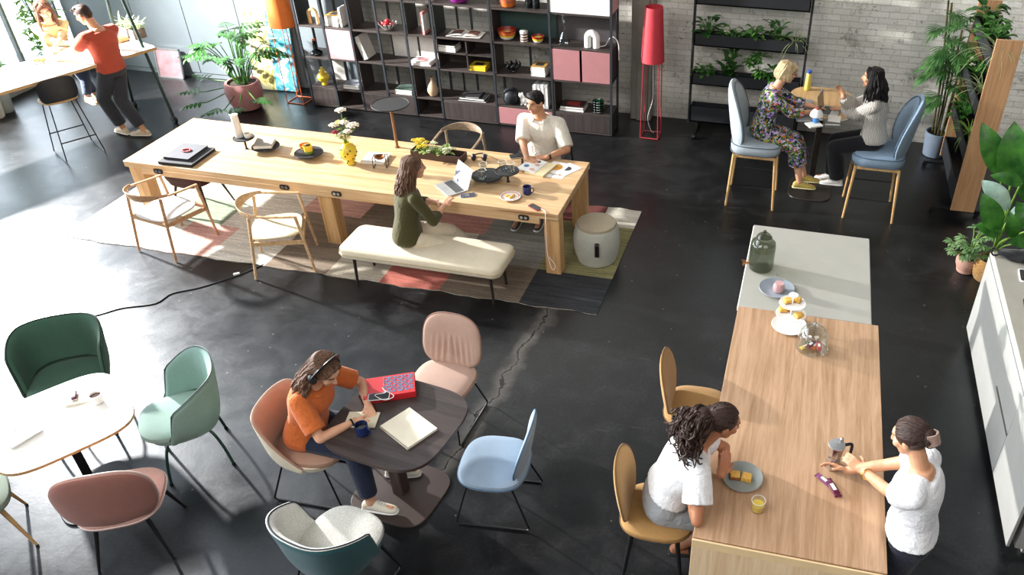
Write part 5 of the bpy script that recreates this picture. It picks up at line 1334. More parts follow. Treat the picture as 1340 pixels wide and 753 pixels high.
BL = [((1.914, 7.550, 1.253), (1.674, 7.620, 1.645), .26, 0), ((2.016, 7.500, 1.227), (1.928, 7.600, 1.681), .34, 0), ((2.064, 7.350, 1.261), (1.802, 7.300, 1.324), .15, 1), ((2.056, 7.500, 0.922), (1.814, 7.600, 1.102), .22, 2), ((1.967, 7.300, 0.787), (1.775, 7.320, 1.096), .24, 1),
      ((2.043, 7.450, 0.676), (1.824, 7.400, 0.743), .20, 0), ((2.134, 7.300, 0.726), (2.037, 7.300, 0.963), .16, 1), ((2.312, 7.350, 0.654), (2.082, 7.150, 0.741), .18, 1), ((2.242, 7.600, 0.976), (2.141, 7.700, 1.375), .26, 0), ((2.331, 7.500, 0.723), (2.169, 7.600, 0.916), .22, 0), ((2.160, 7.700, 0.740), (2.313, 7.700, 0.778), .2, 2)]
for (p, q, W_, kd) in BL:
    p, q = A3(*p)-to, A3(*q)-to
    blade(lp if kd == 2 else lv, p-(q-p)*.06, q+(q-p)*.14, W_*.86)
    st.tube([p-(q-p)*.05, p+(q-p)*.5+A3(0, -.012, .012), q], [.006, .005, .002], 6)
    st.tube(cat([(.02*math.cos(W_*90), .02*math.sin(W_*90), .2), (p[0]*.25, p[1]*.25, .2+(p[2]-.2)*.55), p], 6), .009, 6)
lp.build('pale_leaves', leafmat('blue_green_leaf', '7d9c8c', 'a9bfb0'), t)
st.build('stems', L_light, t); lv.build('foliage', L_ban, t)
# terracotta pot
b = (1.889, 7.707, 0.000); t = thing('potted_fatsia', 'bushy small plant in a terracotta pot left of the woven basket', 'plant', (b[0]+.02, b[1]+.05, 0))
pot(t, [(.075, 0), (.085, .008), (.09, .03), (.088, .035), (.112, .10), (.115, .15), (.10, .18), (.088, .18), (.10, .13)], plain('terracotta', 'bb8f7e', .75), .16, .092)
rnd = random.Random(8); st = MB(); lv = MB()
for i in range(30):
    az = i*2.399; rad = .06+.16*rnd.random(); h = .22+rnd.uniform(0, .28); e = (rad*math.cos(az), rad*math.sin(az), h); st.tube(cat([(0, 0, .15), (rad*.4*math.cos(az), rad*.4*math.sin(az), h*.85), e], 4), .004, 5)
    for j in range(7): leaf(lv, e, az+(j-3)*.42, rnd.uniform(-.3, .3), .10-.008*abs(j-3), .034, .7, 3)
st.build('stems', L_light, t); lv.build('foliage', leafmat('fatsia_leaf', '4a7a44', '93ad7a'), t)
def bush(name, label, c, rad, h, n, mat, seed, kind='broad', L_=.09, W_=.05, group=None, parent_pot=None, flower=None, k=1.0):
    t = thing(name, label, 'plant', c, 0, group); rn = random.Random(seed); st = MB(); lv = MB()
    rad, h, L_, W_ = rad*1.15, h*1.4, L_*1.3, W_*(1.3 if kind != 'spider' else 1)
    m = MB(); m.lathe([(.03, 0), (.05, .004), (.058, .07), (.05, .07), (.046, .05)], seg=16); m.build('root_pot', M_soil, t)
    if kind == 'spider':
        for i in range(n): leaf(lv, (0, 0, .06), i*2.399, rn.uniform(.5, 1.25), h*rn.uniform(.8, 1.3), W_, rn.uniform(1.4, 2.3), 7, .15, lambda t_: (1-t_*.9))
    else:
        for i in range(n):
            az = i*2.399+rn.uniform(-.4, .4); r_ = rad*rn.uniform(.2, 1); hh = .06+h*rn.uniform(.25, 1)*(1-.35*r_/rad); e = (r_*math.cos(az), r_*math.sin(az)*.75, hh); st.tube(cat([(0, 0, .05), (e[0]*.45, e[1]*.45, .05+(hh-.05)*.7), e], 3), .0035, 5)
            if kind == 'palmate':
                for j in range(7): leaf(lv, e, az+(j-3)*.5, rn.uniform(-.2, .35), L_*rn.uniform(.85, 1.1), W_, .7, 4)
            elif kind == 'upright':
                for j in range(4): leaf(lv, (e[0]*(.5+.16*j), e[1]*(.5+.16*j), hh*(.45+.18*j)), az+j*2.4, .75, L_, W_, .8, 4)
            else: leaf(lv, e, az+rn.uniform(-.5, .5), rn.uniform(-.2, .7), L_*rn.uniform(.8, 1.2), W_, rn.uniform(.5, 1.2), 4)
        st.build('stems', L_mid, t)
    lv.build('foliage', mat, t)
    if flower is not None:
        for i in range(7): f_ = MB(); az = rn.uniform(0, 6.3); blossom(f_, (rad*.6*math.cos(az), rad*.5*math.sin(az), h*rn.uniform(.7, 1.1)), .035, 9, rn); f_.build('flower', flower, t)
    return t
# ------------------------------------------------------------------ planter wall at the back
def planter(label, loc, rz, W_, D_, troughs, frame, trough, ends, name='planter_stand'):
    t = thing(name, label, 'planter', loc, rz)
    for s in (-1, 1):
        m = MB(); m.box((s*W_/2, 0, 1.1), (.03, D_ if ends else .06, 1.98)); m.build('end_panel', ends or frame, t, bevel=.002)
        m = MB(); m.box((s*(W_/2-.12), -.05, .055), (.035, D_+.30, .03)); m.beam((s*(W_/2-.12), -.05, .06), (s*(W_/2-.12), -.05, .16), .03, .03, side=(1, 0, 0)); ft = m.build('foot', M_black, t, bevel=.002)
        for yy in (-D_/2-.18, D_/2+.06):
            m = MB(); m.cyl((s*(W_/2-.12)-.02, yy, .03), (s*(W_/2-.12)+.02, yy, .03), .03, seg=18); m.build('castor', M_blackplastic, ft)
    for (z0, z1) in troughs:
        m = MB(); w_ = W_-.04
        m.box((0, -D_/2+.008, (z0+z1)/2), (w_, .016, z1-z0)); m.box((0, D_/2-.008, (z0+z1)/2), (w_, .016, z1-z0)); m.box((0, 0, z0+.008), (w_, D_, .016)); m.box((-w_/2+.008, 0, (z0+z1)/2), (.016, D_, z1-z0)); m.box((w_/2-.008, 0, (z0+z1)/2), (.016, D_, z1-z0))
        m.build('trough', trough, t, smooth=False)
    return t
M_trough = plain('anthracite_trough', '26282b', .5, .2)
TR = [(.17, .385), (.70, .85), (1.225, 1.38), (1.755, 1.93)]
planter('tall dark metal planter stand with four troughs against the brick wall', (-.765, 10.60, 0), 0, 1.47, .20, TR, M_trough, M_trough, None)
PB = [(1.24, [('bush', 'leafy green plant at the left end of the upper trough', -.55, L_gloss, 'broad', .12, .22, 26, .10, .055), ('bush', 'white flowering plant near the left of the upper trough', -.25, L_mid, 'broad', .11, .16, 24, .08, .04),
             ('bush', 'round leaved plant in the middle of the upper trough', .05, L_mid, 'broad', .12, .17, 30, .085, .05), ('bush', 'tall upright glossy plant in the upper trough', .33, L_gloss, 'upright', .11, .30, 7, .11, .045), ('spider', 'striped spider plant at the right end of the upper trough', .58, L_pale, 'spider', .1, .26, 34, .1, .014)]),
      (.715, [('bush', 'low trailing green plant at the left end of the second trough', -.56, L_mid, 'broad', .13, .13, 34, .06, .04), ('bush', 'upright large leaved plant in the second trough', -.22, L_gloss, 'upright', .12, .36, 8, .14, .055), ('bush', 'plant with hand shaped leaves in the second trough behind the blonde woman', .17, L_mid, 'palmate', .18, .34, 14, .11, .035)])]
for z, items in PB:
    for i, (nm, lb, dx, mt, kd, rad, h, n, L_, W_) in enumerate(items):
        bush('spider_plant' if kd == 'spider' else 'trough_plant', lb, (-.765+dx, 10.595, z), rad, h, n, mt, 40+i+int(z*10), kd, L_, W_, 'plants in the dark planter stand', flower=M_petalw if 'flowering' in lb else None)
# oak ended planter stand on the right, seen from its end
PX_, PY_ = 1.97, 9.62
planter('tall planter stand with wide oak end panels at the right side', (PX_, PY_, 0), R(-90), 1.47, .26, TR, M_trough, M_trough, wood('oak_end_panel', 'c79a70', 'a87c55', 'Z', 1.3, .5, .8), 'oak_planter_stand')
PR = [(1.77, [(.52, 'bushy', L_gloss, 'broad', .14, .22, 34, .12, .07, 'dark bushy plant at the far end of the top trough of the oak planter'), (.0, 'ivy', L_mid, 'broad', .14, .20, 34, .09, .06, 'green leafy plant in the middle of the top trough of the oak planter'), (-.52, 'spider_plant', L_pale, 'spider', .1, .34, 40, .1, .014, 'pale striped spider plant at the near end of the top trough of the oak planter')]),
      (1.24, [(.35, 'flowering', L_mid, 'broad', .14, .20, 34, .09, .05, 'plant with white flowers in the third trough of the oak planter'), (-.15, 'spider_plant', L_pale, 'spider', .1, .30, 32, .1, .014, 'arching striped plant in the third trough of the oak planter')]),
      (.715, [(.40, 'fern', L_gloss, 'broad', .14, .22, 34, .08, .05, 'dark green plant at the far end of the second trough of the oak planter'), (-.1, 'fern', L_light, 'spider', .1, .26, 34, .1, .012, 'light green grassy plant in the second trough of the oak planter')])]
for z, items in PR:
    for i, (dy, nm, mt, kd, rad, h, n, L_, W_, lb) in enumerate(items):
        bush('spider_plant' if kd == 'spider' else 'trough_plant', lb, (PX_-.02, PY_+dy, z), rad, h, n, mt, 70+i+int(z*10), kd, L_, W_, 'plants in the oak planter stand', flower=M_petalw if 'white flowers' in lb else None)

# the dotted vase's flowers
b = (-4.683, 7.166, 0.745)
t = [o for o in bpy.data.objects if o.name == 'flower_vase'][0]
flowers(t, [(-.03, .06, .34, 'w', .055), (-.12, .02, .18, 'w', .05), (-.10, -.02, .12, 'r', .035), (.0, .03, .22, 'w', .05), (.10, .02, .20, 'w', .065), (-.07, .05, .21, 'y', .04), (.06, -.03, .15, 'w', .045), (-.05, .0, .09, 'w', .035)], .24)
c = (-4.492, 7.270, 0.745)
book('white book under the little copper seat model on the long table', (c[0]+.03, c[1]+.05, .746), .26, .24, .025, R(8), plain('white_cover', 'ded8ca', .6))
c = (-4.353, 7.228, 0.745); t = thing('copper_burner', 'small copper bowl hung in a black wire frame beside the white book', 'ornament', (c[0]+.02, c[1]-.04, .746), R(15))
m = MB()
for s in (-1, 1): m.tube([(s*.07, -.06, .004), (s*.07, -.05, .11), (s*.055, 0, .135), (s*.07, .05, .11), (s*.07, .06, .004)], .0045, 6); m.tube([(s*.07, -.06, .004), (s*.07, .06, .004)], .0045, 6)
m.tube([(-.055, 0, .135), (.055, 0, .135)], .004, 6); m.build('frame', M_brz, t)
m = MB(); m.lathe([(.01, .085), (.04, .092), (.058, .115), (.055, .118), (.036, .098), (.002, .092)], seg=24); m.build('bowl', plain('copper', 'a9683f', .3, .9), t)
b = (-4.373, 7.658, 0.745)
disc_tray('round black side disc standing high above the long table on a wooden pole', b, .515, .205, 'pole_table', 'tray', wood('pole_wood', '9a6a44', '6e4a30', 'Z', 2, .45, .6), .016)
# flower trough set on the table
c = (-3.806, 7.460, 0.745); t = thing('flower_box', 'dark brown flower box with yellow and white flowers in the middle of the long table', 'planter', (c[0], c[1]+.06, .746), R(-3))
m = MB(); w_, d_, h_ = .60, .15, .085
for (cx1, cy1, sx1, sy1) in ((0, -d_/2, w_, .01), (0, d_/2, w_, .01), (-w_/2, 0, .01, d_), (w_/2, 0, .01, d_)): m.box((cx1, cy1, h_/2), (sx1, sy1, h_))
m.box((0, 0, .01), (w_, d_, .01)); m.build('box', plain('dark_brown_box', '43302a', .5), t, bevel=.002)
m = MB(); m.box((-.09, 0, .045), (.38, d_-.02, .05)); m.build('soil', M_soil, t, smooth=False)
rnd = random.Random(17); lv = MB(); fy = MB(); fw = MB()
for i in range(60):
    x = rnd.uniform(-.27, .12); leaf(lv, (x, rnd.uniform(-.05, .05), .07), rnd.uniform(0, 6.3), rnd.uniform(.2, 1.1), rnd.uniform(.06, .12), .05, .8, 4)
for i in range(13): blossom(fy, (rnd.uniform(-.28, -.12), rnd.uniform(-.05, .06), rnd.uniform(.11, .21)), .034, 12, rnd)
for i in range(12): blossom(fw, (rnd.uniform(-.14, .14), rnd.uniform(-.06, .05), rnd.uniform(.09, .16)), .036, 12, rnd)
lv.build('foliage', leafmat('pale_green_leaf', '7c9a50', 'b3c47c'), t); fy.build('yellow_flowers', M_yellow, t); fw.build('white_flowers', plain('greenish_petal', 'd5dbb2', .6), t)
def screenmat():
    t_ = NT('laptop_picture'); v = t_.coords(); b_ = t_.noise(v, 7, 2, .4, .5)
    col_ = t_.ramp(b_, [(.42, srgb('23252e')), (.47, srgb('5b4f7a')), (.50, srgb('e4e4ea')), (.6, srgb('f4f4f6'))]); t_.set(Base_Color=col_, Roughness=.3)
    t_.b.inputs['Emission Strength'].default_value = .55; t_.l(col_, t_.b.inputs['Emission Color']); return t_.m
c = (-3.403, 6.888, 0.745); laptop('open silver laptop in front of the woman in olive', (c[0], c[1], .746), R(-40), 112, screen=screenmat(), w=.31, d=.22)
c = (-3.179, 6.791, 0.745); phone('blue framed phone right of the silver laptop', (c[0], c[1], .746), R(-62), body=plain('blue_frame', '5f7fc0', .4))
m = MB(); c = (-3.329, 6.771, 0.745); m.cyl((c[0]-.06, c[1]-.03, .751), (c[0]+.06, c[1]+.04, .751), .0045); tag(m.build('pen', M_blackplastic), 'black pen lying between the silver laptop and the blue framed phone', 'pen')
b1 = (-3.103, 7.153, 0.745); disc_tray('larger black disc tray with two glasses right of the laptop', b1, .06, .165)
b2 = (-2.882, 7.173, 0.745); disc_tray('smaller taller black disc tray with two glasses', (b2[0]+.0, b2[1]+.0, b2[2]), .13, .125)
for (dx, dy, bb, h, lb) in ((-.06, .06, b1, .0645, 'rear glass on the larger black disc tray'), (-.02, -.08, b1, .0645, 'front glass on the larger black disc tray'), (-.045, .0, b2, .1345, 'left glass on the smaller black disc tray'), (.05, -.02, b2, .1345, 'right glass on the smaller black disc tray')):
    glass_cup(lb, (bb[0]+dx, bb[1]+dy, bb[2]+h), .041, .095, group='water glasses on the disc trays')
c = (-3.354, 7.534, 0.745); t = thing('headset', 'black headset with two round ear cups lying behind the glasses', 'headphones', (c[0], c[1]+.03, .746), R(10))
for s in (-1, 1):
    m = MB(); m.ell((s*.06, 0, .04), (.028, .04, .04)); m.build('ear_cup', M_blackplastic, t)
m = MB(); m.tube(cat([(-.07, 0, .05), (-.07, .08, .03), (0, .14, .02), (.07, .08, .03), (.07, 0, .05)], 5), .008, 8); m.build('headband', M_blackplastic, t)
c = (-2.987, 7.742, 0.745); book('black notebook at the table edge left of the man in white', (c[0], c[1]+.02, .746), .10, .16, .012, R(-60), M_blackmatt, name='notebook', cat_='notebook')
c = (-2.861, 7.580, 0.745); t = thing('paperweight', 'small black figure shaped paperweight by the magazine stack', 'ornament', (c[0], c[1], .746))
m = MB(); m.lathe([(.022, 0), (.024, .008), (.010, .02), (.014, .04), (.006, .055)], seg=16); m.build('body', M_blackmatt, t); m = MB(); m.ell((0, 0, .062), (.013, .013, .013)); m.build('knob', M_blackmatt, t)
# magazines
M_mag1 = plain('cream_page', 'ece4d2', .7); M_print_o = plain('orange_print', 'd99a3c', .6); M_print_b = plain('blue_print', '4f6fa0', .6); M_print_r = plain('rose_print', 'd9a59a', .6); M_print_k = plain('dark_print', '33343a', .6)
c = (-2.741, 7.535, 0.745); t = thing('magazine', 'open magazine with coloured circles in front of the man in white', 'magazine', (c[0], c[1], .746), R(-12))
m = MB(); m.box((.11, 0, .012), (.23, .30, .024)); m.build('page_block', plain('kraft_edge', 'd5c39a', .7), t, bevel=.003)
m = MB(); m.grid(lambda u, v: (-.115+.225*u, -.15+.30*v, .026+.010*math.sin(PI*u)), 10, 2); m.grid(lambda u, v: (-.115+.225*u, .15-.30*v, .024+.010*math.sin(PI*u)), 10, 2); m.build('page', M_paper, t)
for (x, y, r_, mt) in ((-.06, .09, .024, M_print_o), (.03, .10, .022, M_print_k), (.05, .03, .026, M_print_r), (-.04, -.04, .028, M_print_b), (.05, -.09, .026, M_print_r)):
    m = MB(); m.cyl((x, y, .031), (x, y, .0385), r_, seg=20); m.build('printed_circle', mt, t, smooth=False)
for i, (u, v, a, lb) in enumerate(((728,220,-12, 'white sheet with a big orange circle right of the magazine'), (742,222,-30, 'white sheet with a dark chart at the right end of the papers'), (725,231,-6, 'blank white strip of paper below the printed sheets'))):
    c = [(-2.485, 7.598, 0.745), (-2.363, 7.591, 0.745), (-2.452, 7.404, 0.745)][i]
    t = thing('paper_sheet', lb, 'paper', (c[0], c[1], .746+.0012*(2-i)), R(a))
    m = MB(); w_, d_ = ((.21, .27), (.19, .26), (.21, .07))[i]; m.box((0, 0, .0006), (w_, d_, .001)); m.build('sheet', M_white, t, smooth=False)
    if i < 2: m = MB(); m.cyl((-.01, .01, .0012), (-.01, .01, .0017), .075 if i == 0 else .05, seg=28); m.build('printed_circle', M_print_o if i == 0 else M_print_k, t, smooth=False)
def plate(label, c, r_, mat, rim=None, name='plate', h=.018):
    t = thing(name, label, 'plate', c)
    m = MB(); m.lathe([(.001, 0), (r_*.55, 0), (r_*.66, .004), (r_, h), (r_*.985, h+.003), (r_*.64, .008), (.001, .007)], seg=40, cap=False); m.build('body', mat, t)
    if rim is not None: m = MB(); m.tube([(r_*.86*math.cos(a), r_*.86*math.sin(a), h*.78+.002) for a in np.linspace(0, 2*PI, 41)[:-1]], .004, 6, closed=True, flat=(1.6, .5)); m.build('rim_stripe', rim, t)
    return t
c = (-2.742, 6.850, 0.745); plate('white plate with a red rim and biscuit pieces on the long table', (c[0], c[1], .746), .105, M_ceramic, plain('coral_stripe', 'd5644c', .4))
for i, (dx, dy, lb) in enumerate(((-.03, .0, 'left biscuit piece on the red rimmed plate'), (.01, -.02, 'front biscuit piece on the red rimmed plate'), (.025, .02, 'rear biscuit piece on the red rimmed plate'))):
    m = MB(); m.box((c[0]+dx, c[1]+dy, .764), (.035, .028, .02), rz=i*.7); tag(m.build('biscuit', M_cake, bevel=.004), lb, 'biscuit', 'biscuit pieces on the plate')
c = (-2.602, 6.967, 0.745); mug('cobalt blue mug on the long table beside the red rimmed plate', (c[0], c[1], .746), .043, .085, M_navy, R(10), M_screen)
c = (-2.438, 6.715, 0.745); phone('black phone in a red case charging near the table corner', (c[0], c[1], .746), R(58), .072, .15, plain('red_case', 'b03a3a', .5))
e = (-2.338, 6.676, 0.745); cable('charging_cable', 'white charging cable hanging over the table edge to the floor', [(e[0]-.03, e[1]+.02, .752), (e[0]+.02, e[1]-.02, .756), (e[0]+.045, 6.605, .75), (e[0]+.045, 6.59, .55), (e[0]+.05, 6.585, .30), (e[0]+.10, 6.56, .14), (e[0]+.14, 6.545, .20), (e[0]+.08, 6.54, .30)], .0035, M_white)
# --- dark cafe table
c = (-2.610, 3.907, 0.745); t = thing('red_box', 'flat red box with a turquoise pattern on the dark cafe table', 'box', (c[0], c[1], .746), R(27))
m = MB(); m.box((0, 0, .0275), (.36, .22, .055)); m.build('body', M_red, t, bevel=.003)
m = MB()
for r_ in range(6):
    for k in range(8):
        x, y = -.028+k*.026, .080-r_*.030; q = [(x+.013*math.cos(a)*1.0, y+.010*math.sin(a), .0562) for a in np.linspace(.3, 2*PI-.3 if (r_+k) % 2 else PI+.4, 9)]
        m.tube(q, .0028, 5, flat=(1, .5)); m.box((x+.012*((k % 3)-1), y, .0562), (.005, .018, .0014), rz=.4*((r_ % 3)-1))
m.build('printed_pattern', M_blueink, t, smooth=False)
c = (-2.623, 3.774, 0.801); phone('phone lying on the flat red box', (c[0], c[1], .8025), R(112), .072, .148, plain('pale_phone_frame', 'd8d8da', .3))
cable('earphone_cable', 'white earphone cable looped over the phone on the red box', [(c[0]-.02, c[1]+.09, .806), (c[0]+.03, c[1]+.04, .814), (c[0]-.03, c[1]+.0, .814), (c[0]+.06, c[1]-.03, .814), (c[0]+.10, c[1]+.03, .806), (c[0]+.02, c[1]+.06, .815)], .0025, M_white)
c = (-2.314, 3.581, 0.745); book('large cream sketchbook on the dark cafe table', (c[0], c[1], .746), .25, .31, .018, R(62), plain('cream_cover', 'e4dcc6', .7), name='sketchbook')
c = (-2.663, 3.573, 0.745); t = thing('notebook', 'open small notebook under the hands of the woman in orange', 'notebook', (c[0], c[1]+.01, .746), R(12))
m = MB(); m.box((-.055, 0, .005), (.108, .15, .010)); m.box((.055, 0, .005), (.108, .15, .010)); m.build('pages', plain('recycled_paper', 'cfc6ad', .8), t, bevel=.002)
m = MB(); m.box((0, 0, .001), (.224, .156, .002)); m.build('cover', M_dkgrey, t, smooth=False)
c = (-2.597, 3.468, 0.745); mug('cobalt blue mug on the dark cafe table', (c[0], c[1], .746), .044, .085, M_navy, R(-10), M_screen)
# --- white cafe table
c = (-4.879, 2.935, 0.745); laptop('closed silver white laptop on the white cafe table', (c[0], c[1], .746), R(-18), body=plain('pale_silver', 'd6d4d0', .4, .2), w=.30, d=.21, closed=True)
m = MB(); m.prism(sup(.010, .011, 2.4, 20), .0191, .0196); m.ell((.004, .014, .0193), (.003, .005, .0004), seg=8, rings=4); m.build('lid_emblem', M_dkgrey, [o for o in bpy.data.objects if o.get('label', '').startswith('closed silver white laptop')][0], smooth=False)
c = (-4.712, 3.301, 0.745); book('small cream notebook under a snack bar on the white cafe table', (c[0], c[1], .746), .11, .16, .014, R(-58), plain('cream_note', 'e6dcc4', .7), name='notebook', cat_='notebook')
c = (-4.756, 3.317, 0.765)
def bar(label, c, rz, mat, L_=.12, W_=.038):
    t = thing('snack_bar', label, 'snack', c, rz)
    m = MB(); m.pad(L_*.8, W_, .016, 5, lambda x, y, z: (x, z, y+.008)); m.build('wrapper', mat, t)
    for s in (-1, 1): m = MB(); m.box((s*L_*.45, 0, .007), (L_*.1, W_*1.05, .002)); m.build('crimp', mat, t, smooth=False)
    m = MB(); m.box((0, 0, .0165), (L_*.35, W_*.5, .001)); m.build('printed_label', M_ceramic, t, smooth=False)
bar('wine red snack bar lying on the cream notebook', (c[0], c[1], .761), R(-50), M_wine)
c = (-4.559, 3.314, 0.745); t = thing('coffee_cup', 'white handleless cup of coffee on the white cafe table', 'cup', (c[0], c[1], .746))
m = MB(); m.lathe([(.030, 0), (.036, .006), (.041, .075), (.037, .075), (.033, .01)], seg=28); m.build('body', M_ceramic, t); m = MB(); m.lathe([(.001, .058), (.0365, .058), (.0365, .060), (.001, .060)], seg=24); m.build('coffee', plain('coffee', '5a3018', .2), t)
# --- oak bar table
c = (-0.039, 3.495, 0.920); t = plate('grey green bowl plate with two cake slices on the oak bar', (c[0], c[1], BZ+.001), .125, plain('celadon', '8d9490', .35), None, 'bowl_plate', .035)
for i, (dx, rz_c, lb) in enumerate(((-.035, .1, 'darker cake slice at the left on the grey green plate'), (.035, -.1, 'lighter cake slice at the right on the grey green plate'))):
    tt = thing('cake_slice', lb, 'cake', (c[0]+dx-.01, c[1]+.005, BZ+.010), rz_c)
    m = MB(); m.box((0, 0, .014), (.062, .058, .028)); m.build('crumb', M_crust if i == 0 else M_cake, tt, bevel=.005); m = MB(); m.box((0, 0, .030), (.058, .054, .006)); m.build('topping', M_cake, tt, bevel=.002)
c = (0.074, 3.286, 0.920); glass_cup('short glass of yellow juice on the oak bar', (c[0], c[1], BZ+.001), .040, .085, plain('yellow_juice', 'e6c453', .2), lvl=.6)
c = (0.503, 3.733, 0.920); t = thing('moka_pot', 'polished metal moka pot by the hands of the standing woman', 'coffee pot', (c[0]-.005, c[1]+.01, BZ+.001), R(20))
m = MB(); m.lathe([(.050, 0), (.052, .01), (.040, .085), (.036, .09)], seg=8); m.build('base', M_chrome, t, smooth=False); m = MB(); m.lathe([(.036, .09), (.040, .10), (.052, .185), (.049, .187)], seg=8); m.build('top', M_chrome, t, smooth=False)
m = MB(); m.lathe([(.052, .186), (.050, .192), (.006, .200)], seg=24); m.build('lid', M_alu, t); m = MB(); m.ell((.035, .02, .208), (.013, .013, .014)); m.build('knob', M_steel, t)
m = MB(); m.tube(cat([(.05, 0, .18), (.095, 0, .18), (.10, 0, .12), (.092, 0, .08)], 4), .010, 8); m.build('handle', M_blackplastic, t)
c = (0.506, 3.557, 0.920); bar('wine coloured snack bar with a green mark near the moka pot', (c[0], c[1], BZ+.002), R(-62), M_wine, .15, .045)
c = (0.474, 3.586, 0.920); bar('second wine coloured snack bar lying half beside the first on the oak bar', (c[0]-.025, c[1]+.02, BZ+.002), R(-40), plain('violet_foil', '7a3f6a', .3), .12, .04)
# tiered stand
c = (0.140, 5.101, 0.920); t = thing('cake_stand', 'white three tier cake stand on the oak bar', 'cake stand', (c[0], c[1]+.03, BZ+.001))
for r_, z in ((.135, 0), (.115, .105), (.10, .205)):
    m = MB(); m.lathe([(.001, z), (r_*.6, z), (r_, z+.014), (r_*.985, z+.018), (r_*.6, z+.006), (.001, z+.006)], seg=40, cap=False); m.build('tier', M_ceramic, t)
m = MB(); m.cyl((0, 0, .004), (0, 0, .29), .005); m.build('rod', M_ceramic, t); m = MB(); m.lathe([(.006, .282), (.034, .288), (.036, .294), (.003, .298)], seg=28); m.build('knob', M_ceramic, t)
cs = (c[0], c[1]+.03, BZ+.001)
for i, (dx, dy, z, rz_c, lb) in enumerate(((-.035, .01, .212, .5, 'left cake piece on the top tier of the stand'), (.03, .04, .212, -.3, 'rear cake piece on the top tier of the stand'), (-.06, .03, .112, .2, 'left cake piece on the middle tier of the stand'), (-.01, .06, .112, 1.0, 'rear cake piece on the middle tier of the stand'), (.06, -.02, .112, .7, 'right cake piece on the middle tier of the stand'))):
    tt = thing('cake_piece', lb, 'cake', (cs[0]+dx, cs[1]+dy, cs[2]+z), rz_c, 'cake pieces on the tier stand'); m = MB(); m.box((0, 0, .016), (.06, .05, .032)); m.build('crumb', M_cake, tt, bevel=.006); m = MB(); m.box((0, 0, .003), (.061, .051, .006)); m.build('crust', M_crust, tt, bevel=.002)
# glass cloche
c = (0.321, 4.898, 0.920); t = thing('glass_cloche', 'glass cloche with a knob covering snack bars on the oak bar', 'cloche', (c[0], c[1], BZ+.001))
m = MB(); m.lathe([(.001, .002), (.112, .002), (.120, .010)], seg=40, cap=False); m.build('base_plate', M_glass, t)
m = MB(); m.lathe([(.108, .013), (.112, .10), (.100, .15), (.072, .185), (.03, .20), (.003, .202)], seg=40, cap=False); m.build('dome', M_glass, t); m = MB(); m.ell((0, 0, .222), (.020, .020, .021)); m.build('knob', M_glass, t)
for i, (dx, dy, a, mt, lb) in enumerate(((-.045, -.02, 40, plain('yellow_wrapper', 'd8b64a', .4), 'yellow snack bar under the glass cloche'), (-.01, .0, 60, M_wine, 'dark wine snack bar under the glass cloche'), (.02, .01, 75, plain('orange_wrapper', 'c9602f', .4), 'orange snack bar under the glass cloche'), (.05, -.005, 95, plain('red_wrapper', 'a8323a', .4), 'red snack bar under the glass cloche'), (.0, .04, 30, plain('green_wrapper', '3d5a46', .4), 'green snack bar under the glass cloche'))):
    bar(lb, (c[0]+dx, c[1]+dy, BZ+.015+.012*(i % 2)), R(a), mt, .105, .036)
# tray with a bottle
c = (0.015, 5.593, 0.920); plate('grey blue round tray under a pink glass bottle on the grey worktop', (c[0]-.005, c[1], BZ+.001), .145, plain('grey_blue_tray', '8d969f', .45), None, 'round_tray', .022)
t = thing('glass_bottle', 'glass bottle with pink drink and a clear tumbler top on the round tray', 'bottle', (c[0]+.01, c[1]-.02, BZ+.0095))
m = MB(); m.lathe([(.046, 0), (.052, .02), (.050, .06), (.030, .10), (.034, .12), (.038, .16), (.036, .17)], seg=28, cap=False); m.build('body', M_glass, t)
m = MB(); m.lathe([(.001, .004), (.044, .004), (.048, .02), (.046, .055), (.036, .078), (.001, .078)], seg=28, cap=False); m.build('drink', plain('pink_drink', 'e3a9ab', .25), t)
# dispenser
c = (-0.148, 5.877, 0.920); t = thing('drink_dispenser', 'smoked glass drink dispenser with a copper tap on the grey worktop', 'dispenser', (c[0], c[1]+.02, BZ+.001))
m = MB(); m.lathe([(.001, 0), (.095, 0), (.105, .012), (.105, .23), (.098, .255), (.062, .285), (.062, .30)], seg=40, cap=False); m.build('jar', M_smoke, t)
m = MB(); m.lathe([(.001, .19), (.103, .19)], seg=40, cap=False); m.build('water', glass('grey_water', 'd6dbd0', .05, .6), t)
m = MB(); m.lathe([(.06, .30), (.066, .305), (.05, .325), (.012, .335), (.010, .345), (.016, .36), (.004, .37)], seg=28); m.build('lid', M_smoke, t)
m = MB(); m.cyl((-.10, -.02, .045), (-.15, -.03, .045), .010); m.cyl((-.145, -.029, .065), (-.145, -.029, .02), .010); m.cyl((-.165, -.03, .068), (-.125, -.028, .068), .005); m.build('tap', plain('copper_tap', 'b98252', .3, .9), t)
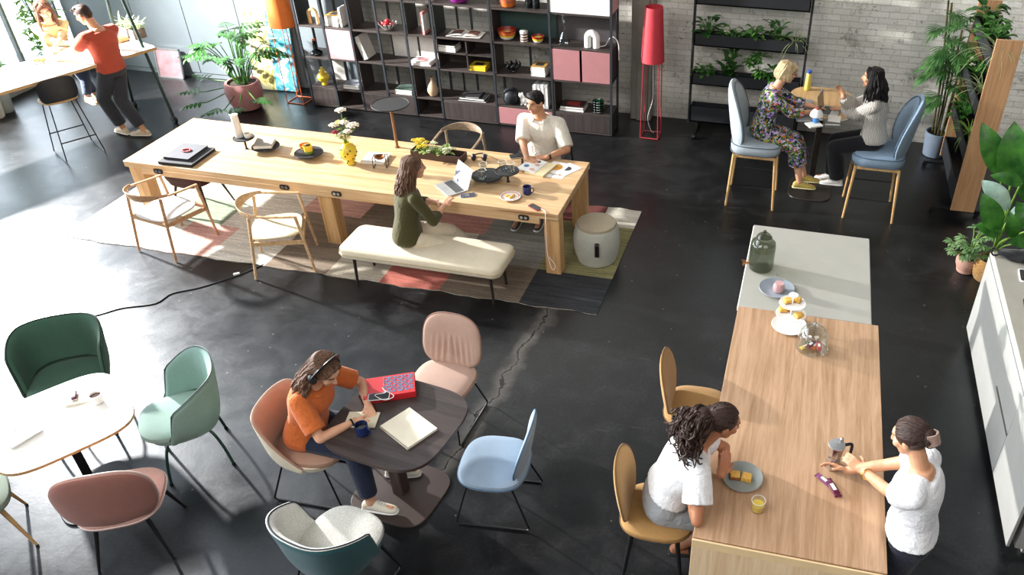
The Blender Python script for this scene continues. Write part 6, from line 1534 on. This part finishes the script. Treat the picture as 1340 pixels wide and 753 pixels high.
# --- counter
c = (1.919, 6.539, 0.930); t = thing('cloth_bag', 'crumpled black cloth bag on the kitchen counter', 'bag', (c[0]+.10, c[1], cz+.001), R(-8))
def crm(u, v):
    a = 2*PI*v; r_ = math.sin(PI*min(.999, max(.001, u))); k = 1+.12*math.sin(a*3+u*9)+.08*math.sin(a*5-u*14)
    return (-.19+.38*u, .085*r_**.5*math.cos(a)*k, max(.0, .035+.040*r_**.5*math.sin(a)*k))
m = MB(); m.grid(crm, 22, 26); m.build('body', fabric('black_cloth', '161617', weave=120), t)
m = MB(); m.tube(cat([(-.17, .0, .04), (-.22, .03, .05), (-.235, -.01, .03), (-.21, -.03, .012), (-.16, -.02, .03)], 5), .009, 6); m.build('drawstring', fabric('black_cloth', '161617', weave=120), t)
for (u, v, lb) in ((1338, 362, 'dark tablet with a pale frame on the kitchen counter'), (1345, 400, 'black induction plate on the kitchen counter, nearer the camera')):
    c = (2.003, 6.269, 0.930) if u == 1338 else (1.974, 5.817, 0.930)
    t = thing('tablet' if u == 1338 else 'induction_plate', lb, 'tablet' if u == 1338 else 'hob', (c[0]+.10, c[1], cz+.001), R(-4))
    m = MB(); m.prism(sup(.13, .10, 12, 40), 0, .008); m.build('body', M_white if u == 1338 else M_blackplastic, t, bevel=.001); m = MB(); m.prism(sup(.12, .09, 12, 40), .008, .009); m.build('screen', M_screen, t, smooth=False)
# --- bar height table by the brick wall
TZb = 1.101
c = (0.041, 9.613, 1.100); t = thing('thermos', 'yellow bottle with a blue cap on the round bar height table', 'bottle', (c[0], c[1]+.02, TZb))
m = MB(); m.lathe([(.036, 0), (.039, .006), (.034, .12), (.030, .20), (.026, .205)], seg=24); m.build('body', plain('lemon_enamel', 'e0d36a', .4), t); m = MB(); m.lathe([(.028, .20), (.030, .205), (.030, .235), (.004, .238)], seg=24); m.build('cap', plain('blue_cap', '3c5fb0', .4), t)
c = (0.046, 9.133, 1.100); laptop('closed grey laptop by the woman in the floral dress', (c[0]-.02, c[1], TZb), R(-90), body=plain('dull_silver', '8e9192', .4, .4), w=.28, d=.20, closed=True)
c = (0.359, 8.984, 1.100); laptop('open laptop in front of the woman in the knit jumper', (c[0]-.03, c[1]+.02, TZb), R(80), 102, w=.28, d=.20)
c = (0.187, 8.617, 1.100); t = thing('table_lamp', 'small white shaded table lamp on a blue base', 'lamp', (c[0]-.01, c[1]+.03, TZb))
m = MB(); m.lathe([(.030, 0), (.034, .006), (.032, .10), (.015, .11)], seg=24); m.build('base', plain('azure_base', '3f83c6', .4), t); m = MB(); m.lathe([(.070, .085), (.073, .09), (.066, .12), (.045, .15), (.022, .165), (.002, .168), (.04, .148), (.062, .115)], seg=32); m.build('lamp_shade', plain('white_shade', 'f0efea', .5), t); m = MB(); m.lathe([(.024, .164), (.026, .172), (.020, .182), (.003, .184)], seg=20); m.build('finial', plain('rust_cap', '9c4a34', .5), t)
for (px, w_, d_, h_, a, mt, lb, nm) in (((0.040, 8.750, 1.100), .17, .14, .010, 15, plain('grey_folder', '75777a', .7), 'flat grey notebook at the left of the bar height table', 'notebook'), ((0.162, 8.610, 1.100), .13, .16, .014, -60, plain('white_note', 'e2dfd6', .7), 'white notebook in front of the small table lamp', 'notebook'), ((0.349, 8.721, 1.100), .17, .15, .018, 8, plain('checked_cover', '6d6a66', .7, var=.3, nscale=70), 'checked book under a pale book on the bar height table', 'book')):
    book(lb, (px[0], px[1]-.02, TZb), w_, d_, h_, R(a), mt, name=nm, cat_=nm)
c = (0.364, 8.767, 1.100); book('pale book lying on the checked book', (c[0]+.01, c[1]-.015, TZb+.0185), .14, .13, .022, R(-2), plain('pale_cover', 'd3cdbf', .7))
c = (0.083, 8.893, 1.100); t = thing('ink_bottle', 'tiny dark blue bottle behind the table lamp', 'bottle', (c[0]-.03, c[1]+.0, TZb)); m = MB(); m.lathe([(.018, 0), (.020, .004), (.020, .03), (.012, .036), (.010, .044)], seg=16); m.build('body', M_navy, t); m = MB(); m.lathe([(.012, .044), (.012, .056), (.002, .057)], seg=14); m.build('cap', M_blackplastic, t)

# ------------------------------------------------------------------ shelf contents
SYc = 10.24
z1, z2, z3, z4, z5 = .302, .747, 1.192, 1.637, 2.082
def arch(label, x, y, z, W_, H_, r_, mat, name='arch_ornament', cat_='ornament', rings=1):
    t = thing(name, label, cat_, (x, y, z)); m = MB(); pts = [(-W_/2+r_, 0, 0)]+[((W_/2-r_)*math.cos(a), 0, H_-W_/2+(W_/2-r_)*math.sin(a)) for a in np.linspace(PI, 0, 15)]+[(W_/2-r_, 0, 0)]
    m.tube(pts, r_, 14); m.build('body', mat, t); return t
arch('small wooden arch ornament in the upper left shelf cell', (-6.783, 10.200, 1.221)[0], 10.2, z3, .17, .22, .024, M_beech)
stack([('white magazine at the bottom of the pile beside the wooden arch', .19, .24, .03, 0, M_white, None, None), ('second magazine of the pile beside the wooden arch', .19, .24, .03, .03, M_paper, None, None), ('third magazine of the pile beside the wooden arch', .19, .24, .03, -.03, M_white, None, None), ('fourth magazine of the pile beside the wooden arch', .19, .24, .03, .02, M_paper, None, None), ('ochre framed magazine on top of the pile beside the wooden arch', .19, .24, .02, 0, plain('ochre_cover', 'b98f45', .6), None, M_key)], ((-6.477, 10.200, 1.171)[0], 10.26, z3))
book('white book standing right of the magazine pile', ((-6.321, 10.200, 1.193)[0]-.02, 10.26, z3+.0), .03, .22, .26, 0, M_white)
t = thing('fruit_bowl', 'black and white striped bowl holding red apples', 'bowl', ((-5.683, 10.200, 1.159)[0], 10.24, z3))
m = MB(); m.lathe([(.05, 0), (.055, .006), (.10, .04), (.135, .085), (.128, .085), (.09, .04), (.002, .012)], seg=40); o = m.build('body', [M_ceramic, M_blackmatt], t)
for p_ in o.data.polygons: a = math.atan2(p_.center.y, p_.center.x); p_.material_index = 1 if int((a+PI)/(2*PI)*40) % 3 == 0 else 0
ax = (-5.683, 10.200, 1.159)[0]
for i, (dx, dy, dz, lb) in enumerate(((-.06, 0, .055, 'left'), (.0, -.05, .06, 'front'), (.06, 0, .055, 'right'), (.0, .05, .058, 'rear'), (0, 0, .098, 'topmost'))):
    tt = thing('apple', lb+' red apple in the striped bowl', 'apple', (ax+dx, 10.24+dy, z3+dz), 0, 'apples in the striped bowl'); m = MB(); m.lathe([(.002, -.030), (.018, -.034), (.034, -.012), (.037, .008), (.026, .032), (.010, .032), (.002, .024)], seg=18); m.build('flesh', plain('apple_red', 'b3202a', .3, var=.3, nscale=14), tt); m = MB(); m.tube([(0, 0, .026), (.004, 0, .042)], .002, 5); m.build('stem', M_brow, tt)
book('pink paperback standing upright in the upper row', ((-5.085, 10.200, 1.155)[0]-.02, 10.22, z3), .035, .20, .30, 0, plain('pink_cover', 'd98f8b', .6))
x = (-4.560, 10.200, 1.186)[0]; t = thing('open_book', 'open illustrated book lying on the pigeonhole shelf', 'book', (x, 10.27, z3), R(3))
m = MB()
for s in (-1, 1): m.grid(lambda u, v, s=s: (s*.235*u, -.13+.26*v, .008+.028*math.sin(PI*min(1, u*1.05+.05))**.7*(1-.4*u)), 10, 3); m.grid(lambda u, v, s=s: (s*.24*u, -.135+.27*v, .003+.004*u), 4, 2)
m.build('pages', M_paper, t)
for s in (-1, 1): m = MB(); m.grid(lambda u, v, s=s: (s*(.04+.15*u), -.07+.17*v, .012+.028*math.sin(PI*min(1, (.04+.15*u)/.235*1.05+.05))**.7*(1-.4*(.04+.15*u)/.235)), 6, 3); m.build('printed_picture', plain('brown_picture', '7a4a3c', .6, var=.4, nscale=12), t)
bowl('large red and yellow bowl in front of the teal panel', ((-3.958, 10.250, 1.199)[0], 10.25, z3), .13, .13, [M_ceramic, M_yellow, M_orange, plain('red_glaze', '9c2f22', .35)])
t = thing('striped_jar', 'striped round jar between the two red bowls', 'jar', ((-3.710, 10.220, 1.208)[0], 10.22, z3)); m = MB(); m.lathe([(.048, 0), (.052, .006), (.052, .125), (.046, .125), (.044, .01)], seg=28); o = m.build('body', [M_ceramic, plain('brown_stripe', '5a3326', .5), M_orange], t)
t2 = MB()
for k, z in enumerate((.025, .06, .095)): t2.tube([(.053*math.cos(a), .053*math.sin(a), z) for a in np.linspace(0, 2*PI, 25)[:-1]], .007, 6, closed=True, flat=(.3, 1.4))
t2.build('stripes', plain('brown_stripe', '5a3326', .5), t)
m = MB(); m.lathe([(.053, .125), (.054, .135), (.046, .142), (.003, .144)], seg=28); m.build('lid', M_ceramic, t)
bowl('small red and yellow bowl right of the striped jar', ((-3.517, 10.220, 1.244)[0], 10.22, z3), .085, .085, [M_ceramic, M_yellow, plain('red_glaze', '9c2f22', .35)])
t = thing('glass_decanter', 'tall ribbed glass decanter left of the white arch lamp', 'decanter', ((-3.137, 10.180, 1.227)[0], 10.18, z3)); m = MB(); m.lathe([(.001, .002), (.07, .002), (.078, .02), (.062, .10), (.030, .19), (.020, .26), (.026, .30)], seg=10, cap=False); m.build('body', M_glass, t, smooth=False); m = MB(); m.lathe([(.018, .29), (.03, .32), (.035, .38), (.03, .41), (.002, .412)], seg=8); m.build('stopper', M_glass, t, smooth=False)
x = (-2.770, 10.200, 1.201)[0]; t = arch('white arch lamp on the shelf above the pink doors', x, 10.2, z3, .21, .23, .048, plain('white_arch', 'efeeea', .5), 'arch_lamp', 'lamp'); m = MB(); m.tube(cat([(.10, .02, .012), (.17, .03, .03), (.24, .0, .14), (.31, -.01, .15), (.35, .02, .05), (.352, .03, -.15)], 5), .006, 6); m.build('cord', M_white, t)
# middle row
x = (-6.853, 10.200, 0.716)[0]; t = thing('black_vase', 'black bottle vase with a flared foot on the left shelf', 'vase', (x, 10.2, z2)); m = MB(); m.lathe([(.055, 0), (.088, .02), (.078, .05), (.03, .08), (.024, .19), (.028, .20), (.020, .20), (.018, .09)], seg=28); m.build('body', plain('gloss_black', '0f1216', .12), t); m = MB(); m.lathe([(.018, .19), (.024, .20), (.022, .225), (.003, .227)], seg=18); m.build('stopper', M_orange, t)
x = (-6.141, 10.200, 0.689)[0]; t = thing('box_file', 'white box file leaning sideways on the shelf right of the pale pink door', 'book', (x+.03, 10.25, z2)); 
Mx = Matrix.Rotation(R(-17), 3, 'Y'); m = MB(); m.box((.02, 0, .175), (.075, .24, .33), rot=Mx); m.build('body', plain('off_white_card', 'cfcac2', .7), t, bevel=.003); m = MB(); m.box((.02, -.121, .20), (.05, .002, .12), rot=Mx); m.build('spine_label', M_paper, t, smooth=False)
x = (-5.228, 10.200, 0.715)[0]; stack([('white and pink magazine at the bottom of the pair on the middle row', .30, .22, .03, .05, plain('pinkwhite', 'e6cfd0', .6), None, None), ('magazine with a coloured cover on top of the pair on the middle row', .29, .21, .025, -.05, M_white, None, plain('mixed_print', 'c97f86', .6, var=.4, nscale=14))], (x, 10.24, z2))
zm_ = (.745+1.19)/2
stack([('white book at the bottom of the pile in the upper left pigeonhole', .25, .22, .035, 0, M_white, None, None), ('white book in the middle of the pile in the upper left pigeonhole', .24, .22, .03, .04, M_paper, None, None), ('black covered book on top of the pile in the upper left pigeonhole', .25, .22, .025, -.02, M_blackmatt, None, None)], ((-4.803, 10.200, 0.914)[0], 10.24, zm_+.012))
stack([('yellow magazine at the bottom of the lower right pigeonhole pile', .24, .20, .035, 0, M_yellow, M_yellow, None), ('yellow magazine with a dark photo on top of the lower right pigeonhole pile', .24, .20, .03, .03, M_yellow, M_yellow, M_key)], ((-4.390, 10.200, 0.703)[0], 10.24, z2))
x = (-3.901, 10.200, 0.716)[0]; t = thing('black_bowl', 'black sculptural bowl with jagged edges on the middle row', 'bowl', (x, 10.24, z2)); m = MB()
m.lathe([(.03, 0), (.04, .01), (.03, .03), (.08, .07), (.10, .09), (.09, .09), (.02, .04)], seg=20)
for i in range(9): a = i*2*PI/9; m.tube([(.06*math.cos(a), .06*math.sin(a), .05), (.105*math.cos(a), .105*math.sin(a), .10), (.10*math.cos(a+.2), .10*math.sin(a+.2), .13)], [.018, .014, .004], 6)
m.build('body', plain('black_glaze', '121214', .25), t)
stack([('white book at the bottom of the pile left of the pink double doors', .20, .22, .035, 0, M_white, None, None), ('second white book of the pile left of the pink double doors', .20, .22, .035, .03, M_paper, None, None), ('third white book of the pile left of the pink double doors', .20, .22, .035, -.02, M_white, None, None), ('book with an ochre cover on top of the pile left of the pink double doors', .20, .22, .025, 0, plain('ochre_cover', 'b98f45', .6), None, M_key)], ((-3.517, 10.200, 0.729)[0], 10.25, z2))
# lower row
x = (-6.824, 10.200, 0.310)[0]; t = thing('yellow_vase', 'round yellow bottle vase on the lower left shelf', 'vase', (x, 10.2, z1)); m = MB(); m.lathe([(.035, 0), (.042, .006), (.036, .04), (.075, .075), (.09, .12), (.07, .165), (.03, .185), (.03, .20), (.045, .21), (.02, .235), (.022, .26), (.016, .26)], seg=32); m.build('body', M_yellow, t); m = MB(); m.tube([(.062*math.cos(a), .062*math.sin(a), .170) for a in np.linspace(0, 2*PI, 25)[:-1]], .005, 6, closed=True); m.build('ring', plain('ochre_ring', 'b99428', .4), t)
stack([('white magazine at the bottom of the pair right of the yellow vase', .24, .22, .03, 0, M_white, None, None), ('photo magazine on top of the pair right of the yellow vase', .24, .22, .03, .04, plain('photo_cover', '8a8f98', .5, var=.4, nscale=14), None, None)], ((-6.365, 10.200, 0.284)[0], 10.24, z1))
stack([('thick white book under the green covered book on the lower row', .26, .23, .045, 0, M_white, None, None), ('green and grey covered book on top of the thick white book', .26, .23, .025, .04, plain('green_photo_cover', '47574f', .5, var=.5, nscale=16), None, None)], ((-5.548, 10.200, 0.294)[0], 10.24, z1))
x = (-5.114, 10.180, 0.309)[0]; t = thing('pear_vase', 'beige pear shaped vase with a thin neck on the lower row', 'vase', (x, 10.2, z1)); m = MB(); m.lathe([(.03, 0), (.055, .01), (.08, .06), (.082, .10), (.06, .16), (.03, .21), (.018, .25), (.020, .265), (.013, .265)], seg=32); m.build('body', plain('beige_clay', 'bfa180', .6), t); m = MB(); m.tube([(0, 0, .25), (-.01, 0, .29)], .007, 6); m.build('stalk', plain('dark_stalk', '3a2c22', .6), t)
stack([('wide white edged portfolio at the bottom of the black book pile', .42, .28, .018, .05, M_blackmatt, M_white, None), ('black book with pale edges in the middle of the black book pile', .38, .26, .03, .0, M_blackmatt, M_white, None), ('black speckled book on top of the black book pile', .20, .25, .015, .08, plain('black_speckle', '2a2a2c', .6, var=.6, nscale=90), M_white, None)], ((-4.514, 10.200, 0.270)[0], 10.25, z1))
x = (-3.955, 10.200, 0.292)[0]; t = thing('black_helmet', 'matt black ball shaped helmet on the lower row', 'helmet', (x, 10.22, z1)); m = MB(); m.lathe([(.085, 0), (.11, .03), (.122, .09), (.112, .15), (.08, .195), (.04, .215), (.002, .22)], seg=32); m.build('shell', plain('matt_helmet', '22252a', .5), t); m = MB()
for i in range(5): m.ell((.09*math.sin(.5*(i-2)), -.085, .14+.03*math.cos(i)), (.010, .010, .010), seg=8, rings=6)
m.build('vents', M_blackmatt, t)
x = (-3.764, 10.200, 0.300)[0]; t = thing('animal_figurine', 'white animal figurine with a round head beside the black helmet', 'figurine', (x+.0, 10.2, z1)); m = MB(); m.ell((0, 0, .06), (.055, .045, .06)); m.ell((-.035, -.01, .13), (.04, .036, .036)); m.ell((-.06, -.01, .16), (.016, .008, .018)); m.ell((-.015, -.01, .165), (.016, .008, .018)); m.tube(cat([(.04, 0, .07), (.09, 0, .10), (.09, 0, .16), (.06, 0, .17)], 4), .010, 8); m.ell((-.03, -.03, .012), (.018, .022, .014)); m.ell((.03, -.03, .012), (.018, .022, .014)); o = remesh(m, 'body', M_ceramic, t, .006, 3); m = MB()
for dx in (-.05, -.028): m.ell((dx, -.044, .137), (.005, .004, .006), seg=8, rings=5)
m.build('eyes', M_blackmatt, t)
for i, nm in enumerate(('leftmost', 'second', 'third', 'rightmost')):
    book(nm+' white folder standing behind the head of the seated man', (-3.58+.055*i, 10.26, z1), .05, .26, .32+.005*i, 0, M_white if i % 2 == 0 else plain('light_grey_folder', 'bdbdbb', .6), name='folder', cat_='folder', group='white folders on the lower row')
stack([('white book at the bottom of the pair left of the green glass vase', .34, .24, .03, 0, M_white, None, None), ('dark book with a red cover picture left of the green glass vase', .33, .24, .035, .03, plain('dark_red_cover', '3a2226', .5), None, plain('red_cover_print', 'b0342f', .5))], ((-3.079, 10.200, 0.269)[0]+.02, 10.25, z1))
x = (-2.697, 10.200, 0.264)[0]; t = thing('green_vase', 'green ribbed glass vase at the right of the lower row', 'vase', (x, 10.2, z1)); m = MB()
for i in range(5): m.lathe([(.05, .035*i), (.078, .035*i+.009), (.082, .035*i+.0175), (.078, .035*i+.026), (.05, .035*i+.035)], seg=24, cap=False)
m.build('body', glass('green_glass', '3f9c78', .2, 1.2), t); m = MB(); m.lathe([(.001, 0), (.06, 0), (.06, .006), (.001, .006)], seg=24, cap=False); m.build('base', glass('green_glass', '3f9c78', .2, 1.2), t)
# top row
bowl('purple bowl in the top row', ((-4.585, 10.220, 1.613)[0], 10.22, z4), .15, .11, [plain('purple_glaze', '8a2a86', .3)])
bowl('orange clay bowl in the top row', ((-3.903, 10.220, 1.623)[0], 10.22, z4), .11, .10, [M_orange, plain('terracotta_rim', 'b5603a', .5)], foot=.7)
for i, dx in enumerate((-.05, .05)):
    t = thing('dark_canister', ('left' if i == 0 else 'right')+' dark glass canister of the pair left of the white cabinet', 'canister', ((-3.568, 10.220, 1.618)[0]+dx, 10.22, z4), 0, 'dark canisters in the top row'); m = MB(); m.lathe([(.044, 0), (.048, .006), (.048, .15), (.04, .16)], seg=24); m.build('body', plain('dark_glass', '181b1f', .12), t); m = MB(); m.lathe([(.046, .16), (.046, .18), (.003, .182)], seg=24); m.build('lid', M_blackmatt, t)
bowl('white faceted bowl in the top row', ((-4.963, 10.220, 1.616)[0], 10.22, z4), .09, .08, [M_ceramic])

# ------------------------------------------------------------------ floor lamps
def floor_lamp(label, c, s, H_, shade, zs0, r0, r1, wire, cordmat):
    t = thing('floor_lamp', label, 'lamp', c)
    m = MB()
    b_ = s/2; tp = s*.42
    for sx_ in (-1, 1):
        for sy_ in (-1, 1): m.tube([(sx_*b_, sy_*b_, .006), (sx_*tp, sy_*tp, zs0+.12)], .007, 6)
    for a, b2 in (((-b_, -b_), (b_, -b_)), ((b_, -b_), (b_, b_)), ((b_, b_), (-b_, b_)), ((-b_, b_), (-b_, -b_))): m.tube([(a[0], a[1], .007), (b2[0], b2[1], .007)], .007, 6)
    m.build('wire_frame', wire, t)
    m = MB(); m.lathe([(r0, zs0), (r1, zs0+H_), (r1-.003, zs0+H_), (r0-.003, zs0)], seg=48, cap=False); m.build('lamp_shade', shade, t)
    m = MB(); m.tube(cat([(0, 0, zs0+.15), (.01, .01, zs0-.2), (.015, 0, zs0*.5), (-.05, .02, .25), (-.01, .06, .05), (.03, .08, .008)], 6), .004, 6); m.build('cord', cordmat, t)
    m = MB(); m.cyl((0, 0, zs0+.1), (0, 0, zs0+.22), .022); m.ell((0, 0, zs0+.27), (.035, .035, .045)); m.build('bulb', M_white, t)
    m = MB(); m.tube([(-tp, -tp, zs0+.12), (tp, tp, zs0+.12)], .005, 6); m.tube([(tp, -tp, zs0+.12), (-tp, tp, zs0+.12)], .005, 6); m.build('shade_carrier', wire, t)
    return t
floor_lamp('red floor lamp with a wire frame base beside the shelving unit', (-1.975, 10.28, 0), .24, .70, plain('red_shade', 'c93a44', .6), 1.05, .155, .115, plain('red_wire', 'b3323c', .4), M_white)
floor_lamp('orange floor lamp with a wire frame base left of the shelving unit', (-7.30, 10.22, 0), .27, .75, plain('orange_shade', 'e5762c', .55), 1.12, .19, .14, plain('orange_wire', 'd5622a', .4), plain('orange_cord', 'c9602f', .5))
# ------------------------------------------------------------------ leaning paintings
def paint():
    t_ = NT('abstract_painting'); v = t_.coords((1, 1, 1)); a = t_.noise(v, 5, 6, .7, 1.4); b_ = t_.noise(v, 3.1, 5, .6, 2.0)
    l_ = t_.ramp(a, [(.40, srgb('8a7f3a')), (.47, srgb('d9cf7a')), (.55, srgb('ece6b4')), (.64, srgb('f2efe0'))]); r_ = t_.ramp(b_, [(.38, srgb('f0f6f6')), (.47, srgb('5fc3d8')), (.55, srgb('1d9cc4')), (.66, srgb('e4f2f2'))])
    sp = t_.n('ShaderNodeSeparateXYZ'); tc_ = t_.n('ShaderNodeTexCoord'); t_.l(tc_.outputs['Object'], sp.inputs[0]); t_.set(Base_Color=t_.mix(t_.math('GREATER_THAN', sp.outputs[0], .0), l_, r_), Roughness=.5); return t_.m
t = thing('abstract_painting', 'large abstract painting half yellow half turquoise leaning against the panel wall', 'painting', (-7.86, 10.49, .01)); t.rotation_euler = (R(-8), 0, R(2))
m = MB(); m.box((0, 0, .60), (.72, .03, 1.20)); m.build('canvas', paint(), t, bevel=.002); m = MB(); m.box((.0, .012, .60), (.70, .02, 1.18)); m.build('stretcher_frame', M_birch, t, smooth=False)
t = thing('small_picture', 'small picture in pink and orange tones standing on the floor by the panel wall', 'painting', (-9.75, 10.55, .01)); t.rotation_euler = (R(-9), 0, 0)
m = MB(); m.box((0, 0, .22), (.42, .02, .44)); m.build('canvas', plain('pink_orange_wash', 'b08f95', .6, var=.3, nscale=6), t, smooth=False); m = MB()
for (x, z, w_, h_) in ((-.215, .22, .02, .46), (.215, .22, .02, .46), (0, .0, .45, .02), (0, .44, .45, .02)): m.box((x, -.004, z), (w_, .03, h_))
m.build('frame', M_alu, t, smooth=False)
# ------------------------------------------------------------------ high table things
HT = 1.039
c = (-9.490, 8.272, 1.040); plate('white plate of carrots on the bright high table', (c[0]-.15, c[1]+.05, HT), .13, M_ceramic)
for i in range(5):
    tt = thing('carrot', ['first', 'second', 'third', 'fourth', 'fifth'][i]+' orange carrot from the left on the white plate', 'carrot', (c[0]-.15+.028*(i-2), c[1]+.05+.006*(i % 2), HT+.020+.004*(i % 2)), R(70+9*i), 'carrots on the plate'); m = MB(); m.tube([(-.075, 0, 0), (-.02, 0, 0), (.05, 0, 0), (.075, 0, 0)], [.004, .010, .015, .010], 10); m.build('root', plain('carrot', 'd9622a', .5), tt); m = MB()
    for k in (-1, 0, 1): m.tube([(.075, 0, 0), (.10, .008*k, .006)], .002, 5)
    m.build('stalk', L_light, tt)
for i, (px, a, lb) in enumerate((((-9.637, 8.712, 1.040), 20, 'white sheet with a coloured drawing in front of the woman in yellow'), ((-9.325, 8.549, 1.040), 5, 'beige paper roll beside the drawing on the high table'), ((-9.417, 7.953, 1.040), 70, 'white sheet at the left part of the high table'))):
    t = thing('paper_sheet', lb, 'paper', (px[0]-.12, px[1]+.05, HT), R(a)); m = MB(); m.box((0, 0, .001), (.30, .21, .002)); m.build('sheet', M_paper, t, smooth=False); m = MB(); m.prism(sup(.07, .04, 2, 24), .002, .0026); m.build('printed_picture', plain('pastel_print', 'd9b98a', .6, var=.3, nscale=20), t, smooth=False)
c = (-9.123, 9.493, 1.040); t = thing('planter_box', 'grey planter box with a pale green plant at the right end of the high table', 'planter', (c[0]-.10, c[1]+.02, HT), R(160))
m = MB()
for (x, y, sx1, sy1) in ((0, -.08, .44, .012), (0, .08, .44, .012), (-.215, 0, .012, .16), (.215, 0, .012, .16)): m.box((x, y, .065), (sx1, sy1, .13))
m.box((0, 0, .01), (.44, .16, .012)); m.build('box', plain('grey_brown_box', '6d625b', .6), t, bevel=.002); m = MB(); m.box((0, 0, .09), (.42, .15, .04)); m.build('soil', M_soil, t, smooth=False)
lv = MB(); rnd = random.Random(9)
for i in range(70): leaf(lv, (rnd.uniform(-.19, .19), rnd.uniform(-.05, .05), .11), rnd.uniform(0, 6.3), rnd.uniform(.4, 1.3), rnd.uniform(.12, .24), .022, rnd.uniform(.6, 1.6), 5)
lv.build('foliage', leafmat('silvery_leaf', '8fa86a', 'cfd8b4'), t)
c = (-9.074, 9.238, 1.040); book('brown wooden box book beside the planter box on the high table', (c[0]-.12, c[1]+.03, HT), .16, .12, .05, R(70), M_crust, M_birch, name='wooden_box', cat_='box')
# plants by the window
def window_plant(label, c, h, rad, n, seed, potmat, pr, ph, flower=None, mat=None):
    t = thing('window_plant', label, 'plant', c, 0); rn = random.Random(seed); pot(t, [(pr*.75, 0), (pr*.82, .01), (pr, ph), (pr*.92, ph), (pr*.9, ph*.85)], potmat, ph*.88, pr*.9); st = MB(); lv = MB()
    for i in range(n):
        az = i*2.4; r_ = rad*rn.uniform(.2, 1); hh = ph+h*rn.uniform(.2, 1); e = (r_*math.cos(az), r_*math.sin(az), hh); st.tube(cat([(0, 0, ph*.85), (e[0]*.4, e[1]*.4, ph+(hh-ph)*.6), e], 4), .005, 5)
        for k in range(5): f_ = .55+.1*k; leaf(lv, (e[0]*f_, e[1]*f_, ph+(hh-ph)*f_), az+rn.uniform(-1.4, 1.4), rn.uniform(-.2, .8), rn.uniform(.10, .18), .07, .9, 4)
    st.build('stems', L_mid, t); lv.build('foliage', mat or L_light, t)
    if flower is not None: 
        for q in (0, 1.4, 2.2): f_ = MB(); blossom(f_, (rad*.5*math.cos(q), rad*.5*math.sin(q), ph+h*.8), .06, 16, rn); f_.build('flower', flower, t)
window_plant('grey pot with a green plant on the floor under the high table', (-11.176, 8.822, 0.000), .5, .2, 10, 3, plain('grey_floor_pot', '9aa3a3', .6), .13, .28)
for i, (x, y, h, lb, fl) in enumerate(((-11.12, 7.5, 1.3, 'tall leafy plant by the window at the far left', None), (-11.15, 8.6, 1.35, 'leafy plant with red flowers by the window left of the woman in yellow', plain('red_bloom', 'b3342c', .5)), (-11.15, 9.9, 1.3, 'tall leafy plant in the window corner behind the woman in yellow', None))):
    window_plant(lb, (x, y, 0), h, .30, 34, 20+i, plain('pale_pot', 'c9c6bd', .6), .16, .32, fl)
# cord on the floor
cable('power_cable', 'black power cable snaking over the floor from the rug to the left', [tuple(np.array(q)+np.array((0, 0, .006))) for q in ((-5.273, 6.121, 0.000), (-5.366, 5.950, 0.000), (-5.466, 5.810, -0.000), (-5.649, 5.597, 0.000), (-5.853, 5.438, 0.000), (-5.901, 5.254, 0.000), (-6.158, 5.113, 0.000), (-6.305, 4.963, 0.000), (-6.510, 4.827, 0.000))], .006, M_blackplastic, 'cable', 5)
c = (-5.432, 5.890, 0.000); m = MB(); m.box((c[0], c[1], .012), (.06, .03, .022), rz=.6); tag(m.build('cable_switch', M_white, bevel=.004), 'small white switch on the black floor cable', 'switch')
